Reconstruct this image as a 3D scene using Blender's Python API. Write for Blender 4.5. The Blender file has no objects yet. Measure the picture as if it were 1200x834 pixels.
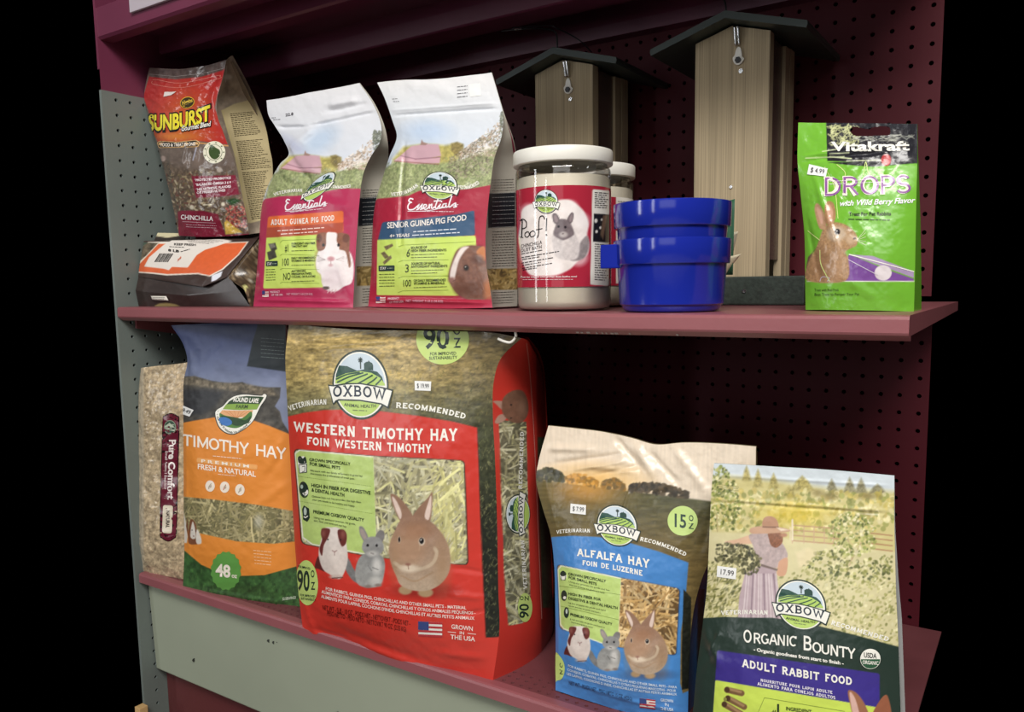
import bpy, bmesh, math, random
import numpy as np
from mathutils import Vector, geometry
C = bpy.context.scene.collection
SC = bpy.context.scene
rng = np.random.RandomState(7)
random.seed(5)

# ------------------------------------------------------------------ camera, light, exposure
CAMZ = 1.30                       # camera height above the shop floor (m)
F_PX, YAW, PITCH, ROLL, CY = 937.087, 0.58593, 0.11427, -0.01498, 441.655
_d = np.array([-math.sin(YAW)*math.cos(PITCH), math.cos(YAW)*math.cos(PITCH), -math.sin(PITCH)])
_r0 = np.array([math.cos(YAW), math.sin(YAW), 0.0]); _u0 = np.cross(_r0, _d)
_r = _r0*math.cos(ROLL)+_u0*math.sin(ROLL); _u = -_r0*math.sin(ROLL)+_u0*math.cos(ROLL)
cam_d = bpy.data.cameras.new('camera'); cam = bpy.data.objects.new('camera', cam_d); C.objects.link(cam)
from mathutils import Matrix
cam.matrix_world = Matrix(((_r[0], _u[0], -_d[0], 0), (_r[1], _u[1], -_d[1], 0), (_r[2], _u[2], -_d[2], CAMZ), (0, 0, 0, 1)))
cam_d.sensor_width = 36; cam_d.lens = F_PX/1200*36; cam_d.shift_y = (CY-417)/1200
cam_d.clip_start = .02
SC.camera = cam

w = bpy.data.worlds.new('shop_dark'); SC.world = w; w.use_nodes = True
w.node_tree.nodes['Background'].inputs[0].default_value = (0, 0, 0, 1)
w.node_tree.nodes['Background'].inputs[1].default_value = 0.0
SC.view_settings.view_transform = 'Standard'; SC.view_settings.look = 'None'
SC.view_settings.gamma = 1; SC.view_settings.use_curve_mapping = False
SC.view_settings.exposure = 0.0
SC.cycles.transparent_max_bounces = 16

def area(name, loc, target, sx, sy, power, col=(1, .97, .92)):
    l = bpy.data.lights.new(name, 'AREA'); l.shape = 'RECTANGLE'; l.size = sx; l.size_y = sy
    l.energy = power; l.color = col
    o = bpy.data.objects.new(name, l); C.objects.link(o); o.location = loc
    o.rotation_euler = (Vector(target)-Vector(loc)).to_track_quat('-Z', 'Y').to_euler()
    return o
# ceiling fluorescents over the aisle (long tubes) and the bright shop front farther back
area('ceiling_light_near', (.4, -.85, 2.95), (-.6, .8, .9), 1.9, .45, 78)
area('ceiling_light_far', (.9, -2.0, 2.8), (-.6, .8, 1.1), 2.4, .6, 16)
area('shop_front_window', (1.2, -5.5, 1.9), (-.6, .8, 1.0), 3.5, 1.6, 20, (.95, .98, 1))
area('narrow_window', (-3.1, -2.2, 1.7), (-.5, .85, 1.2), .32, 1.9, 20, (.95, .98, 1))
area('narrow_window', (-1.35, -3.3, 1.7), (-.5, .85, 1.2), .22, 1.9, 12, (.95, .98, 1))

# ------------------------------------------------------------------ geometry of the view (mm, camera at origin)
def rays(q):
    q = np.atleast_2d(np.asarray(q, float))
    return _d[None]+((q[:, :1]-600)/F_PX)*_r[None]+((CY-q[:, 1:2])/F_PX)*_u[None]
def on_plane(q, o, n):
    R = rays(q); return R*((np.dot(o, n))/(R@n))[:, None]
def atY(x, y, Y): R = rays([(x, y)])[0]; return R*Y/R[1]
def atX(x, y, X): R = rays([(x, y)])[0]; return R*X/R[0]
def proj(P):
    P = np.asarray(P, float); z = P@_d
    return np.stack([600+F_PX*(P@_r)/z, CY-F_PX*(P@_u)/z], -1)
def wm(P):                         # mm in camera-centred axes -> metres in the scene
    return np.asarray(P, float)/1000+np.array([0, 0, CAMZ])

# ------------------------------------------------------------------ objects
def s2l(c):
    c = np.asarray(c, float); return np.where(c <= .04045, c/12.92, ((c+.055)/1.055)**2.4)
def h(s):                          # '#rrggbb' -> sRGB floats
    return np.array([int(s[i:i+2], 16)/255 for i in (1, 3, 5)])
def tag(o, label=None, cat=None, group=None, kind=None):
    for k, v in (('label', label), ('category', cat), ('group', group), ('kind', kind)):
        if v: o[k] = v
    return o
def empty(name, loc_mm, label, cat, group=None):
    o = bpy.data.objects.new(name, None); C.objects.link(o); o.location = wm(loc_mm); o.empty_display_size = .03
    return tag(o, label, cat, group)
def mesh(name, V, Fc, mats, parent=None, col=None, smooth=True, mi=None, kind=None, label=None):
    """V in mm (camera-centred); one mesh object, origin at its parent's origin or its own base."""
    W = wm(V)
    if parent is not None: org = np.array(abs_loc(parent))
    else: org = np.array([W[:, 0].mean(), W[:, 1].mean(), W[:, 2].min()])
    me = bpy.data.meshes.new(name); me.from_pydata((W-org).tolist(), [], [list(map(int, f)) for f in Fc])
    if not isinstance(mats, (list, tuple)): mats = [mats]
    for m in mats: me.materials.append(m)
    if mi is not None: me.polygons.foreach_set('material_index', np.asarray(mi, dtype=np.int32))
    if col is not None:
        at = me.color_attributes.new('Col', 'FLOAT_COLOR', 'POINT')
        cc = np.ones((len(V), 4), np.float32); cc[:, :3] = s2l(np.clip(col, 0, 1))
        at.data.foreach_set('color', cc.ravel())
    me.polygons.foreach_set('use_smooth', np.full(len(me.polygons), smooth))
    me.update()
    o = bpy.data.objects.new(name, me); C.objects.link(o)
    if parent is None: o.location = org
    else: o.parent = parent
    if kind: o['kind'] = kind
    if label: o['label'] = label
    return o
def abs_loc(o):
    v = Vector((0, 0, 0))
    while o is not None: v += o.location; o = o.parent
    return v

# ------------------------------------------------------------------ materials
def mat(name, rgb=None, rough=.5, metal=0, spec=.5, attr=False, bump=0, bscale=200, var=0, vscale=30, coat=0, trans=0, alpha=1, stretch=None):
    m = bpy.data.materials.new(name); m.use_nodes = True; nt = m.node_tree; b = nt.nodes['Principled BSDF']
    b.inputs['Roughness'].default_value = rough; b.inputs['Metallic'].default_value = metal
    b.inputs['Specular IOR Level'].default_value = spec; b.inputs['Coat Weight'].default_value = coat
    b.inputs['Coat Roughness'].default_value = .12
    b.inputs['Transmission Weight'].default_value = trans; b.inputs['Alpha'].default_value = alpha
    tc = nt.nodes.new('ShaderNodeTexCoord')
    vec = tc.outputs['Object']
    if stretch:
        mp = nt.nodes.new('ShaderNodeMapping'); mp.inputs['Scale'].default_value = stretch
        nt.links.new(vec, mp.inputs['Vector']); vec = mp.outputs['Vector']
    if attr:
        a = nt.nodes.new('ShaderNodeAttribute'); a.attribute_name = 'Col'; src = a.outputs['Color']
        nt.links.new(src, b.inputs['Base Color'])
    else:
        lin = list(s2l(rgb))+[1]
        b.inputs['Base Color'].default_value = lin
        if var:
            n = nt.nodes.new('ShaderNodeTexNoise'); n.inputs['Scale'].default_value = vscale; n.inputs['Detail'].default_value = 5
            nt.links.new(vec, n.inputs['Vector'])
            rp = nt.nodes.new('ShaderNodeValToRGB'); e = rp.color_ramp.elements
            e[0].position = .3; e[1].position = .7
            e[0].color = [c*(1-var) for c in lin[:3]]+[1]; e[1].color = [min(1, c*(1+var)) for c in lin[:3]]+[1]
            nt.links.new(n.outputs['Fac'], rp.inputs['Fac']); nt.links.new(rp.outputs['Color'], b.inputs['Base Color'])
    if bump:
        n2 = nt.nodes.new('ShaderNodeTexNoise'); n2.inputs['Scale'].default_value = bscale; n2.inputs['Detail'].default_value = 4
        nt.links.new(vec, n2.inputs['Vector'])
        bp = nt.nodes.new('ShaderNodeBump'); bp.inputs['Strength'].default_value = bump; bp.inputs['Distance'].default_value = .002
        nt.links.new(n2.outputs['Fac'], bp.inputs['Height']); nt.links.new(bp.outputs['Normal'], b.inputs['Normal'])
    return m
def film_mat(name, tint=(1, 1, 1), refl=.12, rough=.12, dens=.0):
    """clear plastic: mostly see-through, a little milky, with a glossy skin"""
    m = bpy.data.materials.new(name); m.use_nodes = True; nt = m.node_tree
    nt.nodes.remove(nt.nodes['Principled BSDF']); out = nt.nodes['Material Output']
    tr = nt.nodes.new('ShaderNodeBsdfTransparent'); tr.inputs[0].default_value = (*tint, 1)
    gl = nt.nodes.new('ShaderNodeBsdfGlossy'); gl.inputs['Roughness'].default_value = rough
    df = nt.nodes.new('ShaderNodeBsdfDiffuse'); df.inputs[0].default_value = (.7, .7, .68, 1)
    lw = nt.nodes.new('ShaderNodeLayerWeight'); lw.inputs['Blend'].default_value = .25
    ma = nt.nodes.new('ShaderNodeMath'); ma.operation = 'MULTIPLY_ADD'; ma.inputs[1].default_value = .7; ma.inputs[2].default_value = refl
    nt.links.new(lw.outputs['Fresnel'], ma.inputs[0])
    m1 = nt.nodes.new('ShaderNodeMixShader'); m1.inputs[0].default_value = dens
    nt.links.new(tr.outputs[0], m1.inputs[1]); nt.links.new(df.outputs[0], m1.inputs[2])
    m2 = nt.nodes.new('ShaderNodeMixShader')
    nt.links.new(ma.outputs[0], m2.inputs[0]); nt.links.new(m1.outputs[0], m2.inputs[1]); nt.links.new(gl.outputs[0], m2.inputs[2])
    nt.links.new(m2.outputs[0], out.inputs['Surface'])
    return m

# ------------------------------------------------------------------ small shape helpers (all in mm)
class MB:
    def __init__(s): s.V = []; s.F = []; s.mi = []
    def add(s, V, Fc, mi=0):
        k = len(s.V); s.V += [tuple(map(float, v)) for v in V]; s.F += [tuple(i+k for i in f) for f in Fc]; s.mi += [mi]*len(Fc)
    def box(s, a, b, bev=0, mi=0):
        lo = np.minimum(a, b); hi = np.maximum(a, b)
        if bev <= 0:
            V = [(x, y, z) for x in (lo[0], hi[0]) for y in (lo[1], hi[1]) for z in (lo[2], hi[2])]
            s.add(V, [(0, 1, 3, 2), (4, 6, 7, 5), (0, 4, 5, 1), (2, 3, 7, 6), (0, 2, 6, 4), (1, 5, 7, 3)], mi); return
        bm = bmesh.new(); bmesh.ops.create_cube(bm, size=1)
        for v in bm.verts: v.co = Vector([(lo[i]+hi[i])/2+v.co[i]*(hi[i]-lo[i]) for i in range(3)])
        bmesh.ops.bevel(bm, geom=list(bm.edges), offset=bev, segments=2, affect='EDGES', profile=.6)
        bm.verts.index_update(); s.add([v.co[:] for v in bm.verts], [[v.index for v in f.verts] for f in bm.faces], mi); bm.free()
    def prism(s, poly, axis, a, b, mi=0):
        """poly of 2-D points in the plane of the other two axes (cyclic order), swept along axis from a to b"""
        o = {0: (1, 2), 1: (0, 2), 2: (0, 1)}[axis]; n = len(poly); V = []
        for c in (a, b):
            for p in poly:
                v = [0, 0, 0]; v[axis] = c; v[o[0]] = p[0]; v[o[1]] = p[1]; V.append(v)
        Fc = [list(range(n))[::-1], list(range(n, 2*n))]+[(i, (i+1) % n, n+(i+1) % n, n+i) for i in range(n)]
        s.add(V, Fc, mi)
    def lathe(s, prof, c, n=64, mi=0, closed=False):
        V = []; m = len(prof)
        for i in range(n):
            a = 2*math.pi*i/n
            for r_, z in prof: V.append((c[0]+r_*math.cos(a), c[1]+r_*math.sin(a), c[2]+z))
        Fc = []
        for i in range(n):
            j = (i+1) % n
            for k in range(m-1): Fc.append((i*m+k, j*m+k, j*m+k+1, i*m+k+1))
        s.add(V, Fc, mi)
    def tube(s, pts, rad, n=8, mi=0, caps=True):
        P = np.array(pts, float); m = len(P); T = np.gradient(P, axis=0); V = []
        up = np.array([0, 0, 1.]); 
        for i in range(m):
            t = T[i]/np.linalg.norm(T[i]); a = np.cross(t, up if abs(t[2]) < .9 else np.array([1., 0, 0])); a /= np.linalg.norm(a); b = np.cross(t, a)
            rr = rad[i] if hasattr(rad, '__len__') else rad
            for k in range(n): V.append(P[i]+rr*(a*math.cos(2*math.pi*k/n)+b*math.sin(2*math.pi*k/n)))
        Fc = [(i*n+k, i*n+(k+1) % n, (i+1)*n+(k+1) % n, (i+1)*n+k) for i in range(m-1) for k in range(n)]
        if caps: Fc += [tuple(range(n))[::-1], tuple(range((m-1)*n, m*n))]
        s.add(V, Fc, mi)
    def build(s, name, mats, parent=None, smooth=False, **k):
        o = mesh(name, np.array(s.V), s.F, mats, parent, None, smooth, s.mi, **k)
        bm = bmesh.new(); bm.from_mesh(o.data); bmesh.ops.recalc_face_normals(bm, faces=bm.faces); bm.to_mesh(o.data); bm.free()
        return o
def crv(pts, n=12, closed=False):
    """Catmull-Rom through points"""
    P = np.array(pts, float); m = len(P); out = []
    rg = range(m) if closed else range(m-1)
    for i in rg:
        p0 = P[(i-1) % m] if closed or i > 0 else 2*P[0]-P[1]
        p1 = P[i]; p2 = P[(i+1) % m]
        p3 = P[(i+2) % m] if closed or i+2 < m else 2*P[-1]-P[-2]
        for k in range(n):
            t = k/n
            out.append(.5*((2*p1)+(-p0+p2)*t+(2*p0-5*p1+4*p2-p3)*t*t+(-p0+3*p1-3*p2+p3)*t**3))
    if not closed: out.append(P[-1])
    return np.array(out)

# ------------------------------------------------------------------ noise
def vnoise(x, y, seed=0):
    x = np.asarray(x, float); y = np.asarray(y, float)
    xi = np.floor(x).astype(np.int64); yi = np.floor(y).astype(np.int64); fx = x-xi; fy = y-yi
    fx = fx*fx*(3-2*fx); fy = fy*fy*(3-2*fy)
    def hs(a, b):
        k = (a*374761393+b*668265263+seed*974711) & 0x7fffffff
        k = ((k ^ (k >> 13))*1274126177) & 0x7fffffff
        return ((k ^ (k >> 16)) & 0xffff)/65535.
    return (hs(xi, yi)*(1-fx)+hs(xi+1, yi)*fx)*(1-fy)+(hs(xi, yi+1)*(1-fx)+hs(xi+1, yi+1)*fx)*fy
def fbm(x, y, seed=0, o=4):
    v = 0; a = .5; t = 0
    for i in range(o):
        v = v+a*vnoise(x*2**i, y*2**i, seed+i*17); t += a; a *= .55
    return v/t

# ------------------------------------------------------------------ a printed surface: grid of points + colours + lettering
class Surf:
    def __init__(s, P):            # P (nv, nu, 3) mm
        s.P = P; s.nv, s.nu = P.shape[:2]; s.Q = proj(P)
        dv, du = np.gradient(P, axis=(0, 1)); n = np.cross(du, dv); n /= np.linalg.norm(n, axis=2, keepdims=True)+1e-12
        if np.median((n*P).sum(2)) > 0 and np.mean((n*P).sum(2)) > 0: n = -n
        s.N = n; s.col = np.ones((s.nv*s.nu, 3))*.8
        s.X = s.Q[..., 0].ravel(); s.Y = s.Q[..., 1].ravel()
        s.du = np.gradient(s.Q, axis=1); s.dv = np.gradient(s.Q, axis=0)
    def at(s, q, off=.3):
        q = np.atleast_2d(np.asarray(q, float))
        sv = max(1, s.nv//30); su = max(1, s.nu//24)
        iv = np.arange(0, s.nv, sv); iu = np.arange(0, s.nu, su); sub = s.Q[np.ix_(iv, iu)].reshape(-1, 2).copy()
        face = (s.N*s.P).sum(2)[np.ix_(iv, iu)].ravel()/np.linalg.norm(s.P, axis=2)[np.ix_(iv, iu)].ravel()
        sub[face > -.12] += 1e5                      # start only from points that face the aisle
        out = np.zeros((len(q), 3))
        for k0 in range(0, len(q), 4000):
            qq = q[k0:k0+4000]
            d2 = ((qq[:, None]-sub[None])**2).sum(2).argmin(1)
            v = iv[d2//len(iu)].astype(float); u = iu[d2 % len(iu)].astype(float)
            for it in range(12):
                a = np.clip(np.round(v).astype(int), 0, s.nv-1); b = np.clip(np.round(u).astype(int), 0, s.nu-1)
                J1 = s.du[a, b]; J2 = s.dv[a, b]; e = qq-s.interp(s.Q, v, u)
                det = J1[:, 0]*J2[:, 1]-J1[:, 1]*J2[:, 0]; det = np.where(abs(det) < 1e-6, 1e-6, det)
                ddu = (e[:, 0]*J2[:, 1]-e[:, 1]*J2[:, 0])/det; ddv = (J1[:, 0]*e[:, 1]-J1[:, 1]*e[:, 0])/det
                u = np.clip(u+np.clip(ddu, -8, 8), 0, s.nu-1); v = np.clip(v+np.clip(ddv, -8, 8), 0, s.nv-1)
            n = s.interp(s.N, v, u); n /= np.linalg.norm(n, axis=1, keepdims=True)
            out[k0:k0+4000] = s.interp(s.P, v, u)+n*off
        return out
    def interp(s, A, v, u):
        a = np.clip(np.floor(v).astype(int), 0, s.nv-2); b = np.clip(np.floor(u).astype(int), 0, s.nu-2)
        fv = (v-a)[:, None]; fu = (u-b)[:, None]
        return (A[a, b]*(1-fu)+A[a, b+1]*fu)*(1-fv)+(A[a+1, b]*(1-fu)+A[a+1, b+1]*fu)*fv
    # ---- colour painting (print of the packaging)
    def mix(s, al, c, idx=None):
        c = np.asarray(c, float)
        if isinstance(c, np.ndarray) and c.ndim == 1: c = c[None]
        if idx is None: s.col = s.col*(1-al[:, None])+c*al[:, None]
        else: s.col[idx] = s.col[idx]*(1-al[:, None])+c*al[:, None]
    def fill(s, c): s.col[:] = c
    def sd(s, poly, idx):
        P = np.asarray(poly, float); x = s.X[idx]; y = s.Y[idx]; ins = np.zeros(len(x), bool); d = np.full(len(x), 1e9)
        for i in range(len(P)):
            x1, y1 = P[i-1]; x2, y2 = P[i]
            c = ((y1 > y) != (y2 > y))
            ins ^= c & (x < (x2-x1)*(y-y1)/((y2-y1) if abs(y2-y1) > 1e-9 else 1e-9)+x1)
            dx, dy = x2-x1, y2-y1; L = dx*dx+dy*dy+1e-12
            t = np.clip(((x-x1)*dx+(y-y1)*dy)/L, 0, 1)
            d = np.minimum(d, np.hypot(x-x1-t*dx, y-y1-t*dy))
        return np.where(ins, d, -d)
    def sub(s, P, m=2):
        P = np.asarray(P, float); a = P.min(0)-m; b = P.max(0)+m
        return np.nonzero((s.X > a[0]) & (s.X < b[0]) & (s.Y > a[1]) & (s.Y < b[1]))[0]
    def poly(s, pts, c, soft=.8, sm=False, al=1., tex=0, ts=3., seed=1):
        P = crv(pts, 8, True) if sm else np.asarray(pts, float)
        idx = s.sub(P, soft+1)
        if len(idx) == 0: return
        a = np.clip(.5+s.sd(P, idx)/soft, 0, 1)*al
        cc = np.asarray(c, float)
        if tex: cc = np.clip(cc[None]*(1+tex*(2*fbm(s.X[idx]/ts, s.Y[idx]/ts, seed)-1))[:, None], 0, 1)
        s.mix(a, cc, idx)
    def grad(s, pts, c0, c1, soft=.8, sm=False, y0=None, y1=None, ax=1, tex=0, ts=3, seed=1):
        P = crv(pts, 8, True) if sm else np.asarray(pts, float); idx = s.sub(P, 3)
        if len(idx) == 0: return
        y0 = P[:, ax].min() if y0 is None else y0; y1 = P[:, ax].max() if y1 is None else y1
        k = np.clip(((s.Y if ax else s.X)[idx]-y0)/(y1-y0), 0, 1)[:, None]
        cc = np.asarray(c0)*(1-k)+np.asarray(c1)*k
        if tex: cc = np.clip(cc*(1+tex*(2*fbm(s.X[idx]/ts, s.Y[idx]/ts, seed)-1))[:, None], 0, 1)
        s.mix(np.clip(.5+s.sd(P, idx)/soft, 0, 1), cc, idx)
    def ell(s, cx, cy, rx, ry, c, rot=0, soft=.8, al=1.):
        m = max(rx, ry)+soft*2+2; idx = s.sub([(cx-m, cy-m), (cx+m, cy+m)], 0)
        if len(idx) == 0: return
        ca, sa = math.cos(math.radians(rot)), math.sin(math.radians(rot)); x = s.X[idx]-cx; y = s.Y[idx]-cy
        u = (x*ca+y*sa)/rx; v = (-x*sa+y*ca)/ry; rr = np.hypot(u, v)
        s.mix(np.clip(.5+(1-rr)*min(rx, ry)/soft, 0, 1)*al, c, idx)
    def line(s, p, q, wd, c, al=1., soft=.9):
        idx = s.sub([p, q], wd+1)
        if len(idx) == 0: return
        x = s.X[idx]; y = s.Y[idx]; dx, dy = q[0]-p[0], q[1]-p[1]
        t = np.clip(((x-p[0])*dx+(y-p[1])*dy)/(dx*dx+dy*dy+1e-9), 0, 1); d = np.hypot(x-p[0]-t*dx, y-p[1]-t*dy)
        s.mix(np.clip(.5+(wd/2-d)/soft, 0, 1)*al, c, idx)
    def pline(s, pts, wd, c, al=1., sm=True):
        P = crv(pts, 6) if sm else pts
        for a, b in zip(P[:-1], P[1:]): s.line(a, b, wd, c, al)
    def strands(s, region, n, cols, ln, wd, seed=0, ang=None, base=None, al=.95):
        """loose hay seen through / printed on the bag: criss-cross strands inside a region"""
        rg = np.random.RandomState(seed); P = np.asarray(region, float); idx0 = s.sub(P, 2)
        if len(idx0) == 0: return
        msk = np.clip(.5+s.sd(P, idx0)/.8, 0, 1); keep = s.col[idx0].copy()
        if base is not None:
            nz = fbm(s.X[idx0]/4, s.Y[idx0]/4, seed)[:, None]
            s.col[idx0] = np.asarray(base[0])*(1-nz)+np.asarray(base[1])*nz
        a, b = P.min(0), P.max(0); xs = s.X[idx0]; ys = s.Y[idx0]; cl = s.col[idx0].copy()
        for k in range(n):
            c = a+(b-a)*rg.rand(2); L = ln*(.5+rg.rand()); th = rg.rand()*math.pi if ang is None else math.radians(ang[0]+(rg.rand()-.5)*ang[1])
            e = np.array([math.cos(th), math.sin(th)])*L/2; cc = np.clip(np.asarray(cols[rg.randint(len(cols))])*(.82+.3*rg.rand()), 0, 1)
            kk = c+np.array([-e[1], e[0]])*.18*(rg.rand()-.5); ww = wd*(.5+rg.rand())
            for p, q in ((c-e, kk), (kk, c+e)):
                lo = np.minimum(p, q)-ww-1; hi = np.maximum(p, q)+ww+1
                j = np.nonzero((xs > lo[0]) & (xs < hi[0]) & (ys > lo[1]) & (ys < hi[1]))[0]
                if not len(j): continue
                dx, dy = q-p; t = np.clip(((xs[j]-p[0])*dx+(ys[j]-p[1])*dy)/(dx*dx+dy*dy+1e-9), 0, 1); d = np.hypot(xs[j]-p[0]-t*dx, ys[j]-p[1]-t*dy)
                m = (np.clip(.5+(ww/2-d)/.9, 0, 1)*al)[:, None]; cl[j] = cl[j]*(1-m)+cc*m
        s.col[idx0] = keep*(1-msk[:, None])+cl*msk[:, None]
    def faces(s):
        i = np.arange(s.nv*s.nu).reshape(s.nv, s.nu)
        return np.stack([i[:-1, :-1], i[:-1, 1:], i[1:, 1:], i[1:, :-1]], -1).reshape(-1, 4)

# ------------------------------------------------------------------ lettering
def arc(cx, cy, rx, ry, a0, a1, n=12):
    return [(cx+rx*math.cos(math.radians(a0+(a1-a0)*i/n)), cy+ry*math.sin(math.radians(a0+(a1-a0)*i/n))) for i in range(n+1)]
_st = [(.12, 0), (.12, 1)]
SLAB = {
 'A': (.78, [[(.05, 0), (.37, 1)], [(.41, 1), (.73, 0)], [(.17, .33), (.61, .33)]]),
 'B': (.70, [_st, [(.12, 1), (.34, 1)]+arc(.36, .76, .22, .24, 90, -90)+[(.12, .52)], [(.12, .52), (.36, .52)]+arc(.38, .26, .25, .26, 90, -90)+[(.12, 0)]]),
 'C': (.72, [arc(.38, .5, .32, .5, 48, 312), [(.62, .98), (.62, .74)]]),
 'D': (.76, [_st, [(.12, 1), (.3, 1)]+arc(.32, .5, .36, .5, 90, -90)+[(.12, 0)]]),
 'E': (.68, [_st, [(.12, 1), (.58, 1)], [(.12, .52), (.46, .52)], [(.12, 0), (.61, 0)], [(.58, 1), (.58, .8)], [(.61, 0), (.61, .22)]]),
 'F': (.64, [_st, [(.12, 1), (.58, 1)], [(.12, .52), (.46, .52)], [(.58, 1), (.58, .8)]]),
 'G': (.78, [arc(.38, .5, .32, .5, 48, 320), [(.46, .44), (.74, .44)], [(.64, .44), (.64, .1)]]),
 'H': (.84, [_st, [(.70, 0), (.70, 1)], [(.12, .52), (.70, .52)]]),
 'I': (.36, [[(.18, 0), (.18, 1)]]),
 'J': (.56, [[(.42, 1), (.42, .25)]+arc(.24, .25, .18, .25, 0, -150)]),
 'K': (.78, [_st, [(.64, 1), (.14, .42)], [(.3, .56), (.68, 0)]]),
 'L': (.64, [_st, [(.12, 0), (.58, 0)], [(.58, 0), (.58, .24)]]),
 'M': (.96, [_st, [(.12, 1), (.47, .1), (.82, 1)], [(.82, 1), (.82, 0)]]),
 'N': (.82, [_st, [(.12, 1), (.66, 0)], [(.66, 0), (.66, 1)]]),
 'O': (.78, [arc(.39, .5, .33, .5, 0, 360, 20)]),
 'P': (.66, [_st, [(.12, 1), (.34, 1)]+arc(.36, .73, .24, .27, 90, -90)+[(.12, .46)]]),
 'Q': (.78, [arc(.39, .5, .33, .5, 0, 360, 20), [(.42, .25), (.74, -.08)]]),
 'R': (.76, [_st, [(.12, 1), (.34, 1)]+arc(.36, .74, .24, .26, 90, -90)+[(.12, .48)], [(.36, .48), (.66, 0)]]),
 'S': (.64, [arc(.32, .75, .24, .25, 25, 270)+arc(.32, .25, .26, .25, 90, -155)[1:]]),
 'T': (.74, [[(.06, 1), (.68, 1)], [(.37, 1), (.37, 0)], [(.06, 1), (.06, .8)], [(.68, 1), (.68, .8)]]),
 'U': (.80, [[(.12, 1), (.12, .3)]+arc(.39, .3, .27, .3, 180, 360)+[(.66, 1)]]),
 'V': (.78, [[(.06, 1), (.38, 0), (.72, 1)]]),
 'W': (1.1, [[(.05, 1), (.29, 0), (.54, .9), (.79, 0), (1.04, 1)]]),
 'X': (.78, [[(.07, 0), (.70, 1)], [(.07, 1), (.70, 0)]]),
 'Y': (.76, [[(.05, 1), (.37, .45)], [(.37, .45), (.69, 1)], [(.37, .45), (.37, 0)]]),
 'Z': (.68, [[(.08, .8), (.08, 1), (.6, 1), (.06, 0), (.62, 0), (.62, .22)]]),
 ' ': (.5, []), '.': (.24, [[(.12, 0), (.12, .1)]]), '!': (.3, [[(.15, .32), (.15, 1)], [(.15, 0), (.15, .1)]]),
}
def strip(pts, th):
    P = np.array(pts, float); n = len(P)
    d = np.diff(P, axis=0); d /= np.linalg.norm(d, axis=1, keepdims=True)+1e-9
    nn = np.stack([-d[:, 1], d[:, 0]], 1); V = []; closed = np.hypot(*(P[0]-P[-1])) < 1e-6
    for i in range(n):
        if closed: a, b = nn[(i-1) % (n-1)], nn[i % (n-1)]
        else: a = nn[max(i-1, 0)]; b = nn[min(i, n-2)]
        m = a+b; L = np.linalg.norm(m)
        m = m/L if L > .3 else a
        k = min(1/max(m@a, .35), 2.2)
        V += [P[i]+m*k*th/2, P[i]-m*k*th/2]
    F = []
    for i in range(n-1): F += [(2*i, 2*i+1, 2*i+3), (2*i, 2*i+3, 2*i+2)]
    return V, F
_gl = {}
def slab_glyph(ch, th, serif):
    k = ('slab', ch, th, serif)
    if k in _gl: return _gl[k]
    wd, st = SLAB.get(ch, SLAB[' ']); V = []; F = []
    def put(pts, t):
        v, f = strip(pts, t); b = len(V); V.extend(v); F.extend([tuple(i+b for i in q) for q in f])
    for p in st:
        pc = [(x, th/2+y*(1-th)) if len(p) > 2 or abs(p[0][1]-p[-1][1]) < .01 else (x, y) for x, y in p]
        put(pc, th)
        if serif:
            for e, e2 in ((p[0], p[1]), (p[-1], p[-2])):
                if min(abs(e[1]), abs(e[1]-1)) < 1e-6 and abs(e[1]-e2[1]) > .4 and not (ch in 'AMVWN' and abs(e[1]-1) < 1e-6 and ch == 'A') and not (ch == 'N' and e == (.66, 0)) and not (ch == 'Z'):
                    sy = th*.33 if e[1] < .5 else 1-th*.33
                    put([(e[0]-.125, sy), (e[0]+.125, sy)], th*.66)
    V = np.array(V).reshape(-1, 2)
    if len(V): V[:, 0] = wd/2+(V[:, 0]-wd/2)*(.86 if serif else 1)
    _gl[k] = (V, F, wd+(.06 if serif else 0)); return _gl[k]
_cu = bpy.data.curves.new('lettering', 'FONT'); _cu.resolution_u = 3
_ob = bpy.data.objects.new('lettering', _cu); C.objects.link(_ob)
def _mesh_of(body, off):
    _cu.body = body; _cu.offset = off; _ob.update_tag(); bpy.context.view_layer.update()
    dg = bpy.context.evaluated_depsgraph_get(); ev = _ob.evaluated_get(dg); me = ev.to_mesh()
    V = np.array([v.co[:2] for v in me.vertices]).reshape(-1, 2); me.calc_loop_triangles()
    F = [tuple(t.vertices) for t in me.loop_triangles]; ev.to_mesh_clear(); return V, F
_cap = {}
def sans_glyph(ch, off):
    k = ('sans', ch, off)
    if k in _gl: return _gl[k]
    if 'H' not in _cap:
        V, _ = _mesh_of('H', 0); _cap['H'] = V[:, 1].max()
        V, _ = _mesh_of('HH', 0); _cap['w'] = V[:, 0].max()-V[:, 0].min()
    cp = _cap['H']
    if ch == ' ': _gl[k] = (np.zeros((0, 2)), [], .38); return _gl[k]
    V, F = _mesh_of('H'+ch+'H', 0); V0, F0 = _mesh_of('HH', 0)
    adv = (V[:, 0].max()-V[:, 0].min())-_cap['w']
    V, F = _mesh_of(ch, off)
    _gl[k] = (V/cp, F, adv/cp); return _gl[k]
def glyph(ch, font):
    if font == 'slab': return slab_glyph(ch, .21, True)
    if font == 'slabl': return slab_glyph(ch, .165, True)
    if font == 'round': return slab_glyph(ch, .15, False)
    if font == 'thin': return slab_glyph(ch, .10, False)
    return sans_glyph(ch, {'sans': 0, 'bold': .02, 'black': .035, 'fat': .075}[font])

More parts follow.
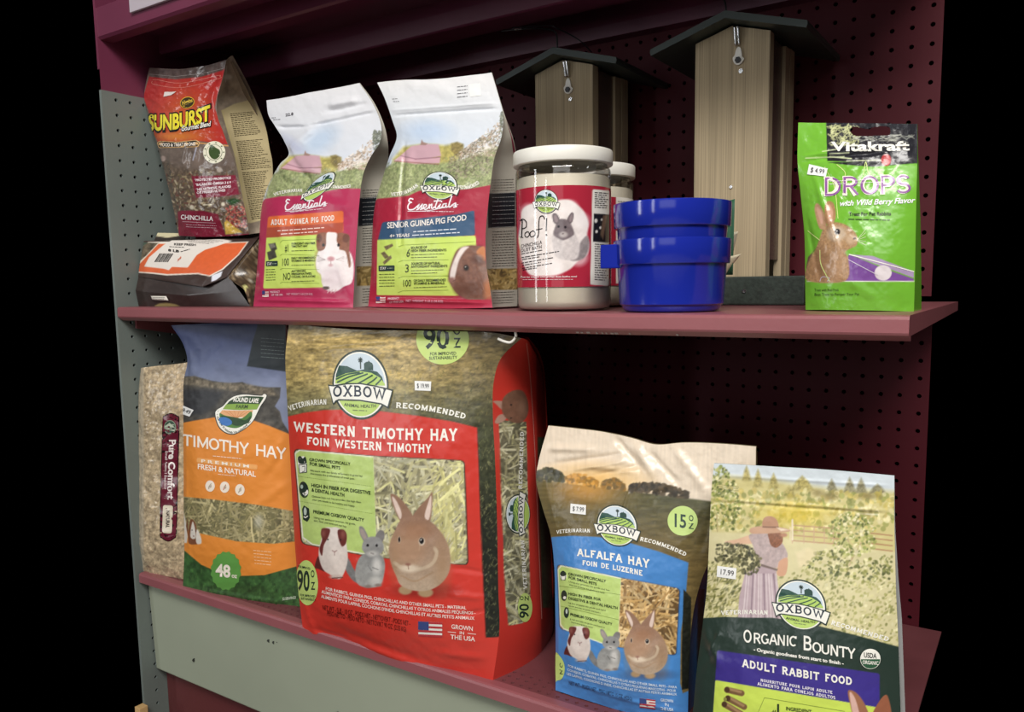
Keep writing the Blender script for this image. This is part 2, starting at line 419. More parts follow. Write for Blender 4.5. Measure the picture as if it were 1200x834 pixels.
class Art:
    """flat inks lying on a Surf: letters, emblems, rules; joined into the same mesh as the film they are printed on"""
    def __init__(s, surf): s.s = surf; s.V = []; s.F = []; s.c = []; s.o = []; s.n = 0
    def tris(s, V, F, col, layer=1, mx=6.):
        V = [tuple(v) for v in np.asarray(V, float)]; F = [tuple(f) for f in F]; mid = {}
        def m(a, b):
            k = (min(a, b), max(a, b))
            if k not in mid: mid[k] = len(V); V.append(((V[a][0]+V[b][0])/2, (V[a][1]+V[b][1])/2))
            return mid[k]
        st = F; out = []
        while st:
            f = st.pop()
            L = [math.hypot(V[f[i]][0]-V[f[(i+1) % 3]][0], V[f[i]][1]-V[f[(i+1) % 3]][1]) for i in range(3)]
            i = max(range(3), key=lambda q: L[q])
            if L[i] <= mx: out.append(f); continue
            a, b, c = f[i], f[(i+1) % 3], f[(i+2) % 3]; k = m(a, b); st += [(a, k, c), (k, b, c)]
        s.V.append(np.array(V)); s.F += [tuple(i+s.n for i in f) for f in out]
        s.c.append(np.tile(np.asarray(col, float), (len(V), 1))); s.o.append(np.full(len(V), layer)); s.n += len(V)
    def poly(s, pts, col, layer=1, sm=False):
        P = crv(pts, 6, True) if sm else np.asarray(pts, float)
        F = geometry.tessellate_polygon([[Vector((p[0], p[1], 0)) for p in P]])
        s.tris(P, F, col, layer)
    def ell(s, cx, cy, rx, ry, col, layer=1, rot=0, n=40):
        ca, sa = math.cos(math.radians(rot)), math.sin(math.radians(rot))
        s.poly([(cx+rx*math.cos(t)*ca-ry*math.sin(t)*sa, cy+rx*math.cos(t)*sa+ry*math.sin(t)*ca) for t in np.linspace(0, 2*math.pi, n, endpoint=False)], col, layer)
    def line(s, pts, wd, col, layer=1, sm=False):
        v, f = strip(crv(pts, 8) if sm else pts, wd); s.tris(v, f, col, layer)
    def rquad(s, c4, rad, col, layer=1):
        s.poly(rq(c4, rad), col, layer)
    def text(s, tx, p0, p1, hh, col, font='sans', pm=None, layer=3, arc=False, up=None, slant=0, h1=None):
        gs = [glyph(ch, font) for ch in tx]; W = sum(g[2] for g in gs); p0 = np.array(p0, float); p1 = np.array(p1, float)
        if pm is None: pm = (p0+p1)/2
        c = 2*np.array(pm, float)-.5*(p0+p1); x = 0; h1 = hh if h1 is None else h1
        V = []; F = []; n = 0
        for g, f, ad in gs:
            if len(g):
                u = (g[:, 0]+x)/W; yy = g[:, 1]
                B = ((1-u)**2)[:, None]*p0+(2*u*(1-u))[:, None]*c+(u**2)[:, None]*p1
                if arc:
                    uc = (x+ad/2)/W; T = 2*(1-uc)*(c-p0)+2*uc*(p1-c); T /= np.hypot(*T); U = np.array([T[1], -T[0]])
                else: U = np.array((0, -1.) if up is None else up, float)
                Hh = hh+(h1-hh)*u
                V.append(B+(yy*Hh)[:, None]*U+(yy*Hh*slant)[:, None]*((p1-p0)/np.hypot(*(p1-p0))))
                F += [tuple(i+n for i in q) for q in f]; n += len(g)
            x += ad
        if V: s.tris(np.concatenate(V), F, col, layer)
    def fine(s, p0, p1, hh, col, seed=0, layer=2):
        """a line of very small print: words as broken dashes"""
        rg = np.random.RandomState(seed); p0 = np.array(p0, float); p1 = np.array(p1, float); L = np.hypot(*(p1-p0)); x = 0
        while x < L:
            k = hh*(1.2+rg.rand()*3.2); e = min(x+k, L)
            if e-x > .6: 
                a = p0+(p1-p0)*x/L; b = p0+(p1-p0)*e/L; s.line([a, b], hh*.55, col, layer)
            x = e+hh*.6
    def out(s, base=.25):
        if not s.n: return np.zeros((0, 3)), [], np.zeros((0, 3))
        q = np.concatenate(s.V); o = np.concatenate(s.o)
        P = s.s.at(q, 0); N = s.s.at(q, 1)-P
        return P+N*(base+.13*o)[:, None], s.F, np.concatenate(s.c)
def rq(c4, rad, n=5):
    """quad with rounded corners (points in order)"""
    c4 = np.array(c4, float); out = []; N = len(c4)
    for i in range(N):
        p = c4[i]; a = c4[i-1]-p; b = c4[(i+1) % N]-p; a = a/np.hypot(*a)*rad; b = b/np.hypot(*b)*rad
        for k in range(n+1):
            t = k/n; out.append((1-t)**2*(p+a)+2*t*(1-t)*p+t*t*(p+b))
    return np.array(out)
def printed(name, surf, arts, m, parent, label=None):
    V = surf.P.reshape(-1, 3); F = [tuple(f) for f in surf.faces()]; c = surf.col; n = len(V); Vs = [V]; cs = [c]
    for a in (arts if isinstance(arts, (list, tuple)) else [arts]):
        v, f, cc = a.out()
        if len(v): Vs.append(v); cs.append(cc); F += [tuple(i+n for i in q) for q in f]; n += len(v)
    return mesh(name, np.concatenate(Vs), F, m, parent, np.concatenate(cs), True, label=label)

# ------------------------------------------------------------------ pouches
def pch(t, k, y):                  # smooth monotone-ish interpolation of control columns
    k = np.asarray(k, float); y = np.asarray(y, float); d = np.gradient(y, k, axis=0)
    i = np.clip(np.searchsorted(k, t, side='right')-1, 0, len(k)-2); hh = (k[i+1]-k[i]); u = (t-k[i])/hh
    sh = (slice(None),)+(None,)*(y.ndim-1); u = u[sh]; hh = hh[sh]
    return (2*u**3-3*u**2+1)*y[i]+(u**3-2*u**2+u)*hh*d[i]+(-2*u**3+3*u**2)*y[i+1]+(u**3-u**2)*hh*d[i+1]
class Pouch:
    def __init__(s, name, label, cat, bl, br, lean, L, R, G=None, bul=((0, 0), (.3, 18), (1, 0)), pw=2.6, depth=((0, 40), (1, 2)), ridges=(), top=None, bot=None,
                 res=1.0, wav=.7, group=None, fold=.12, seed=0, matf=None, side_dir=None, wsc=38):
        s.bl = np.array(bl, float); s.br = np.array(br, float); s.seed = seed
        ex = s.br-s.bl; ex /= np.linalg.norm(ex); a = math.radians(lean)
        nh = np.cross(ex, [0, 0, 1.]); nh /= np.linalg.norm(nh)        # towards the aisle
        ey = np.cross(nh, ex); ey = ey*math.cos(a)-nh*math.sin(a); n = np.cross(ex, ey)
        s.ex, s.ey, s.n, s.back = ex, ey, n, -nh
        o = s.bl
        def ab(q): P = on_plane(q, o, n)-o; return np.stack([P@ex, P@ey], 1)
        s.ab = ab
        A = ab(L); B = ab(R); kl = np.concatenate([[0], np.cumsum(np.hypot(*np.diff((A+B)/2, axis=0).T))]); kl /= kl[-1]
        qh = proj(o+A[:, :1]*ex+A[:, 1:]*ey); nv = int(max(20, np.abs(qh[0, 1]-qh[-1, 1])/res)); nu = int(max(12, max(abs(np.array(L)[:, 0]-np.array(R)[:, 0]))/res))
        t = np.linspace(0, 1, nv+1); u = np.linspace(0, 1, nu+1)
        La = pch(t, kl, A); Ra = pch(t, kl, B)
        AB = La[:, None]*(1-u)[None, :, None]+Ra[:, None]*u[None, :, None]
        for lst, wt in ((top, np.clip((t-.72)/.28, 0, 1)**2), (bot, np.clip((.25-t)/.25, 0, 1)**2)):
            if lst is not None:
                T = ab(lst); row = -1 if lst is top else 0
                uu = (T[:, 0]-AB[row, 0, 0])/(AB[row, -1, 0]-AB[row, 0, 0]); dv = T[:, 1]-np.interp(uu, u, AB[row, :, 1])
                ks = np.concatenate([[0], uu, [1]]); vs = np.concatenate([[0], dv, [0]])
                AB[:, :, 1] += wt[:, None]*pch(u, ks, vs)[None]
        D = np.interp(t, *zip(*bul)) if len(bul) < 3 else pch(t, *map(list, zip(*bul)))
        S = 1-np.abs(2*u-1)**pw
        Bz = D[:, None]*S[None]
        q = proj(o+AB[..., :1]*ex+AB[..., 1:]*ey)
        edge = np.clip(u*(1-u)*14, 0, 1)[None]*np.ones_like(Bz)
        Wz = np.zeros_like(Bz)
        if wav: Wz += wav*2*(fbm(q[..., 0]/wsc, q[..., 1]/wsc, seed+3)-.5)*2+wav*.5*(fbm(q[..., 0]/(wsc*.35), q[..., 1]/(wsc*.35), seed+9)-.5)*2
        for (x0, y0, x1, y1, wd, ht) in ridges:
            dx, dy = x1-x0, y1-y0; LL = dx*dx+dy*dy; tt = ((q[..., 0]-x0)*dx+(q[..., 1]-y0)*dy)/LL; tc = np.clip(tt, 0, 1)
            d = np.hypot(q[..., 0]-x0-tc*dx, q[..., 1]-y0-tc*dy); Wz += ht*np.exp(-(d/wd)**2)*np.clip(np.sin(np.pi*np.clip(tc*.9+.05, 0, 1))*1.6, .15, 1)
        s.Bz = Bz+Wz*edge
        P = o+AB[..., :1]*ex+AB[..., 1:]*ey+s.Bz[..., None]*n
        s.front = Surf(P); s.art = Art(s.front); s.t = t
        s.root = empty(name, (s.bl+s.br)/2, label, cat, group); s.matf = matf
        dep = np.interp(t, *zip(*depth)); bk = s.back if side_dir is None else np.array(side_dir, float)/np.linalg.norm(side_dir)
        RR = P[:, -1]; LL = P[:, 0]
        if G is not None:
            Gq = pch(t, kl, np.array(G, float)); nn = np.cross(bk, [0, 0, 1.])
            RB = np.array([on_plane([Gq[i]], RR[i], nn)[0] for i in range(len(t))])
            dd = (RB-RR)@bk; bad = (dd < 1) | (dd > 260); dd = np.where(bad, 1, dd)
            RB = np.where(bad[:, None], RR+bk*1, RB)
            ng = int(max(8, np.max(Gq[:, 0]-np.array(proj(RR))[:, 0])/res))
        else: RB = RR+bk*dep[:, None]; dd = dep; ng = 8
        LB = LL+bk*np.maximum(dd, 1)[:, None]
        g = np.linspace(0, 1, ng+1); fo = -np.sin(np.pi*g)[None]*(fold*dd)[:, None]
        s.gus = Surf(RR[:, None]*(1-g)[None, :, None]+RB[:, None]*g[None, :, None]+fo[..., None]*ex); s.gart = Art(s.gus)
        s.RB, s.LB = RB, LB
        s.lg = Surf(LB[:, None]*(1-g)[None, :, None]+LL[:, None]*g[None, :, None]+(np.sin(np.pi*g)[None]*(fold*dd)[:, None])[..., None]*ex)
        k = np.linspace(0, 1, 49); ci = np.linspace(nu, 0, 49).astype(int); FP = o+AB[..., :1]*ex+AB[..., 1:]*ey; s.bk = Surf((FP[:, ci]+np.maximum(dd, 1)[:, None, None]*bk-(np.sin(np.pi*k)*4)[None, :, None]*n*np.linspace(1, 0, len(t))[:, None, None])[::2])
        s.lg.col[:] = .5; s.bk.col[:] = .5
    def finish(s, side=None, backc=None, front_name='front_panel'):
        m = s.matf
        s.fo = printed(front_name, s.front, s.art, m, s.root)
        s.go = printed('side_gusset', s.gus, s.gart, m, s.root)
        if side is not None: s.lg.col[:] = side
        s.bk.col[:] = side if backc is None else backc
        mesh('side_gusset', s.lg.P.reshape(-1, 3), s.lg.faces(), m, s.root, s.lg.col)
        s.bo = mesh('back_panel', s.bk.P.reshape(-1, 3), s.bk.faces(), m, s.root, s.bk.col)
        # bottom of the bag
        f = s.front.P[0]; n = s.front.nu; b = s.RB[0][None]*np.linspace(0, 1, n)[:, None]+s.LB[0][None]*(1-np.linspace(0, 1, n))[:, None]
        V = np.concatenate([f, b]); mesh('bag_bottom', V, [(i, i+1, n+i+1, n+i) for i in range(n-1)], m, s.root, np.tile(s.bk.col[0], (2*n, 1)))
        return s.root
def sticker(surf, c4, parent, txt=None, col=(.93, .93, .92), name='price_sticker', lift=.9, tcol=(.15, .15, .17), m=None, fine=()):
    """a paper sticker: its own thin sheet following the surface below"""
    c4 = np.array(c4, float); n = 6; g = np.linspace(0, 1, n)
    q = np.array([[(c4[0]*(1-u)+c4[1]*u)*(1-v)+(c4[3]*(1-u)+c4[2]*u)*v for u in g] for v in g])
    P = surf.at(q.reshape(-1, 2), lift).reshape(n, n, 3); s2 = Surf(P); s2.col[:] = col; a = Art(s2)
    if txt:
        p0 = c4[3]*.72+c4[0]*.28; p1 = c4[2]*.72+c4[1]*.28; hh = np.hypot(*(c4[0]-c4[3]))*.46
        d = (p1-p0); a.text(txt, p0+d*.12, p1-d*.12, hh, tcol, 'sans', up=(c4[0]-c4[3])/np.hypot(*(c4[0]-c4[3])))
    return printed(name, s2, a, m or M['paper'], parent)

# ================================================================== materials used again and again
M = {}
M['paint'] = mat('maroon_paint', h('#8f5459'), .38, var=.06, vscale=9, bump=.15, bscale=120)
M['deck'] = mat('dark_maroon_deck', h('#6f3d41'), .5, var=.1, vscale=12, bump=.15, bscale=120)  # lower deck in a darker maroon than the lip
M['jar_label'] = mat('glossy_jar_label', attr=True, rough=.1)
M['header'] = mat('maroon_header_paint', h('#6a2f46'), .36, var=.06, vscale=9)
M['peg'] = mat('maroon_pegboard_paint', h('#4b131d'), .55, spec=.22, bump=.1, bscale=90)
M['peg_side'] = mat('grey_green_pegboard_paint', h('#6d7672'), .5, var=.07, vscale=7, bump=.1, bscale=90)
M['grey'] = mat('grey_green_metal', h('#989f8d'), .5, var=.05, vscale=5, bump=.05, bscale=30)
M['rail'] = mat('pale_lilac_plastic', h('#b5abb4'), .4)
M['tile'] = mat('floor_tile', h('#a89f94'), .4, var=.08, vscale=3)
M['paper'] = mat('printed_paper', attr=True, rough=.6)
M['foil'] = mat('printed_pouch_film', attr=True, rough=.3, bump=.12, bscale=55)
M['gloss'] = mat('glossy_printed_film', attr=True, rough=.22, bump=.16, bscale=45)
M['matte'] = mat('matte_printed_film', attr=True, rough=.5, bump=.12, bscale=60)
M['white_plastic'] = mat('white_lid_plastic', h('#e9e6dd'), .35)
M['blue'] = mat('cobalt_blue_plastic', h('#1c2b98'), .14, coat=.4)
M['green_board'] = mat('dark_green_recycled_plastic', h('#2b352f'), .6, var=.35, vscale=220, bump=.3, bscale=180)
M['roof'] = mat('dark_green_roof_plastic', h('#2a3531'), .45, bump=.1, bscale=90)
M['steel'] = mat('bright_steel', h('#d8d8d8'), .25, metal=1)
M['cable'] = mat('black_coated_cable', h('#1c1a1e'), .4)
M['tint'] = mat('smoked_window_plastic', h('#6b5850'), .25, alpha=.75)
M['film'] = film_mat('clear_plastic_film')
M['jarplastic'] = film_mat('clear_jar_plastic', refl=.05, rough=.05)
M['tape'] = mat('old_tape_scrap', h('#2f322d'), .6)
M['wood'] = mat('weathered_cedar', h('#a9997d'), .8, var=.26, vscale=30, bump=.25, bscale=60, stretch=(24, 24, .14), spec=.25)
M['carton'] = mat('pale_wood_batten', h('#c7a26e'), .7, var=.1)

# ================================================================== the shelving bay (mm, camera-centred axes)
XL, XR, YB, YF = -1345., -98., 1267., 785.
def zu(x): return np.interp(x, [-1345, -866, -473, -119], [-27.4, -29.1, -32.0, -31.7])   # the upper shelf sags a little

def perf(name, o, eu, ev, nu, nv, pu, pv, r, th, m, parent=None, kind=None, frame=None):
    """sheet with real round holes; o = corner, eu/ev unit axes"""
    o = np.array(o, float); eu = np.array(eu, float); ev = np.array(ev, float); n = np.cross(eu, ev)
    V = []; F = []
    c8 = [(1, 0), (1, 1), (0, 1), (-1, 1), (-1, 0), (-1, -1), (0, -1), (1, -1)]
    for i in range(nu):
        for j in range(nv):
            c = o+eu*(i+.5)*pu+ev*(j+.5)*pv; b = len(V)
            for a, e in c8: V.append(c+eu*a*pu/2+ev*e*pv/2)
            for dpt in (0, -th):
                for k in range(8):
                    t = math.pi/4*k; V.append(c+(eu*math.cos(t)+ev*math.sin(t))*r+n*dpt)
            for k in range(8):
                l = (k+1) % 8; F.append((b+k, b+l, b+8+l, b+8+k)); F.append((b+8+k, b+8+l, b+16+l, b+16+k))
    if frame:
        for q in frame: b = len(V); V += [np.array(p, float) for p in q]; F.append((b, b+1, b+2, b+3))
    return mesh(name, np.array(V), F, m, parent, smooth=False, kind=kind)
p = 25.4
# back panel: two perforated sheets, holes one inch apart
nx = 48
x0 = -296.7+p*6.5-p*nx
ou = perf('wall_back', (x0, YB, 395.1+p*1.5-p*18), (1, 0, 0), (0, 0, 1), nx, 18, p, p, 3.3, 4, M['peg'], kind='structure',
          frame=[[(x0, YB, 433), (x0+nx*p, YB, 433), (x0+nx*p, YB, 470), (x0, YB, 470)]])
x0 = -420.85+p*11.5-p*nx
ol = perf('wall_back', (x0, YB, -90.3+p*1.5-p*18), (1, 0, 0), (0, 0, 1), nx, 18, p, p, 3.3, 4, M['peg'], kind='structure')
# end panel on the left
zs = -80.8-p*32.5; ys = 836-p*1.5
perf('wall_left', (XL, ys, zs), (0, 1, 0), (0, 0, 1), 6, 49, p, p, 3.1, 4, M['peg_side'], kind='structure',
     frame=[[(XL, YF, zs), (XL, ys, zs), (XL, ys, zs+49*p), (XL, YF, zs+49*p)], [(XL-6, YF, zs), (XL, YF, zs), (XL, YF, 372), (XL-6, YF, 372)]])
perf('wall_left', (XL, ys+6*p, zs), (0, 1, 0), (0, 0, 1), 12, 49, p, p, 3.1, 4, M['peg'], kind='structure',  # deeper columns in dark maroon, standing in for the lower light back there
     frame=[[(XL, ys+18*p, zs), (XL, YB, zs), (XL, YB, zs+49*p), (XL, ys+18*p, zs+49*p)]])
zt = zs+49*p
b = MB(); b.box((XL-6, YF, zt), (XL, YB, 640)); b.build('trim_1', M['header'], kind='structure')
b = MB(); b.box((XL-6, YF, -1300), (XL, YB, zs)); b.build('trim_2', M['peg_side'], kind='structure')
b = MB(); b.box((-1300, -3200, -1302), (2300, 760, -1300)); b.build('floor', M['tile'], kind='structure')
# kick panel under the lower shelf
b = MB(); b.box((XL+1, 832, -1300), (XR, 838, -560)); b.build('baseboard_front', mat('dark_maroon_kick', h('#5c2a2c'), .5, bump=.1), kind='structure')

def shelf_deck():
    """upper shelf: folded sheet with a rounded front lip, tapered bracket at each end"""
    root = empty('upper_shelf', (-700, 800, -50), 'upper maroon metal shelf with rolled front lip, pouches and jars standing on it', 'shelf')
    xs = np.linspace(XL+2, XR, 40)
    prof = [(YB-3, 0), (YF+5, 0), (YF+1.5, -1.2), (YF, -4), (YF, -16), (YF+1.2, -18.2), (YF+5, -21), (YF+9, -23.5), (YF+14, -24), (YF+14, -19), (YB-3, -12)]
    V = []; F = []; n = len(prof)
    for x in xs:
        for y, z in prof: V.append((x, y, zu(x)+z))
    for i in range(len(xs)-1):
        for k in range(n): F.append((i*n+k, i*n+(k+1) % n, (i+1)*n+(k+1) % n, (i+1)*n+k))
    F += [tuple(range(n)), tuple(range((len(xs)-1)*n, len(xs)*n))[::-1]]
    o = mesh('shelf_deck', np.array(V), F, M['paint'], root, smooth=False)
    for x in (XL+4,):
        b = MB(); b.prism([(815, -50), (815, -66), (1000, -100), (1240, -118), (1240, -44)], 0, x, x+4); b.build('shelf_bracket', M['paint'], root)
    rg = np.random.RandomState(3); mc = mat('bare_metal_chip', h('#a89c98'), .6)
    for x in (-437, -431, -424, -412, -405, -400, -394, -389, -372, -318):                 # chipped paint along the lip
        wd = 1.5+rg.rand()*3; z = zu(x)-22.2+rg.rand()*.8
        b = MB(); b.prism([(YF+4.6, z+.6), (YF+5.4, z-.6), (YF+7.4, z-1.4), (YF+7, z-.2)], 0, x, x+wd); b.build('paint_chip', mc, root)
shelf_deck()

def lower_shelf():
    root = empty('lower_shelf', (-700, 800, -530), 'lower maroon metal shelf with punched holes along its front, hay bags standing on it', 'shelf')
    z = -508.
    perf('perforated_strip', (XL+3, 805.5, z), (1, 0, 0), (0, 1, 0), 95, 3, 13.4, 12.4, 2.6, 3, M['deck'], root)
    b = MB(); b.box((XL+3, 842.7, z-3), (XR-1, YB-2, z)); b.build('shelf_deck', M['deck'], root)
    b = MB()
    b.prism([(805.5, z), (794, z), (791, z-1), (789.5, z-4), (789.5, z-17), (793, z-19.5), (803, z-19.5), (803, z-3), (805.5, z-3)], 0, XL+3, XR-1)
    b.build('front_lip', M['paint'], root)
    # pale green sheet hanging below the lip
    b = MB(); b.prism([(806, -527), (818, -527), (817, -696), (812, -698), (811, -696)], 0, XL+4, XR-2)
    o = b.build('front_panel', M['grey'], root, label='pale grey green metal front panel')
    for (x, y, dx, dy) in ((316, 748, 5, 5), (325, 746, 6, 8), (322, 750, 4, 5), (228, 771, 3, 5), (396, 833, 3, 4)):
        c = atY(x, y, 811.2); b = MB(); b.prism([(c[0], c[2]), (c[0]+dx, c[2]+dy*.4), (c[0]+dx*.7, c[2]-dy), (c[0]-dx*.5, c[2]-dy*.6)], 1, 807, 810.9); b.build('tape_scrap', M['tape'], root)
lower_shelf()

def header():
    root = empty('top_shelf', (-700, 800, 440), 'dark maroon top shelf overhead seen from below with ribs and a pale edge strip', 'shelf')
    m = M['header']
    b = MB(); b.box((XL, 792, 452), (XR, YB, 456)); b.build('shelf_deck', m, root)
    b = MB(); b.prism([(786, 470), (786, 424), (790, 420), (812, 420), (812, 452), (806, 452), (806, 426), (792, 426), (792, 470)], 0, XL, XR); b.build('front_lip', m, root)
    b = MB(); b.prism([(898, 452), (898, 424), (902, 421), (930, 421), (930, 452)], 0, XL, XR); b.build('shelf_rib', m, root)
    b = MB(); b.prism([(1056, 452), (1056, 433), (1058, 409), (1061, 407), (1110, 407), (1110, 452)], 0, XL, XR); b.build('shelf_rib', m, root)
    b = MB(); b.prism([(1238, 452), (1238, 424), (1240, 405), (1266, 405), (1266, 452)], 0, XL, XR); b.build('shelf_rib', m, root)
    b = MB(); b.box((-1240, 780, 441), (XR, 785.5, 520), 1.2); b.build('price_rail', M['rail'], root, label='pale lilac plastic edge strip')
header()
# a pale batten whose top end shows at the foot of the end panel
c = atY(167, 826.5, 778)
b = MB(); b.box((c[0]-9, 768, -1300), (c[0]+7, 784, c[2]), 1); o = b.build('wooden_batten', M['carton']); tag(o, 'pale wooden batten end at the bottom left foot of the grey panel', 'batten')
# white hook under the upper shelf
hp = crv([(-551, 801, -64.5), (-541, 800, -67.5), (-531, 799, -68), (-524, 799, -61), (-526, 800, -52)], 8)
b = MB(); b.tube(hp, 1.7, 10); o = b.build('plastic_hook', M['white_plastic'], smooth=True); tag(o, 'small bent white hook hanging under the upper shelf lip', 'hook')

# ================================================================== bird feeders
def feeder():
    X, Yf = -363.6, 1090.
    zb = float(zu(X))
    root = empty('bird_feeder', (X, 1170, zb), 'wooden bird feeder with dark green roof, larger in view, behind the blue bowls', 'bird feeder', 'bird feeders')
    b = MB(); b.box((X-104, 1081, zb+.8), (X+104, 1258, 7), 2); bt = b.build('base_tray', M['green_board'], root)
    c = atY(872, 341, 1080.5); b = MB(); b.tube([(c[0], 1081.2, c[2]), (c[0], 1079.6, c[2])], 2.6, 12); b.build('screw', M['steel'], bt)
    top = lambda x: 338-abs(x-X)*.29
    prof = [(X-50.5, 7), (X+50.5, 7), (X+50.5, top(X+50.5)), (X, top(X)), (X-50.5, top(X-50.5))]
    b = MB(); b.prism(prof, 1, Yf, Yf+18); fb = b.build('front_board', M['wood'], root)
    b = MB(); b.prism(prof, 1, 1190, 1212); b.build('back_board', M['wood'], root)
    for sx in (-1, 1):
        b = MB(); b.box((X+sx*50.5, 1166, 7), (X+sx*40, 1186, top(X+sx*50.5)-2)); b.build('batten', M['wood'], root)
        b = MB(); b.box((X+sx*46, Yf+18, 30), (X+sx*44, 1166, top(X+sx*50.5)-2)); b.build('window', M['tint'], root)
    for sx in (-1, 1):
        b = MB(); b.prism([(X, 350), (X+sx*104, 318.5), (X+sx*104.5, 314), (X+sx*103, 310), (X, 340.5)], 1, 1060, 1248); b.build('roof_panel', M['roof'], root)
    # cable loop end, ring terminal and screw on the front board
    for dx in (-2.4, 2.2):
        b = MB(); b.tube(crv([(X+8+dx, Yf-8, 334), (X+8.5+dx, Yf-7, 325), (X+9+dx, Yf-4, 311)], 6), 1.9, 8); b.build('cable_end', M['steel'], root, smooth=True)
    tp = [(X+10+9.5*math.sin(t)*(.62 if math.cos(t) > 0 else 1)*.8, 296+(13 if math.cos(t) > 0 else 10)*math.cos(t)) for t in np.linspace(0, 2*math.pi, 24, endpoint=False)]
    b = MB(); b.prism(tp, 1, Yf-3.5, Yf-1); tm = b.build('ring_terminal', M['white_plastic'], root)
    b = MB(); b.tube([(X+10, Yf-6, 292), (X+10, Yf-1, 292)], 4.2, 6); b.build('bolt', M['cable'], tm)
    b = MB(); b.tube([(X+13, Yf-2, 278), (X+13, Yf+.5, 278)], 3, 12); b.build('screw', M['steel'], root)
    b = MB(); b.tube([(X+2, Yf-1.2, 128), (X+2, Yf+.5, 128)], 2.4, 12); b.build('screw', M['steel'], root)
    return root
fd = feeder()
def copy_tree(o, parent=None):
    c = o.copy(); C.objects.link(c)
    if parent is not None: c.parent = parent
    for ch in list(o.children): copy_tree(ch, c)
    return c
fd2 = copy_tree(fd)
fd2.location = fd.location+Vector((-.2655, .012, .002)); fd2['label'] = 'wooden bird feeder with dark green roof standing behind the white lidded jars'
def cable(root, pts, r=1.3):
    b = MB(); b.tube(crv(pts, 10), r, 8); b.build('hanging_cable', M['cable'], root, smooth=True)
Yc = 1125
q = lambda x, y, Y=Yc: tuple(atY(x, y, Y))
cable(fd2, [q(653, 66, 1120), q(653, 50, 1120), q(651, 38, 1120), q(640, 34, 1110), q(620, 33.5, 1090), q(602, 35, 1075), q(588, 36.5, 1065)])
cable(fd2, [q(600, 33, 1075), q(625, 31, 1095), q(645, 30, 1115), q(652, 33, 1120), q(665, 39, 1135), q(680, 48, 1150), q(693, 61, 1165)], 1.0)
b = MB(); b.tube([q(603, 34.8, 1074), q(611, 34.2, 1081)], 2.0, 10); b.build('crimp', M['steel'], fd2)
cable(fd, [q(851, 13, 1150), q(850, 4, 1150), q(846, -4, 1150), q(838, -10, 1140)])

# ================================================================== jars of dust bath
def jar(cx, cy, rot):
    zb = float(zu(cx))+.3
    b = MB()
    R = 58.3
    root = empty('plastic_jar', (cx, cy, zb), '', 'jar', 'jars of chinchilla dust')
    prof = [(0, .8), (R-8, .8), (R-3, 2), (R-.5, 6), (R, 12), (R, 166), (R-.6, 169), (R-2.5, 171.5), (R-4, 173), (R-4, 184)]
    b.lathe(prof, (cx, cy, zb), 72); b.build('jar_body', M['jarplastic'], root, smooth=True)
    b = MB(); pr = [(0, 2), (R-9, 2), (R-4, 3.2), (R-1.6, 7), (R-1.2, 12), (R-1.2, 158), (R-4, 160), (0, 161)]
    b.lathe(pr, (cx, cy, zb), 72); b.build('dust_powder', mat('beige_dust', h('#cdc5b3'), .8, var=.06, vscale=25), root, smooth=True)
    b = MB(); b.lathe([(R-4, 174.5), (R+2, 174.5), (R+2.6, 175.4), (R+2.6, 189.4), (R+1.8, 191), (R-1, 191.8), (R-8, 192.2), (0, 192.2)], (cx, cy, zb), 96); b.build('lid', M['white_plastic'], root, smooth=True)
    return root
J1 = jar(-499.5, 872.5, 0); J1['label'] = 'front clear jar with white lid and red chinchilla dust bath label'
J2 = jar(-533, 1009, 0); J2['label'] = 'second clear jar with white lid, half hidden between front jar and blue bowls'
def jar_label(root, cx, cy, full):
    zb = float(zu(cx)); a = np.radians(np.linspace(150, 390, 190)); z = np.linspace(29, 146, 125) if full else np.linspace(29, 146, 125)
    P = np.array([[(cx+58.6*math.cos(t), cy+58.6*math.sin(t), zb+zz) for t in a] for zz in z])
    return Surf(P)
red = h('#a62a3c')
s = jar_label(J1, -499.5, 872.5, True); a = Art(s); s.fill(red)
z6 = lambda x, y: (600+x/6.175, 210+y/6.175)
pf = [(70, 230), (60, 320), (45, 420), (60, 520), (80, 610), (130, 690), (230, 700), (330, 690), (420, 650), (480, 590), (545, 545), (560, 470), (545, 400), (555, 320), (525, 240), (480, 190), (420, 150), (340, 150), (260, 190), (180, 170), (110, 190)]
s.poly([z6(*v) for v in pf], h('#e6dcd8'), 2.2, True, tex=.07, ts=6)
for (x, y, r) in ((120, 230, 55), (420, 210, 60), (500, 300, 60), (480, 560, 70), (300, 640, 60), (120, 560, 60)): s.ell(*z6(x, y), r/6.2, r/6.5, h('#f3ecea'), soft=6, al=.6)
# chinchilla sitting in the powder
s.poly([z6(*v) for v in [(545, 410), (560, 480), (530, 560), (470, 590), (420, 580), (470, 520), (500, 450)]], h('#8d8484'), 2, True, tex=.15)
s.poly([z6(*v) for v in [(300, 400), (295, 480), (320, 560), (400, 585), (470, 570), (490, 500), (470, 420), (430, 370)]], h('#cfc6c4'), 2, True, tex=.12)
s.poly([z6(*v) for v in [(310, 350), (300, 400), (340, 430), (375, 440), (430, 415), (450, 390), (430, 330), (405, 295), (340, 290)]], h('#75696c'), 1.6, True, tex=.12)
for c4, cc in (([(292, 255), (300, 310), (330, 325), (345, 290), (320, 248)], '#6a5f62'), ([(400, 290), (420, 320), (440, 300), (446, 250), (428, 242)], '#6a5f62'), ([(303, 265), (310, 305), (328, 312), (333, 290), (318, 260)], '#8f7f82'), ([(412, 290), (422, 308), (434, 294), (438, 258), (428, 254)], '#8f7f82')):
    s.poly([z6(*v) for v in c4], h(cc), 1, True)
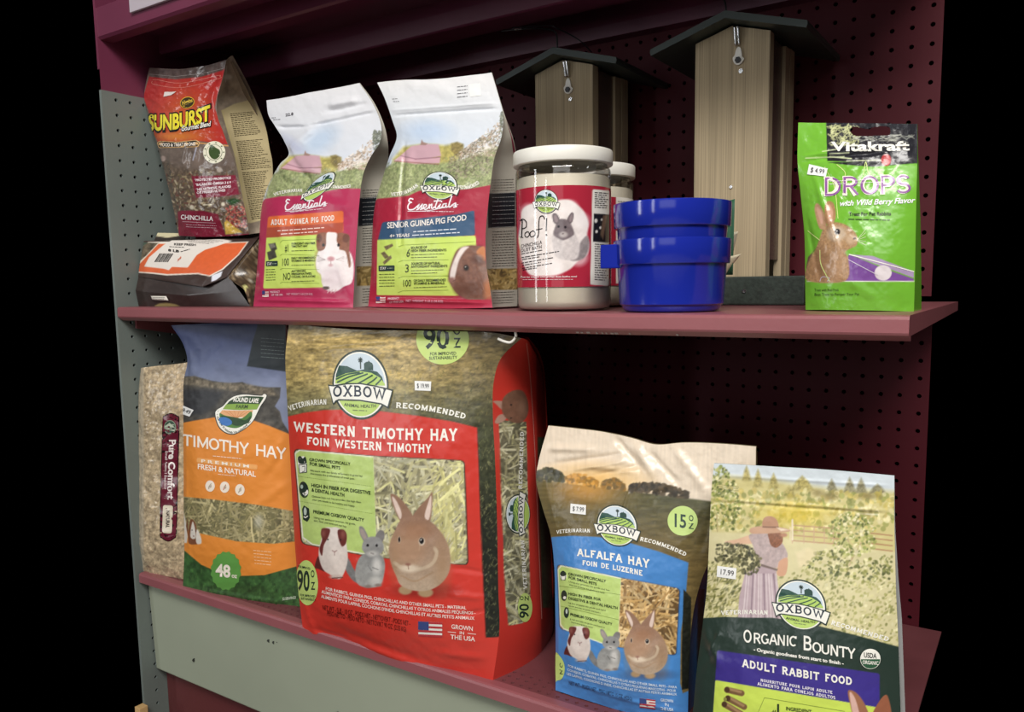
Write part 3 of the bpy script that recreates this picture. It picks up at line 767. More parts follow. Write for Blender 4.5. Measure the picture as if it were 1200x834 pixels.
s.ell(*z6(372, 400), 5, 3.4, h('#b8aeac'), soft=2.5); s.ell(*z6(338, 342), 1.3, 1.4, h('#18141a')); s.ell(*z6(387, 346), 1.4, 1.5, h('#18141a')); s.ell(*z6(368, 394), 1, .7, h('#4a3b40'))
s.poly(rq([z6(582, 72), z6(706, 82), z6(700, 772), z6(566, 762)], 2.4), h('#dedad2'))
s.poly([z6(592, 248), z6(704, 254), z6(702, 458), z6(586, 452)], h('#1d1b1f'))
for v in ((607, 300, 12), (612, 378, 9), (640, 350, 8), (650, 292, 7)): s.ell(*z6(v[0], v[1]), v[2]/6.2, v[2]/6.2*1.3, h('#d6d2cc'))
s.poly([z6(660, 260), z6(690, 262), z6(660, 440), z6(640, 400)], h('#6b5546'), 2)
blk = h('#1c191c')
for k, y in enumerate(list(range(95, 215, 15))+list(range(468, 740, 17))):
    a.fine(z6(596, y), z6(694-(k % 3)*12, y+6), 1.3, blk*1.6, k)
# "Poof!" in thin curling letters
def stroke(pts, w, c=blk, ly=2): a.line([z6(*v) for v in pts], w/6.175, c, ly, sm=True)
stroke([(70, 300), (76, 300), (74, 360), (72, 420)], 8); stroke([(60, 418), (84, 422)], 5)
stroke([(58, 300), (80, 288), (104, 306), (104, 345), (76, 358)], 7)
stroke([(112, 378), (96, 392), (98, 412), (112, 418), (126, 404), (124, 384), (112, 378)], 6)
stroke([(152, 372), (134, 386), (136, 412), (152, 414), (168, 400), (166, 380), (152, 372)], 6)
stroke([(238, 290), (226, 266), (204, 272), (196, 310), (194, 390), (184, 424)], 7); stroke([(172, 366), (222, 356)], 5)
stroke([(252, 280), (250, 330), (248, 372)], 8); a.ell(*z6(250, 402), 1, 1, blk, 2)
a.text('CHINCHILLA', z6(66, 497), z6(218, 466), 25/6.175, blk*1.5, 'sans'); a.text('DUST BATH', z6(66, 528), z6(218, 498), 24/6.175, blk*1.5, 'sans')
for k, (x0, y0, x1, y1) in enumerate(((68, 540, 220, 512), (70, 566, 345, 520), (76, 580, 200, 560), (72, 606, 300, 566), (78, 622, 210, 600), (74, 644, 295, 606), (80, 656, 180, 640))): a.fine(z6(x0, y0), z6(x1, y1), 1.5, blk*1.4, k+30)
a.text('Fun to watch chinchillas dust bathe too!', z6(66, 712), z6(470, 708), 11/6.175, h('#e8d8d8'), 'bold'); a.fine(z6(80, 726), z6(440, 724), 1.2, h('#d9b6ba'), 71)

# ================================================================== emblem used on several bags
DK = h('#27362f'); LG = h('#b7d26c'); WH = h('#efede4'); BLK = h('#1c191c')
def oxbow(a, cx, cy, hw, hh, sl=0., tilt=0., l=2, fine=True):
    def m(zx, zy): u = (zx-522)/196*hw; v = (zy-300)/246*hh; return (cx+u+v*tilt, cy+v+u*sl)
    def e(k, lay, c, n=44): a.poly([m(522+k*196*math.cos(t), 300+(k*246 if math.sin(t) > 0 else k*244)*math.sin(t)) for t in np.linspace(0, 2*math.pi, n, endpoint=False)], c, lay)
    e(1., l, DK); e(.94, l+1, WH)
    a.poly([m(522+172*math.cos(t), 300+220*math.sin(t)) for t in np.linspace(math.pi, 2*math.pi, 24)], h('#c6d4de'), l+2)
    a.poly([m(*v) for v in [(350, 300), (352, 240), (374, 172), (430, 174), (500, 203), (560, 190), (640, 205), (674, 240), (690, 300)]], h('#2f5147'), l+3)
    a.poly([m(*v) for v in [(348, 300), (352, 262), (420, 226), (520, 206), (600, 214), (660, 246), (692, 285), (694, 300)]], h('#b2cf6a'), l+4)
    for p, q, r_ in (((352, 272), (430, 234), (520, 214)), ((362, 292), (450, 248), (545, 216)), ((420, 296), (500, 256), (575, 222)), ((500, 298), (560, 262), (610, 230)), ((570, 298), (612, 268), (640, 242)), ((630, 298), (655, 272), (668, 256))):
        a.line([m(*p), m(*q), m(*r_)], 11/246*hh, h('#2f5147'), l+5, sm=True)
    a.line([m(525, 190), m(523, 130)], 8/196*hw, DK, l+5)
    for k in range(4):
        t = k*math.pi/4; a.line([m(523-17*math.cos(t), 128-20*math.sin(t)), m(523+17*math.cos(t), 128+20*math.sin(t))], 6/196*hw, DK, l+5)
    a.poly([m(*v) for v in [(549, 192), (548, 152), (562, 140), (578, 136), (580, 126), (586, 136), (606, 146), (612, 160), (612, 196)]], h('#2f4a42'), l+5)
    a.poly([m(522+172*math.cos(t), 300+222*math.sin(t)) for t in np.linspace(.52, math.pi-.52, 20)], LG, l+3)
    a.poly([m(*v) for v in [(298, 310), (335, 312), (430, 294), (522, 288), (620, 300), (705, 316), (753, 326), (720, 462), (690, 446), (668, 434), (522, 416), (376, 418), (352, 432), (334, 452)]], DK, l+6)
    a.poly([m(*v) for v in [(306, 320), (337, 322), (432, 304), (522, 298), (620, 310), (703, 326), (743, 336), (713, 446), (690, 434), (670, 424), (522, 406), (374, 408), (350, 420), (338, 438)]], WH, l+7)
    a.text('OXBOW', m(332, 398), m(710, 404), 78/246*hh, h('#1f2b3a'), 'slabl', pm=m(522, 386), layer=l+8, up=(tilt*-1, -1))
    if fine: a.text('ANIMAL HEALTH', m(410, 455), m(634, 455), 22/246*hh, h('#3d4a3a'), 'bold', pm=m(522, 462), layer=l+5); a.fine(m(470, 482), m(570, 482), 12/246*hh, h('#6e8050'), 3, l+5)
oxbow(a, 640.4, 236, 13.8, 14.3, 0.02)
printed('label', s, a, M['jar_label'], J1)
s = jar_label(J2, -533, 1009, True); s.fill(red)
s.poly([(722, 230), (752, 231), (752, 332), (722, 332)], h('#dedad2'))
a = Art(s)
for k, y in enumerate(range(236, 330, 4)): a.fine((724, y), (744, y+.6), 1.2, blk*1.6, k+90)
printed('label', s, a, M['jar_label'], J2)

# ================================================================== blue crock bowls
def bowl(z0, label):
    cx, cy = -351.2, 857.; zb = float(zu(cx))+z0
    root = empty('feeding_bowl', (cx, cy, zb), label, 'bowl', 'stacked blue bowls')
    b = MB(); pr = [(0, .3), (50, .3), (55, 1.2), (57.5, 4), (58.6, 9), (63.4, 53), (63.6, 54), (67.2, 54.4), (67.9, 55.5), (68.6, 80), (68.4, 82), (66.8, 82.6), (66, 81.5), (61, 9), (57, 6), (0, 6)]
    pr = [(r_*.945, z_*.963) for r_, z_ in pr]; b.lathe(pr, (cx, cy, zb), 96); b.build('bowl_body', M['blue'], root, smooth=True)
    return root
b1 = bowl(.2, 'lower blue plastic bowl of the stack, with side clip, standing on the shelf')
b2 = bowl(40.0, 'upper blue plastic bowl sitting inside the lower one')
cx, cy = -351.2, 857.
b = MB(); b.box((cx-66, cy-46, 17), (cx-40, cy-26, 43.5), 1.6); b.build('clip', M['blue'], b1)
for o in b1.children:
    if o.name.startswith('bowl_body'):
        md = o.modifiers.new('edge', 'EDGE_SPLIT'); md.split_angle = math.radians(38)
for o in b2.children:
    md = o.modifiers.new('edge', 'EDGE_SPLIT'); md.split_angle = math.radians(38)

# ================================================================== folded instruction leaflet between bowls and feeder
def leaflet(name, pts, Y0, Y1, col, label):
    P0 = [atY(x, y, Y0 if i in (0, 3) else Y1) for i, (x, y) in enumerate(pts)]
    g = np.linspace(0, 1, 8)
    P = np.array([[(P0[3]*(1-u)+P0[2]*u)*(1-v)+(P0[0]*(1-u)+P0[1]*u)*v for u in g] for v in g]); P[..., 1] += 3*np.sin(np.pi*g)[None]
    s = Surf(P); s.fill(col); o = printed(name, s, Art(s), M['paper'], None)
    md = o.modifiers.new('thickness', 'SOLIDIFY'); md.thickness = .0006
    return tag(o, label, 'leaflet')
leaflet('paper_leaflet', [(846, 236), (861, 233), (858.5, 322), (846, 322)], 948, 955, h('#25553c'), 'green printed leaflet standing behind the blue bowls')
leaflet('paper_leaflet', [(860, 272), (865, 271), (859.5, 294), (858, 294)], 958, 972, h('#e8dfc4'), 'small upright cream paper edge beside the green leaflet')
leaflet('paper_leaflet', [(846, 302), (868.5, 297.5), (852, 318), (846, 328)], 935, 958, h('#e8dfc0'), 'folded cream leaflet lying against the blue bowls')

# ================================================================== green drops pouch at the right end
z7 = lambda x, y: (930+x/3.5478, 135+y/3.5478)
L = [(944, 363), (943.5, 330), (942.7, 276), (938, 225), (934.5, 186), (935, 160), (935.5, 143.5)]
R = [(1071, 365), (1072, 330), (1073, 276), (1074, 225), (1075, 186), (1075, 160), (1075, 145)]
v = Pouch('treat_pouch', 'bright green rabbit treat pouch with black top band at the right end', 'pouch', atY(943, 363.2, 888), atY(1071, 365, 884), 4, L, R,
          bul=((0, 14), (.25, 20), (.6, 12), (.85, 2), (1, 0)), depth=((0, 44), (.5, 26), (.85, 3), (1, 1)), res=.85, wav=.9, matf=M['gloss'], fold=0, seed=11,
          ridges=[(941, 190, 1040, 178, 2, -1.3), (941, 183, 1040, 172, 2, 1.2), (955, 205, 990, 300, 4, 1.4), (962, 195, 1000, 240, 3, -1.2), (944, 250, 965, 330, 4, -1.3), (1000, 330, 1030, 350, 6, 1.2)])
s, a = v.front, v.art; GR = h('#76b83a')
s.grad([(930, 140), (1080, 140), (1080, 370), (930, 370)], GR, h('#6cab33'), y0=140, y1=365)
s.poly([z7(135, 20), z7(520, 20), z7(520, 200), z7(140, 190)], h('#25242a'))
rg = np.random.RandomState(4)
for k in range(130):
    c = np.array(z7(150+rg.rand()*120, 45+rg.rand()*80)); th = rg.rand()*6.28; e = np.array([math.cos(th), math.sin(th)])*(1+rg.rand()*4); s.line(c-e, c+e, .8, h('#e4e7a8')*(.8+.2*rg.rand()))
for k in range(60):
    c = np.array(z7(250+rg.rand()*240, 80+rg.rand()*30)); th = rg.rand()*1.2-.6; e = np.array([math.cos(th), math.sin(th)])*(1+rg.rand()*4); s.line(c-e, c+e, .7, h('#c9cbbd')*(.7+.3*rg.rand()))
for x0, y0, x1, y1, wd in ((150, 160, 230, 156, 1.1), (150, 172, 240, 180, 1.2), (220, 190, 384, 186, .9), (120, 150, 190, 140, 1), (50, 178, 210, 172, 1)): s.line(z7(x0, y0), z7(x1, y1), wd, h('#dfe8b8'))
s.poly([z7(140, 196), z7(384, 190), z7(500, 192), z7(500, 200), z7(330, 214), z7(220, 206)], h('#1f1f24'))
s.ell(*z7(385, 186), 6, 7, h('#b3272c'))
for pp in ([(180, 205), (215, 240), (200, 280)], [(290, 250), (300, 195), (310, 240)], [(130, 215), (170, 300), (185, 430)], [(60, 480), (110, 520)], [(110, 560), (115, 620), (150, 690)]): a.line([z7(*q_) for q_ in pp], .9, h('#cfe08a'), 1, sm=True)
a.text('Vitakraft', z7(160, 148), z7(480, 146), 36/3.55, WH, 'slabl' if False else 'black', layer=3)
a.text('DROPS', z7(122, 338), z7(490, 326), 82/3.55, h('#f2ecd8'), 'slab', layer=3); a.text('DROPS', z7(124, 336), z7(488, 324), 76/3.55, h('#8e5a9c'), 'thin', layer=4)
for k, y in enumerate((272, 284)): a.fine(z7(150, y+4), z7(380, y-6), .8, h('#f4e9f0'), k+5, 5)
a.text('with Wild Berry Flavor', z7(190, 378), z7(500, 364), 22/3.55, h('#f1ecf4'), 'bold', slant=.3, layer=3)
a.text('Treat For Pet Rabbits', z7(230, 418), z7(405, 416), 14/3.55, h('#24351a'), 'bold'); a.fine(z7(228, 432), z7(400, 436), 1.8, h('#2c4020'), 8)
# picture: purple box and rabbit
s.poly([z7(232, 578), z7(384, 640), z7(500, 680), z7(500, 690), z7(150, 690)], h('#7a4f98')); s.poly([z7(232, 578), z7(330, 585), z7(500, 650), z7(500, 676)], h('#a994b8'))
a.line([z7(230, 578), z7(384, 618), z7(500, 650)], 1.1, WH, 1); a.line([z7(228, 600), z7(350, 664)], .7, h('#d8cfdd'), 1)
s.ell(*z7(372, 655), 10, 9, h('#ded6d8')); s.line(z7(56, 690), z7(500, 690), .9, WH)
s.poly([z7(58, 690), z7(52, 630), z7(60, 590), z7(100, 545), z7(80, 570)], h('#6a5644'))
bw = h('#a5825c')
s.poly([z7(*q_) for q_ in [(60, 688), (58, 620), (90, 560), (105, 520), (125, 470), (160, 445), (210, 452), (250, 480), (266, 510), (262, 540), (235, 555), (215, 570), (228, 600), (215, 688)]], bw, 1.6, True, tex=.22, ts=1.6)
s.poly([z7(*q_) for q_ in [(92, 368), (88, 400), (108, 470), (135, 465), (128, 410), (108, 372)]], h('#b48e6c'), 1.2, True, tex=.1); s.poly([z7(*q_) for q_ in [(98, 380), (98, 405), (114, 450), (122, 440), (116, 400)]], h('#cda08a'), 1.5, True)
s.poly([z7(*q_) for q_ in [(140, 358), (128, 390), (135, 450), (165, 448), (176, 410), (165, 365)]], h('#a8805a'), 1.2, True, tex=.1); s.poly([z7(*q_) for q_ in [(148, 370), (140, 400), (146, 440), (158, 436), (164, 400)]], h('#c99c84'), 1.5, True)
s.ell(*z7(180, 492), 11, 9, h('#c9b6a0'), soft=5, al=.8); s.ell(*z7(238, 515), 6, 6, h('#bfa283'), soft=4); s.ell(*z7(182, 484), 3.2, 3.4, BLK, soft=1.2); s.ell(*z7(180, 481), .8, .8, WH); s.ell(*z7(254, 512), 1.8, 1.4, h('#4a3024'))
s.ell(*z7(120, 620), 13, 18, h('#8d6c4c'), soft=8, al=.6); s.ell(*z7(185, 610), 9, 20, h('#b9977a'), soft=8, al=.5)
for dy in (-40, -25, -8, 10, 26): a.line([z7(262, 520), z7(300, 514+dy)], .35, h('#e8e2c8'), 1)
a.line([z7(110, 690), z7(120, 672), z7(150, 676), z7(140, 690)], .6, h('#cfc8d8'), 1, sm=True)
a.text('Treat with Real Fruit', z7(88, 732), z7(188, 730), 11/3.55, h('#28391a'), 'sans'); a.text('Best Treat to Pamper Your Pet', z7(88, 750), z7(274, 748), 11/3.55, h('#28391a'), 'sans')
v.bk.col[:] = h('#3a1c20'); v.gus.col[:] = GR
v.finish(side=GR, backc=h('#4c7a26'))
# hang hole: cut through the film
hole = crv([z7(238, 66), z7(250, 48), z7(300, 58), z7(340, 50), z7(392, 48), z7(396, 80), z7(330, 84), z7(260, 84)], 5, True)
for me, sf in ((v.fo.data, s), (v.bo.data, v.bk)):
    ins = sf.sd(hole, np.arange(sf.nv*sf.nu)) > 0
    bm = bmesh.new(); bm.from_mesh(me); bm.verts.ensure_lookup_table()
    bmesh.ops.delete(bm, geom=[bm.verts[i] for i in np.nonzero(ins)[0]], context='VERTS'); bm.to_mesh(me); bm.free()
sticker(s, [z7(66, 204), z7(144, 222), z7(134, 256), z7(58, 246)], v.root, '$ 4.99')

# ================================================================== the two guinea pig food pouches
def small_panel(a, pts, seed, c=BLK):
    for k, (p, q, hh) in enumerate(pts): a.fine(p, q, hh, c, seed+k)
def flag(a, p, wd, hh, sl=0., l=2):
    x, y = p
    a.poly([(x, y), (x+wd, y+wd*sl), (x+wd, y+wd*sl+hh), (x, y+hh)], h('#e6e2dc'), l)
    for k in range(4):
        y0 = y+hh*k/3.5; a.poly([(x, y0), (x+wd, y0+wd*sl), (x+wd, y0+wd*sl+hh/7), (x, y0+hh/7)], h('#b5323a'), l+1)
    a.poly([(x, y), (x+wd*.44, y+wd*.44*sl), (x+wd*.44, y+wd*.44*sl+hh*.56), (x, y+hh*.56)], h('#34457e'), l+2)
def side_print(s, a, x0f, ypts, sl, seed):
    """back-label print on a gusset: rows of small text, dark facts box, pellet window"""
def farm(s, X0, X1, z, sh):
    """pale sky, pink barn roofs, blossom hedge and meadow printed on both pouches"""
def essent(a, m, c, w):
    """the flowing script word"""
    for p in ([(262, 132), (246, 128), (238, 142), (252, 150), (244, 152), (234, 170), (238, 190), (262, 188), (280, 172)],
              [(280, 172), (292, 160), (284, 176), (288, 186), (276, 190)], [(290, 182), (308, 158), (302, 176), (308, 184), (294, 188)],
              [(308, 180), (326, 172), (328, 160), (316, 162), (314, 180), (326, 186), (340, 174)],
              [(340, 174), (344, 158), (344, 182)], [(344, 166), (356, 156), (354, 176), (362, 178), (370, 168)],
              [(392, 110), (376, 160), (374, 176), (384, 176), (394, 160)], [(366, 138), (402, 134)],
              [(400, 152), (394, 172), (402, 174), (410, 164)], [(428, 150), (414, 154), (412, 170), (422, 170), (430, 152), (428, 168), (438, 166)],
              [(458, 104), (444, 150), (442, 166), (450, 166), (458, 156)], [(458, 156), (476, 144), (474, 158), (480, 164), (464, 168)]):
        a.line([m(*v) for v in p], w, c, 3, sm=True)
    a.ell(*m(405, 138), w*.6, w*.6, c, 3)
    a.line([m(232, 200), m(340, 192), m(490, 152)], w*.5, c, 3, sm=True)

# ---------------------------------------------------------------- adult pouch (left)
z4 = lambda x, y: (290+x/5.2125, 210+y/5.2125)
z3 = lambda x, y: (300+x/6.4125, 90+y/6.4125)
L = [(297, 359.6), (300.5, 325), (303.4, 287), (309, 233), (316, 214), (328, 193), (338.5, 180), (333, 166), (322, 148), (314.5, 135), (312.3, 118.4)]
R = [(413.7, 361.6), (415.5, 325), (417.5, 287), (421, 240), (423.5, 216), (428, 198), (436, 182), (444, 170), (447, 150), (437, 122), (421, 98.2)]
G = [(436, 359), (437, 325), (440, 287), (445, 240), (448, 216), (452, 200), (455, 186), (455, 172), (451, 150), (439, 122), (422, 98.2)]
v = Pouch('food_pouch', 'crimson guinea pig food pouch with orange title band and white guinea pig', 'pouch', atY(297, 359.6, 862), atY(413.7, 361.6, 856), 5, L, R, G,
          bul=((0, 3), (.12, 14), (.4, 17), (.62, 12), (.8, 3), (1, 0)), pw=3, depth=((0, 60), (.5, 55), (.75, 26), (.9, 3), (1, 1)), res=.85, wav=1.0, matf=M['foil'], seed=2,
          top=[(330, 116), (370, 108), (400, 102.5)], bot=[(340, 360.5), (380, 361.5)],
          ridges=[(322, 150, 360, 150, 2.2, -3.30), (360, 150, 444, 131, 2.2, -3.30), (338, 180, 372, 152, 5, 3.60), (338, 182, 378, 222, 5, -4.50), (352, 208, 380, 196, 5, 3.00), (372, 212, 398, 204, 4, -2.25), (385, 125, 420, 118, 4, 3.60), (380, 133, 432, 121, 3, -2.40),
                  (322, 190, 352, 214, 4, 2.40), (340, 285, 336, 250, 5, 1.80), (350, 240, 360, 300, 6, -1.80), (420, 245, 380, 240, 7, 1.50), (300, 352, 412, 355, 2.4, 2.40), (400, 300, 412, 350, 5, 2.10), (305, 300, 312, 350, 5, 1.50)], group=None)
s, a = v.front, v.art
CR = h('#b23057')
s.grad([(280, 80), (470, 80), (470, 240), (280, 240)], h('#e4e3e6'), h('#d7dce6'), y0=100, y1=190)
s.ell(375, 165, 22, 12, h('#bccfe6'), rot=-35, soft=14, al=.8); s.ell(345, 172, 16, 6, h('#b9bfdc'), rot=40, soft=8, al=.6)
sh_ = lambda x, y: z3(x, y)
def farmland(s, z, g=1.0):
    rg = np.random.RandomState(8)
    s.poly([z(180, 680), (z(250, 600)), z(380, 590), z(460, 600), z(520, 610), z(600, 600), z(640, 620), z(620, 700), z(560, 760), z(180, 760)], h('#b8ad68'), 4, tex=.25, ts=3)
    s.poly([z(560, 600), z(600, 592), z(640, 610), z(640, 670), z(600, 690), z(560, 650)], h('#8a7c50'), 2.5, tex=.35, ts=2)
    s.poly([z(90, 840), z(130, 740), z(200, 690), z(330, 700), z(480, 730), z(600, 720), z(700, 690), z(800, 650), z(900, 640), z(900, 1000), z(60, 1000)], h('#979f72'), 3, tex=.35, ts=2)
    for k in range(900):
        x = 60+rg.rand()*840; y = 700+rg.rand()*260; c = np.array(z(x, y)); L_ = .8+rg.rand()*2.2
        s.line(c, c+np.array([rg.randn()*.5, -L_]), .7, np.array([(.64, .67, .46), (.50, .55, .36), (.77, .77, .60), (.40, .46, .30)][rg.randint(4)]), .75)
    # blossom hedge
    for k in range(420):
        t = rg.rand(); x = 620+t*260; top = 660-t*190; y = top+rg.rand()*(705-top); c = np.array(z(x, y)); e = np.array([rg.randn(), rg.randn()])*.9
        s.line(c-e, c+e, .9, np.array([(.93, .88, .84), (.83, .74, .66), (.70, .60, .50), (.96, .93, .90), (.52, .44, .36)][rg.randint(5)]), .8)
    for k in range(200):
        x = 880+rg.rand()*90; y = 410+rg.rand()*150; c = np.array(z(x, y)); e = np.array([rg.randn(), rg.randn()])*.9
        s.line(c-e, c+e, 1.0, np.array([(.42, .44, .38), (.56, .57, .50), (.30, .32, .28)][rg.randint(3)]), .85)
    for k in range(3): s.line(z(730, 650+14*k), z(840, 632+10*k), .7, h('#efe6d6'))
    # pink roofs
    s.poly([z(230, 660), z(300, 600), z(400, 592), z(478, 600), z(496, 680), z(400, 692), z(300, 690)], h('#c9a3ae'), 1.2); s.poly([z(188, 690), z(238, 655), z(330, 688), z(490, 690), z(486, 728), z(330, 724)], h('#cfa6b0'), 1.2)
    s.line(z(232, 660), z(330, 690), .9, h('#8c6673')); s.line(z(330, 690), z(492, 688), .9, h('#8c6673')); s.line(z(190, 694), z(480, 736), 1, h('#94685e'))
    s.poly([z(360, 596), z(368, 560), z(380, 578), z(410, 590), z(395, 600)], h('#a2857c'), 1)
farmland(s, z3)
# crimson label with an arched top
s.poly([(280, 370), (306, 240), z4(105, 125), z4(200, 108), z4(300, 105), z4(400, 100), z4(520, 70), z4(600, 60), (424, 222), (440, 222), (440, 370)], CR, 1)
s.poly(rq([z4(125, 232), z4(586, 196), z4(586, 330), z4(116, 360)], 3), h('#e2703c'), .9); s.poly([z4(120, 300), z4(586, 268), z4(582, 345), z4(112, 364)], h('#b2513c'), .9)
s.poly(rq([z4(116, 362), z4(440, 342), z4(600, 560), z4(470, 665), z4(96, 672)], 2.5), h('#cbe26e'), .9)
s.poly([z4(116, 362), z4(440, 342), z4(445, 380), z4(114, 400)], h('#cbe26e'), .9)
# guinea pig
def pig(s, m):
    W = h('#efe6e6'); BR = h('#8b5a44')
    s.poly([m(*q) for q in [(440, 440), (420, 500), (425, 560), (455, 600), (470, 660), (500, 690), (560, 690), (600, 660), (640, 640), (655, 560), (650, 490), (610, 450)]], h('#7f1f3b'), 5, True, al=.4)
    s.poly([m(*q) for q in [(436, 440), (418, 500), (424, 560), (450, 590), (455, 640), (480, 680), (540, 690), (590, 660), (636, 636), (650, 560), (640, 480), (610, 430), (560, 400), (480, 400)]], W, 1.3, True, tex=.05)
    s.poly([m(*q) for q in [(425, 345), (420, 390), (430, 440), (470, 430), (490, 380), (485, 335), (450, 330)]], BR, 1.2, True, tex=.15)
    s.poly([m(*q) for q in [(545, 338), (540, 380), (560, 430), (600, 450), (620, 540), (632, 520), (622, 440), (626, 380), (620, 345), (580, 332)]], BR, 1.2, True, tex=.15)
    s.poly([m(*q) for q in [(428, 342), (424, 372), (440, 392), (456, 370), (448, 344)]], h('#6e4437'), 1, True); s.poly([m(*q) for q in [(590, 342), (584, 380), (608, 392), (622, 366), (616, 344)]], h('#6e4437'), 1, True)
    s.poly([m(*q) for q in [(484, 334), (480, 400), (470, 450), (510, 440), (550, 450), (560, 420), (545, 380), (546, 336), (514, 328)]], h('#f4eceb'), 1.2, True)
    s.ell(*m(510, 500), 11, 10, h('#f6efee'), soft=6); s.ell(*m(510, 490), 4, 2.6, h('#c98d93'), soft=2); s.line(m(510, 500), m(510, 528), .7, h('#c49aa0')); s.ell(*m(508, 530), 2.4, 1.6, h('#d3a3a8'), soft=2)
    for x in (464, 556): s.ell(*m(x, 406), 1.6, 1.8, BLK, soft=.9)
    s.ell(*m(520, 600), 12, 12, h('#e6d7da'), soft=8, al=.7)
    for x in (500, 520, 540): s.line(m(x, 680), m(x-10, 696), 1.2, h('#d3b8b6'))
    s.ell(*m(480, 668), 4, 2, h('#5a4740'))
pig(s, z4)
for dy in (-16, -6, 6, 18):
    a.line([z4(480, 495), z4(428, 490+dy)], .3, h('#c9bcbc'), 1); a.line([z4(540, 495), z4(592, 490+dy)], .3, h('#c9bcbc'), 1)
s.grad([(290, 352), (440, 352), (440, 370), (290, 370)], CR, h('#c23d64'), y0=352, y1=360)
oxbow(a, 374.5, 219.5, 17, 16, -.42, -.55, fine=False)
a.text('VETERINARIAN', z4(165, 108), z4(338, 82), 3.6, WH, 'slab', pm=z4(255, 86), arc=True); a.text('RECOMMENDED', z4(478, 46), z4(636, 52), 3.6, WH, 'slab', pm=z4(560, 62), arc=True)
essent(a, z4, h('#f3e9ee'), 1.45); a.fine(z4(262, 206), z4(460, 184), 1.3, h('#ecd0da'), 4)
a.text('ADULT GUINEA PIG FOOD', z4(146, 284), z4(534, 256), 34/5.2, h('#f7ece2'), 'slab', pm=z4(340, 276)); a.fine(z4(185, 320), z4(470, 300), 2, h('#f3d9cf'), 5); a.fine(z4(205, 340), z4(430, 325), 2, h('#f3d9cf'), 6)
dkg = h('#2d3a22')
a.text('#1', z4(230, 448), z4(256, 446), 44/5.2, dkg, 'sans'); a.text('100', z4(208, 534), z4(256, 530), 44/5.2, dkg, 'sans'); a.text('NO', z4(218, 620), z4(266, 616), 42/5.2, dkg, 'sans')
for k, (y, ls) in enumerate(((404, ('INGREDIENT HIGH FIBER', 'TIMOTHY HAY')), (492, ('DAILY RECOMMENDED', 'VITAMINS & MINERALS')), (572, ('ARTIFICIAL', 'PRESERVATIVES,', 'COLORS, OR FLAVORS')))):
    for j, t in enumerate(ls): a.text(t, z4(270, y+j*17), z4(270+min(146, 9*len(t)), y+j*17-4), 12/5.2, dkg, 'bold')
    a.fine(z4(270, y+len(ls)*18+2), z4(410, y+len(ls)*18-2), 1.1, dkg, 20+k)
for y in (385, 470, 556, 640): a.line([z4(200, y+(0 if y > 400 else 8)), z4(214, y-8), z4(440, y-16 if y < 400 else y)], .35, h('#7b9438'), 1)
# pellets and their caption
def pellets(s, a, m, pts):
    for (x0, y0, x1, y1, w) in pts:
        s.line(m(x0, y0), m(x1, y1), w, h('#5e5038')); s.line(m(x0, y0-3), m(x1, y1-3), w*.5, h('#93835f'))
for q_ in ([(128, 400), (170, 392), (182, 430), (150, 450)], [(120, 450), (165, 432), (180, 480), (130, 500)]): s.poly([z4(*t) for t in q_], h('#4a4740'), 1, tex=.3, ts=2)
s.poly([z4(128, 400), z4(160, 396), z4(172, 416), z4(140, 432)], h('#7e7a70'), 1, tex=.2, ts=2)
a.rquad([z4(114, 505), z4(186, 502), z4(186, 534), z4(114, 536)], 1, h('#2c3c3e'), 1); a.text('STAY', z4(122, 529), z4(150, 528), 3, WH, 'bold'); a.fine(z4(154, 520), z4(180, 519), 1.2, h('#a8b8a0'), 9)
for k in range(5): a.fine(z4(114, 556+k*16), z4(172, 554+k*16), 1.2, dkg, 40+k)
flag(a, z4(92, 684), 7.6, 8, -.02); a.text('PRODUCT', z4(140, 698), z4(200, 696), 2.2, h('#e9c9d3'), 'bold'); a.text('OF THE USA', z4(148, 716), z4(218, 714), 2.2, h('#e9c9d3'), 'bold'); a.text('NET WEIGHT 5 LB (2.25 KG)', z4(240, 710), z4(400, 710), 2.2, h('#e0a9ba'), 'bold')
a.text('22.8', z3(224, 303), z3(283, 292), 3, h('#5b5a60'), 'bold'); a.fine(z3(118, 314), z3(150, 312), 1.1, h('#6a6a70'), 1); a.fine(z3(130, 328), z3(184, 325), 1.1, h('#6a6a70'), 2)
# gusset print
def gusset_print(s, a, xl, xr, y_grey, y_end, sl, seed, box, win):
    rg = np.random.RandomState(seed)
    s.grad([(s.X.min()-2, s.Y.min()-2), (s.X.max()+2, s.Y.min()-2), (s.X.max()+2, s.Y.max()+2), (s.X.min()-2, s.Y.max()+2)], h('#b9b4a8'), h('#a8a398'), y0=y_grey-30, y1=y_end)
    s.poly([(xl-4, box[0]), (xr, box[0]-2), (xr, box[1]-2), (xl-4, box[1])], h('#20242a'), 1)
    s.strands([(xl-6, win[0]), (xr+4, win[0]-1), (xr+4, win[1]-1), (xl-6, win[1])], 90, [h('#9c8350'), h('#7d683e'), h('#b59c68')], 9, 2.2, seed, base=(h('#4a3d28'), h('#6a5838')))
    y = y_grey
    while y < y_end:
        dark = box[0]-1 < y < box[1]; w_ = win[0]-2 < y < win[1]+2
        if not w_: a.fine((xl+rg.rand()*1, y), (xr-rg.rand()*3, y-1), 1.0, h('#9fa0a0') if dark else h('#3a3935'), seed+int(y*7))
        y += 3.1 if not dark else 5
gusset_print(v.gus, v.gart, 424, 444, 224, 356, 0, 60, (233, 266), (313, 336))
v.finish(side=h('#b3aea4'), backc=h('#8d2a46')); v.root.location.z += .0011
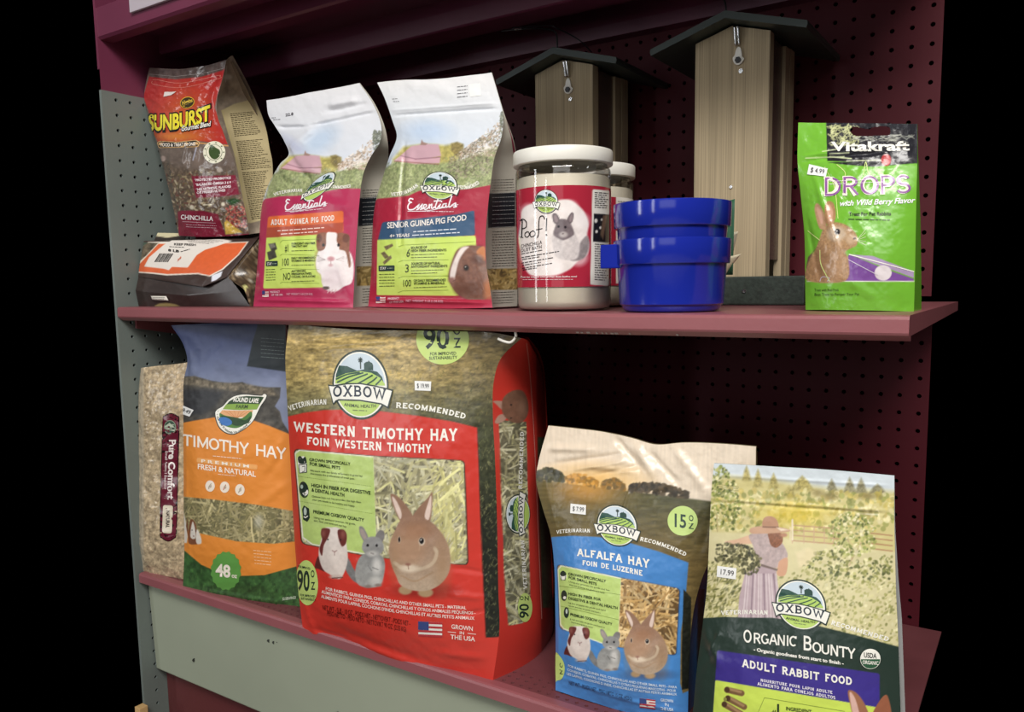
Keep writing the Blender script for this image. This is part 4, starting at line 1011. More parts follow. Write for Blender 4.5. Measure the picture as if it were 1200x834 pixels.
# ---------------------------------------------------------------- senior pouch (right)
z5 = lambda x, y: (430+x/4.906, 200+y/4.906)
z5b = lambda x, y: (425+x/2.8737, 80+y/2.8737)
L = [(431.5, 360), (433.5, 340), (435.3, 318), (436, 281.5), (440.5, 236), (447.6, 212), (456.3, 184.4), (465, 160), (460, 142.6), (451, 116.5), (442, 97.5)]
R = [(577.2, 361.4), (574.5, 340), (570.5, 316), (569, 281.5), (572, 241), (574.7, 218), (579.5, 186), (588, 160), (590, 140), (584, 113), (576, 86)]
G = [(606, 359.5), (607, 340), (607.5, 318), (608, 281.5), (608, 241), (608, 216), (606, 186), (600.5, 160), (593, 140), (584.6, 113), (576.6, 86)]
v = Pouch('food_pouch', 'crimson guinea pig food pouch with dark blue title band and brown guinea pig', 'pouch', atY(431.5, 360, 861), atY(577.2, 361.4, 858), 5, L, R, G,
          bul=((0, 3), (.12, 16), (.4, 20), (.62, 14), (.8, 4), (1, 0)), pw=3, depth=((0, 64), (.5, 60), (.75, 30), (.9, 3), (1, 1)), res=.85, wav=1.0, matf=M['foil'], seed=5,
          top=[(470, 95), (512, 93.5), (545, 90)], bot=[(480, 361.5), (530, 362.5)],
          ridges=[(458, 137, 590, 128, 2, -3.00), (456, 131, 588, 122, 1.6, 1.50), (478, 170, 481, 290, 2.6, -3.90), (487, 180, 489, 260, 5, 3.30), (522, 225, 540, 205, 3, -3.60), (533, 250, 555, 215, 5, 2.70), (470, 96, 560, 118, 8, 2.10), (455, 200, 478, 175, 5, 2.40), (433, 352, 575, 356, 2.2, 2.40),
                  (470, 265, 560, 248, 7, 1.35), (562, 300, 572, 350, 5, 2.10), (440, 300, 446, 345, 5, 1.50)])
s, a = v.front, v.art; CR = h('#a8283f')
s.grad([(425, 70), (620, 70), (620, 240), (425, 240)], h('#e6e5e6'), h('#cfd8e4'), y0=95, y1=180)
s.ell(500, 155, 26, 12, h('#b7cbe6'), soft=14, al=.7)
fz = lambda x, y: (462+(x-190)*.180-((y-690)*.0), 189+(y-690)*.172-(x-190)*.012)
farmland(s, fz)
rg = np.random.RandomState(12)
for k in range(620):                                   # wide bramble hedge on the right
    t = rg.rand(); x = 526+t*66; top = 187-t*44; y = top+rg.rand()*(212-t*8-top); c = np.array((x, y)); e = np.array([rg.randn(), rg.randn()])*.9
    s.line(c-e, c+e, .9, np.array([(.62, .57, .50), (.48, .44, .38), (.36, .34, .28), (.74, .70, .62), (.55, .55, .42)][rg.randint(5)]), .8)
s.poly([(440, 236), (436, 240), z5(62, 165), z5(150, 158), z5(240, 148), z5(300, 120), z5(500, 118), z5(600, 108), z5(704, 88), (600, 218), (600, 375), (420, 375)], CR, 1)
s.poly(rq([z5(88, 300), z5(245, 284), z5(520, 255), z5(618, 232), z5(622, 376), z5(62, 408)], 3), h('#3a5878'), .9)
s.poly(rq([z5(60, 402), z5(624, 378), z5(630, 440), z5(520, 722), z5(56, 718)], 3), h('#cbe26e'), .9)
s.poly([z5(60, 402), z5(624, 378), z5(624, 470), z5(480, 560), z5(500, 690), z5(530, 722), z5(57, 718)], h('#cbe26e'), .9)
BR = h('#7b5647')
s.poly([z5(*q) for q in [(600, 434), (530, 450), (490, 520), (468, 610), (490, 680), (540, 730), (620, 758), (700, 740), (722, 690), (712, 600), (690, 520), (676, 440)]], h('#4a2528'), 4, True, al=.35)
s.poly([z5(*q) for q in [(580, 436), (520, 460), (488, 530), (468, 610), (488, 670), (530, 720), (610, 752), (680, 744), (716, 690), (712, 600), (684, 530), (676, 452), (630, 436)]], BR, 1.2, True, tex=.15, ts=3)
s.poly([z5(*q) for q in [(585, 442), (540, 450), (500, 520), (478, 590), (480, 630), (500, 640), (512, 590), (530, 520), (560, 470)]], h('#e4d8d2'), 2, True)
s.poly([z5(*q) for q in [(630, 470), (650, 446), (678, 444), (680, 520), (650, 510), (636, 490)]], h('#c07a4c'), 1.5, True); s.ell(*z5(640, 515), 7, 5, h('#5b3c33'), soft=5, rot=30)
s.ell(*z5(700, 690), 6, 12, h('#a86a44'), soft=5); s.ell(*z5(590, 690), 14, 8, h('#65463a'), soft=8, al=.8)
s.ell(*z5(571, 563), 3.6, 4, h('#4b342c'), soft=1.5); s.ell(*z5(571, 563), 2.3, 2.6, h('#15110f'), soft=.9); s.ell(*z5(568, 558), .6, .6, WH)
s.ell(*z5(488, 632), 4, 3, h('#9a7268'), soft=3); s.line(z5(495, 640), z5(510, 632), .8, h('#5f4038'))
for q_ in ([(98, 440), (145, 424), (152, 436), (110, 462)], [(80, 478), (100, 468), (128, 500), (104, 512)], [(92, 530), (136, 490), (144, 506), (100, 544)]): s.poly([z5(*t) for t in q_], h('#7b6d50'), .9, tex=.3, ts=2)
s.grad([(425, 352), (600, 352), (600, 370), (425, 370)], CR, h('#bb3b55'), y0=353, y1=360)
oxbow(a, 516, 218.5, 20.5, 16.8, .05, -.04)
a.text('VETERINARIAN', z5(140, 150), z5(300, 92), 4.2, WH, 'slab', pm=z5(225, 138), arc=True); a.text('RECOMMENDED', z5(522, 108), z5(650, 78), 4.2, WH, 'slab', pm=z5(590, 108), arc=True)
es = lambda x, y: z5(235+(x-232)*1.13, 140+(y-104)*1.02+(x-232)*.04)
essent(a, es, h('#f3e9ee'), 1.5); a.fine(z5(260, 238), z5(500, 240), 1.3, h('#ecd0da'), 4)
a.text('SENIOR GUINEA PIG FOOD', z5(118, 335), z5(574, 288), 32/4.9, h('#f2ece6'), 'bold', pm=z5(340, 318)); a.text('4+ YEARS', z5(132, 388), z5(246, 384), 18/4.9, h('#f2ece6'), 'bold', slant=.15); a.fine(z5(268, 356), z5(514, 340), 2, h('#dbe2ea'), 5); a.fine(z5(262, 376), z5(534, 360), 2, h('#dbe2ea'), 6)
a.text('6', z5(226, 500), z5(248, 497), 44/4.9, dkg, 'sans', slant=.15); a.text('3', z5(218, 588), z5(246, 586), 44/4.9, dkg, 'sans'); a.text('100', z5(204, 670), z5(256, 668), 38/4.9, dkg, 'sans')
for k, (y, x, ls) in enumerate(((454, 254, ('SOURCES OF', 'HIGH FIBER INGREDIENTS')), (545, 256, ('SOURCES OF NATURAL', 'ANTIOXIDANT INGREDIENTS')), (642, 270, ('OF DAILY RECOMMENDED', 'VITAMINS & MINERALS')))):
    for j, t in enumerate(ls): a.text(t, z5(x, y+j*17), z5(x+min(208, 9.3*len(t)), y+j*17-4), 13/4.9, dkg, 'bold')
    a.fine(z5(x, y+34), z5(x+190, y+28), 1.1, dkg, 20+k); 
    if k < 2: a.fine(z5(x, y+50), z5(x+150, y+46), 1.1, dkg, 30+k)
for y0 in (432, 520, 612, 694): a.line([z5(180, y0+10), z5(206, y0), z5(470 if y0 > 440 else 620, y0-(4 if y0 > 440 else 20))], .35, h('#7b9438'), 1)
a.rquad([z5(68, 550), z5(160, 548), z5(160, 580), z5(68, 582)], 1, h('#2c3c3e'), 1); a.text('STAY', z5(78, 573), z5(112, 572), 3, WH, 'bold'); a.fine(z5(118, 565), z5(152, 564), 1.2, h('#a8b8a0'), 9)
for k in range(5): a.fine(z5(72, 600+k*17), z5(160, 598+k*17), 1.2, dkg, 40+k)
flag(a, z5(54, 728), 11, 8, -.02); a.text('PRODUCT', z5(122, 746), z5(188, 742), 2.2, h('#e9c9d3'), 'bold'); a.text('OF THE USA', z5(130, 764), z5(212, 760), 2.2, h('#e9c9d3'), 'bold'); a.text('NET WEIGHT 3 LB (1.36 KG)', z5(225, 756), z5(440, 760), 2.2, h('#e0a9ba'), 'bold')
a.rquad([(550, 100), (563, 98.5), (564, 113), (551, 114.5)], .3, h('#f2f1ee'), 1)
for k in range(4): a.fine((536, 103+k*4), (548, 101.7+k*4), 1.3, h('#4a4a4e'), 50+k)
a.fine((460, 117), (466, 116.6), 1.0, h('#6a6a70'), 1); a.fine((461, 120), (468, 119.6), 1.0, h('#6a6a70'), 2)
gusset_print(v.gus, v.gart, 576, 604, 212, 358, 0, 80, (228, 268), (316, 341))
v.finish(side=h('#b3aea4'), backc=h('#8d2a46')); v.root.location.z += .0011

# ================================================================== small animals printed on the hay bags
def print_rabbit(s, a, m):
    B1 = h('#997763'); B2 = h('#b99876'); k = abs(m(100, 0)[0]-m(0, 0)[0])/100*4.9
    s.ell(*m(275, 745), 36*k, 9*k, h('#3a1512'), soft=8*k, al=.35)
    s.poly([m(*q) for q in [(90, 188), (94, 235), (135, 335), (165, 352), (215, 325), (188, 270), (140, 212)]], h('#94735f'), 1, True); s.poly([m(*q) for q in [(97, 204), (104, 245), (138, 330), (150, 318), (146, 285), (122, 232)]], h('#e0c9bd'), 1, True)
    s.poly([m(*q) for q in [(327, 182), (300, 213), (245, 272), (216, 322), (270, 350), (312, 348), (324, 280)]], h('#94735f'), 1, True); s.poly([m(*q) for q in [(320, 198), (298, 255), (283, 318), (304, 340), (319, 280)]], h('#e0c9bd'), 1, True)
    s.ell(*m(172, 742), 8*k, 5.4*k, h('#a98d6c'), soft=2); s.ell(*m(288, 756), 9*k, 5.4*k, h('#a98d6c'), soft=2)
    body = [m(*q) for q in [(150, 335), (112, 400), (84, 470), (78, 535), (95, 605), (118, 660), (140, 708), (185, 735), (250, 748), (320, 738), (380, 702), (422, 640), (432, 560), (412, 470), (370, 400), (312, 345), (215, 318)]]
    s.grad(body, B1, h('#b5a08a'), 1.2, True, tex=.07, ts=1.6)
    s.ell(*m(385, 600), 8*k, 24*k, h('#9d7a58'), soft=14*k, al=.5); s.ell(*m(110, 560), 5*k, 20*k, h('#9d7a58'), soft=10*k, al=.5)
    s.ell(*m(190, 505), 19*k, 19*k, h('#b48e72'), soft=14*k, al=.7); s.ell(*m(235, 400), 16*k, 9*k, h('#a0765a'), soft=10*k, al=.7)
    s.pline([m(*q) for q in [(110, 585), (150, 612), (200, 622), (270, 618), (330, 585), (352, 530), (340, 500)]], 4.2*k, h('#c9b59c'), .38)
    s.ell(*m(195, 618), 11*k, 4.5*k, h('#dccab4'), soft=4*k); s.ell(*m(187, 594), 3*k, 1.6*k, h('#93685a'), soft=1.6); s.line(m(187, 598), m(190, 622), .8*k, h('#8a6656'))
    s.pline([m(*q) for q in [(150, 660), (230, 690), (330, 640)]], 2*k, h('#a4876a'), .6)
    s.ell(*m(137, 452), 1.7*k, 3.6*k, h('#d8c3ae'), soft=1.4); s.ell(*m(137, 452), 1.2*k, 3*k, BLK, soft=.8)
    s.ell(*m(266, 462), 3.6*k, 4.6*k, h('#dfd0be'), soft=1.6); s.ell(*m(265, 459), 2.7*k, 3.6*k, BLK, soft=.8); s.ell(*m(262, 454), .8*k, .8*k, WH, soft=.8)
    s.line(m(254, 482), m(252, 512), 1.2*k, h('#d8c0a4'), .3)
def print_pig(s, a, m):
    W = h('#e4d9d2'); B = h('#6b3430'); k = abs(m(100, 0)[0]-m(0, 0)[0])/100*4.635
    s.poly([m(*q) for q in [(110, 298), (128, 240), (150, 260), (170, 320), (130, 308)]], h('#5a2a28'), 1, True)
    s.grad([m(*q) for q in [(165, 86), (150, 130), (132, 210), (138, 265), (160, 315), (205, 345), (245, 362), (272, 325), (290, 255), (284, 180), (275, 120), (240, 85), (200, 82)]], W, h('#d6c8c0'), 1.2, True, tex=.05)
    s.poly([m(*q) for q in [(152, 88), (144, 118), (150, 150), (136, 200), (150, 236), (160, 180), (186, 130), (192, 92)]], B, 1, True); s.poly([m(*q) for q in [(236, 98), (240, 145), (258, 185), (280, 168), (284, 122), (268, 96)]], B, 1, True)
    s.ell(*m(158, 115), 2.2*k, 4*k, h('#8a524a'), soft=3*k); s.ell(*m(264, 120), 2.6*k, 4.4*k, h('#8a524a'), soft=3*k)
    s.line(m(206, 208), m(218, 216), .9*k, h('#8f6a66')); s.line(m(230, 208), m(218, 216), .9*k, h('#8f6a66')); s.line(m(218, 216), m(218, 234), .8*k, h('#9c7c78'))
    s.ell(*m(182, 148), .9*k, 1*k, BLK, soft=.7); s.ell(*m(250, 150), .9*k, 1*k, BLK, soft=.7)
    s.ell(*m(225, 350), 7*k, 2.4*k, h('#cdb9b0'), soft=2); s.line(m(205, 358), m(262, 354), 1*k, h('#4e302c'))
def print_chin(s, a, m):
    Gy = h('#8d8d8c'); k = abs(m(100, 0)[0]-m(0, 0)[0])/100*4.635
    s.poly([m(*q) for q in [(278, 242), (274, 300), (312, 365), (362, 392), (350, 350), (318, 300), (298, 258)]], h('#7b7a7a'), 1.4, True, tex=.12)
    s.poly([m(*q) for q in [(352, 82), (358, 125), (385, 165), (402, 140), (380, 90), (364, 76)]], h('#8a8684'), 1, True); s.poly([m(*q) for q in [(440, 135), (462, 98), (488, 108), (486, 145), (465, 172)]], h('#7e7a79'), 1, True)
    s.poly([m(*q) for q in [(358, 92), (364, 126), (384, 152), (392, 136), (374, 96)]], h('#a59791'), 1, True)
    s.grad([m(*q) for q in [(368, 232), (338, 280), (330, 345), (350, 395), (410, 410), (468, 392), (490, 320), (488, 260), (462, 228), (420, 222)]], Gy, h('#a3a29f'), 1.2, True, tex=.1)
    s.poly([m(*q) for q in [(380, 150), (368, 200), (400, 236), (440, 240), (478, 216), (484, 178), (462, 142), (420, 132)]], h('#949392'), 1.2, True, tex=.08)
    s.ell(*m(448, 295), 5*k, 9*k, h('#cfccc8'), soft=5*k); s.ell(*m(440, 375), 7*k, 5*k, h('#c2bfba'), soft=5*k); s.ell(*m(425, 225), 6*k, 3*k, h('#c0bdb9'), soft=3*k)
    for x in (398, 447): s.ell(*m(x, 180), 1.5*k, 1.6*k, BLK, soft=.7)
    s.line(m(416, 222), m(430, 226), .8*k, h('#5d5554')); s.line(m(425, 300), m(455, 312), 1*k, h('#6d6c6b')); s.line(m(400, 290), m(420, 318), 1*k, h('#6d6c6b'))
    s.ell(*m(400, 403), 4*k, 1.8*k, h('#8c7f79'), soft=1.5); s.ell(*m(455, 396), 4*k, 1.8*k, h('#8c7f79'), soft=1.5)
HAY = [h('#cfc9a4'), h('#e0dcba'), h('#b3ad86'), h('#a39d7a'), h('#d8d49a'), h('#c2bfa2')]
LIME = h('#c2d77c'); INK = h('#22331f')
def wt_badge(a, c, rx, ry, n, t0, t1, hh, l=2):
    a.ell(c[0], c[1], rx, ry, LIME, l); a.text(n, t0, t1, hh, DK, 'bold', layer=l+1)

# ================================================================== big western timothy bag
z2 = lambda x, y: (325+x/3.627, 370+y/3.627)
z3w = lambda x, y: (325+x/3.627, 580+y/3.627)
L = [(355.3, 740.5), (351, 704), (347, 657), (343.5, 605), (340, 535), (337.4, 488), (335.5, 452), (334.6, 415), (338.8, 379)]
R = [(577.5, 798), (585, 742), (584, 690), (582.5, 607), (580, 535), (577.5, 480), (578.5, 448), (587, 420), (611, 396)]
G = [(645, 752), (648.5, 730), (647, 680), (645, 607), (642.5, 535), (640, 490), (638, 450), (632, 424), (619, 399)]
v = Pouch('hay_bag', 'largest hay bag, red with a meadow photo top, beside the orange bag', 'hay bag', (-896, 791, -507.5), (-571, 804, -507.5), 1.5, L, R, G,
          bul=((0, 4), (.1, 22), (.35, 30), (.65, 26), (.9, 10), (1, 2)), pw=2.8, depth=((0, 135), (1, 60)), res=.95, wav=1.3, matf=M['foil'], seed=21, fold=-.10, wsc=46,
          top=[(380, 383), (420, 386), (480, 387), (540, 388), (580, 390)], bot=[(402, 747.5), (449, 767), (504, 783.5), (545, 791)],
          ridges=[(540, 660, 582, 672, 3, -1.6), (535, 690, 583, 700, 4, 1.8), (545, 715, 585, 712, 3, -1.4), (520, 760, 575, 770, 5, 2), (400, 735, 500, 770, 6, -2), (356, 700, 372, 745, 5, 2), (365, 735, 410, 748, 4, -1.8), (430, 755, 520, 785, 4, 1.8), (345, 410, 470, 398, 3, 1.6), (350, 400, 460, 388, 3, -1.5), (470, 395, 560, 408, 4, 1.2),
                  (560, 500, 566, 650, 3, -1), (395, 480, 410, 700, 10, 1.2)])
s, a = v.front, v.art
RED = h('#cc3a30')
X, Y = s.X, s.Y
base = np.interp(Y, [378, 398, 415, 440, 470, 500], [0, 1, 2, 3, 4, 5]); stops = np.array([h('#85775f'), h('#b09668'), h('#a38c60'), h('#ac9464'), h('#7f7658'), h('#585740')])
i0 = np.clip(base.astype(int), 0, 4); fr = (base-i0)[:, None]; col = stops[i0]*(1-fr)+stops[i0+1]*fr
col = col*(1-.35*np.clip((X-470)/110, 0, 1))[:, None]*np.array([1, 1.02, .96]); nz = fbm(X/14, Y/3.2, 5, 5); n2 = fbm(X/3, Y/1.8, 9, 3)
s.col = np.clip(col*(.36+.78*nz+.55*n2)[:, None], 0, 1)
rg = np.random.RandomState(31)
for k in range(1100):                                   # tall grass on the right of the photo print
    x = 455+rg.rand()*135; y = 425+rg.rand()*350; 
    if x < 555 and y > 500: continue
    c = np.array((x, y)); e = np.array([rg.randn()*1.4, -1.5-rg.rand()*3.5]); s.line(c, c+e, .7, np.array([(.52, .47, .28), (.36, .37, .22), (.62, .56, .36), (.24, .26, .17)][rg.randint(4)]), .6)
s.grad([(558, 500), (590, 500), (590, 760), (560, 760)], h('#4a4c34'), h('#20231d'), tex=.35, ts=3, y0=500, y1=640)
for k in range(300):
    c = np.array((562+rg.rand()*22, 500+rg.rand()*245)); e = np.array([rg.randn()*2.2, -1.5-rg.rand()*3.5]); s.line(c, c+e, .65, np.array([(.52, .52, .34), (.38, .40, .27), (.66, .64, .45), (.14, .16, .12)][rg.randint(4)]), .65)
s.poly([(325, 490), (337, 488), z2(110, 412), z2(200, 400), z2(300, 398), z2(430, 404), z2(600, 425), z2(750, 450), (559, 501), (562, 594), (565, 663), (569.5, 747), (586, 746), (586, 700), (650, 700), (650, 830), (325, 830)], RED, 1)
s.line((559, 502), (569, 745), .8, h('#7d2a22'))
win = [(345.5, 531), (351, 526.8), (437, 534.6), (537, 539), (544, 546), (547.5, 642), (540, 656), (527, 660), (440, 652.5), (366, 639), (354, 630)]
w2 = rq([(345.3, 526.3), (437, 534.4), (543.6, 539.8), (547.8, 661.5), (440, 652.5), (354, 636.5)], 6); c0 = w2.mean(0)
s.poly(c0+(w2-c0)*1.012, h('#2d2b22'), 1)
s.strands(w2, 900, HAY, 26, 2.4, 4, base=(h('#4d4a3a'), h('#96917a')))
s.strands([(505, 545), (543, 548), (546.5, 642), (538, 655), (527, 659), (510, 640)], 90, [h('#dcd89c'), h('#cfc98a'), h('#bdb77e')], 26, 2.4, 6, ang=(-70, 90))
s.poly([(345.3, 531), (350.5, 526.6), (437.5, 534.6), (441.6, 651.8), (420.6, 648.3), (366, 638.3), (354.2, 630)], h('#f0efdf'), .8)
s.poly([(346.5, 531.5), (351.5, 528), (437.5, 535.8), (441.5, 650.5), (421, 647), (366.5, 637), (355.5, 629)], h('#b9d07a'), .9, tex=.03)
for k in range(14): s.ell(360+rg.rand()*70, 540+rg.rand()*95, 7, 4, h('#c6da90'), soft=8, al=.5)
zA = lambda x, y: (345+x/4.635, 600+y/4.635); zB = lambda x, y: (440+x/4.907, 540+y/4.907)
print_chin(s, a, zA); print_pig(s, a, zA); print_rabbit(s, a, zB)
oxbow(a, 422.7, 450.5, 33, 41, .045, 0)
a.text('VETERINARIAN', (340, 481.5), (383.6, 473.8), 6.2, WH, 'slab', pm=(361, 475.5), arc=True); a.text('RECOMMENDED', (464, 477.8), (545.6, 491.2), 6.6, WH, 'slab', pm=(506, 482.2), arc=True)
a.text('WESTERN TIMOTHY HAY', (344.3, 504.6), (537, 516.5), 11, h('#f3ece4'), 'slab', pm=(440, 513.4), h1=14.5)
a.text('FOIN WESTERN TIMOTHY', (360, 520.8), (506.5, 531), 9.3, h('#f3ece4'), 'slab', pm=(434, 527), h1=10.4)
a.ell(519, 397, 31, 30, LIME, 2); a.text('90', (496, 408), (527, 408), 24, DK, 'bold', layer=3); a.text('O', (531.5, 392), (540, 392), 10, DK, 'bold', layer=3); a.text('Z', (532, 407), (540, 407), 11, DK, 'bold', layer=3)
a.text('FOR IMPROVED', (504, 416.5), (535, 415.5), 3.6, DK, 'bold'); a.text('SUSTAINABILITY', (503, 421.5), (536, 420.3), 3.6, DK, 'bold')
z1b = lambda x, y: (335+x/6.95, 520+y/6.95)
for t, p, q, hh in (('GROWN SPECIFICALLY', (192, 138), (527, 174), 3.3), ('FOR SMALL PETS', (195, 172), (445, 208), 3.6), ('HIGH IN FIBER FOR DIGESTIVE', (208, 348), (692, 412), 3.9), ('& DENTAL HEALTH', (212, 386), (480, 430), 3.9), ('PREMIUM OXBOW QUALITY', (224, 562), (637, 632), 3.7)):
    a.text(t, z1b(*p), z1b(*q), hh, INK, 'bold')
for t, p, q in (('We work with our family of farmers to grow hay', (198, 222), (626, 268)), ('that meets the preferences of small pets.', (200, 246), (565, 292)), ('Oxbow hays cut hay provides the high fiber', (214, 432), (616, 482)), ('your pet needs to be healthy and happy.', (218, 458), (565, 513)), ('Using our exclusive process, we grade,', (230, 604), (570, 660)), ('sort, feed, and hand-sort our hay.', (230, 628), (498, 680))):
    a.text(t, z1b(*p), z1b(*q), 2.2, INK, 'sans')
for p, q in (((100, 262), (700, 345)), ((112, 465), (710, 568))):
    p, q = np.array(z1b(*p)), np.array(z1b(*q))
    for k in range(48): c = p+(q-p)*k/48; a.line([c, c+(q-p)/96], .5, h('#6f8038'), 1)
a.poly([z1b(*q) for q in [(95, 110), (150, 98), (172, 160), (172, 230), (112, 235), (100, 170)]], WH, 1); a.poly([z1b(*q) for q in [(100, 112), (120, 98), (140, 118), (160, 104), (172, 150), (150, 160), (128, 162), (106, 150)]], DK, 2, True); a.line([z1b(*q) for q in [(112, 234), (108, 170), (172, 165), (172, 230), (112, 236)]], .8, DK, 2); a.line([z1b(135, 185), z1b(158, 180), z1b(156, 222), z1b(136, 226)], .7, DK, 2)
a.ell(*z1b(148, 372), 5.4, 9.6, DK, 1, rot=-8); a.poly([z1b(*q) for q in [(140, 398), (160, 392), (178, 372), (184, 400), (165, 420), (145, 412)]], WH, 2, True); a.ell(*z1b(132, 348), 1.6, 2.4, h('#a9c0b4'), 2)
a.poly([z1b(*q) for q in [(148, 500), (190, 525), (196, 600), (176, 634), (142, 615), (134, 530)]], DK, 1); a.poly([z1b(*q) for q in [(158, 515), (172, 540), (168, 575), (152, 575), (148, 540)]], h('#b9c6bc'), 2, True); a.line([z1b(148, 590), z1b(162, 600), z1b(182, 585)], 1.2, WH, 2)
a.ell(360, 682.5, 13, 26.4, LIME, 2, rot=-3); a.text('90', (348.5, 690.5), (363.3, 692), 22.5, DK, 'bold', layer=3); a.text('O', (364.6, 676), (369, 676), 8, DK, 'bold', layer=3); a.text('Z', (365, 690.5), (369.4, 690.5), 8.6, DK, 'bold', layer=3); a.text('FOR IMPROVED', (350, 664.5), (364, 667.5), 2.6, DK, 'bold'); a.text('FOR IMPROVED', (352, 698), (370, 700), 2.6, DK, 'bold'); a.text('SUSTAINABILITY', (353, 702), (370, 704), 2.6, DK, 'bold')
Lp = h('#f1d9d2')
a.text('FOR RABBITS, GUINEA PIGS, CHINCHILLAS AND OTHER SMALL PETS - MATERIAL', (382, 691), (546.5, 713.5), 3.6, Lp, 'bold', pm=(462, 706)); a.text('ALIMENTICIO PARA CONEJOS, COBAYAS, CHINCHILLAS Y OTROS ANIMALES PEQUENOS -', (377.3, 694.5), (557.5, 719.5), 3.6, Lp, 'bold', pm=(462, 711.5)); a.text("ALIMENTS POUR LAPINS, COCHONS D'INDE, CHINCHILLAS ET AUTRES PETITS ANIMAUX", (376.8, 700), (556, 725.8), 3.6, Lp, 'bold', pm=(462, 717))
a.text('NET WT - 5LB - 10 OZ - POIDS NET - NETTOVEKT - POIDS NET -', (378, 714), (481, 733), 5.6, h('#5f1712'), 'sans'); a.text('PESO NETTO - PESO NETO - NETTOVIKT 90 OZ. (2.55 KG)', (383.5, 720.5), (476.5, 740), 5.6, h('#5f1712'), 'sans')
flag(a, (490.4, 727.5), 28, 17.5, .05, 2)
a.text('GROWN', (529, 736), (554.6, 738.8), 5, Lp, 'bold'); a.text('IN', (538.6, 742.6), (544.4, 743), 3.4, Lp, 'bold'); a.line([(525, 739.8), (534.5, 740.8)], .8, Lp, 2); a.line([(548, 741.6), (558, 742.8)], .8, Lp, 2); a.text('THE USA', (528.2, 748), (556.8, 751), 5, Lp, 'bold')
# right side of the bag
s2, a2 = v.gus, v.gart; s2.fill(RED)
s2.strands([(584.5, 492), (617, 494), (619, 600), (621.5, 700), (613, 730), (596, 733), (592, 700), (588, 600)], 260, HAY, 15, 1.7, 9, base=(h('#4a4738'), h('#8c886e')))
s2.poly([(628, 380), (660, 380), (660, 800), (636, 800), (633, 690), (630, 560)], h('#8f2620'), 2)  # rear half in darker red: shade of the turned-away face put into the colour
s2.poly([(630, 512), (646, 512), (648, 600), (648, 712), (636, 712), (632, 600)], h('#3d4632'), 1.5, tex=.4, ts=3)
bw = h('#7d5a49')
s2.poly([z2(*q) for q in [(918, 362), (950, 362), (985, 372), (960, 400), (930, 375)]], h('#b48f80'), 1, True); s2.poly([z2(*q) for q in [(925, 448), (945, 420), (980, 420), (965, 445), (935, 458)]], h('#b48f80'), 1, True)
s2.poly([z2(*q) for q in [(960, 350), (1000, 318), (1045, 320), (1066, 370), (1062, 425), (1030, 455), (985, 445), (955, 405)]], bw, 1.2, True, tex=.12)
s2.ell(*z2(1040, 390), 5, 8, h('#8f6b58'), soft=5); s2.ell(*z2(994, 378), 1, .9, BLK); s2.ell(*z2(994, 434), .9, .8, BLK)
def oxbow_side(a, cx, cy, hw, hh, l=2):
    """the same emblem turned a quarter, reading upwards on the gusset"""
    class T:
        def __init__(q): q.s = a.s
        def poly(q, pts, c, layer=1, sm=False): P = crv(pts, 6, True) if sm else pts; a.poly([(cx+(y-cy), cy-(x-cx)) for x, y in P], c, layer)
        def line(q, pts, wd, c, layer=1, sm=False): P = crv(pts, 8) if sm else pts; a.line([(cx+(y-cy), cy-(x-cx)) for x, y in P], wd, c, layer)
        def text(q, tx, p0, p1, H, c, font='sans', pm=None, layer=3, **k): r = lambda p: None if p is None else (cx+(p[1]-cy), cy-(p[0]-cx)); a.text(tx, r(p0), r(p1), H, c, font, pm=r(pm), layer=layer, up=(-1, 0))
        def fine(q, *k): pass
    oxbow(T(), cx, cy, hw, hh, 0, 0, l, False)
oxbow_side(a2, 606.5, 602, 23, 14.5)
a2.text('RECOMMENDED', (611.5, 573), (613.5, 505), 4.4, WH, 'slab', up=(-1, 0)); a2.text('VETERINARIAN', (617.5, 690), (613.8, 632), 4.4, WH, 'slab', up=(-1, 0))
a2.ell(615, 711.5, 8.4, 17, LIME, 2); a2.text('90', (619, 724), (619, 707), 10.5, DK, 'bold', up=(-1, 0), layer=3); a2.text('O', (613, 703), (613, 698), 4, DK, 'bold', up=(-1, 0), layer=3); a2.text('Z', (619, 703.5), (619, 698), 4.4, DK, 'bold', up=(-1, 0), layer=3)
a2.line([(617, 402), (621, 440), (625, 500), (628, 560), (632, 660), (634.5, 725)], .9, h('#d98a80'), 1, sm=True)
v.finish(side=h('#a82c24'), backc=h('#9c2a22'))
sticker(s, [(486.3, 446.2), (505.8, 446.9), (505.2, 458), (486.6, 457.2)], v.root, '$ 19.99')

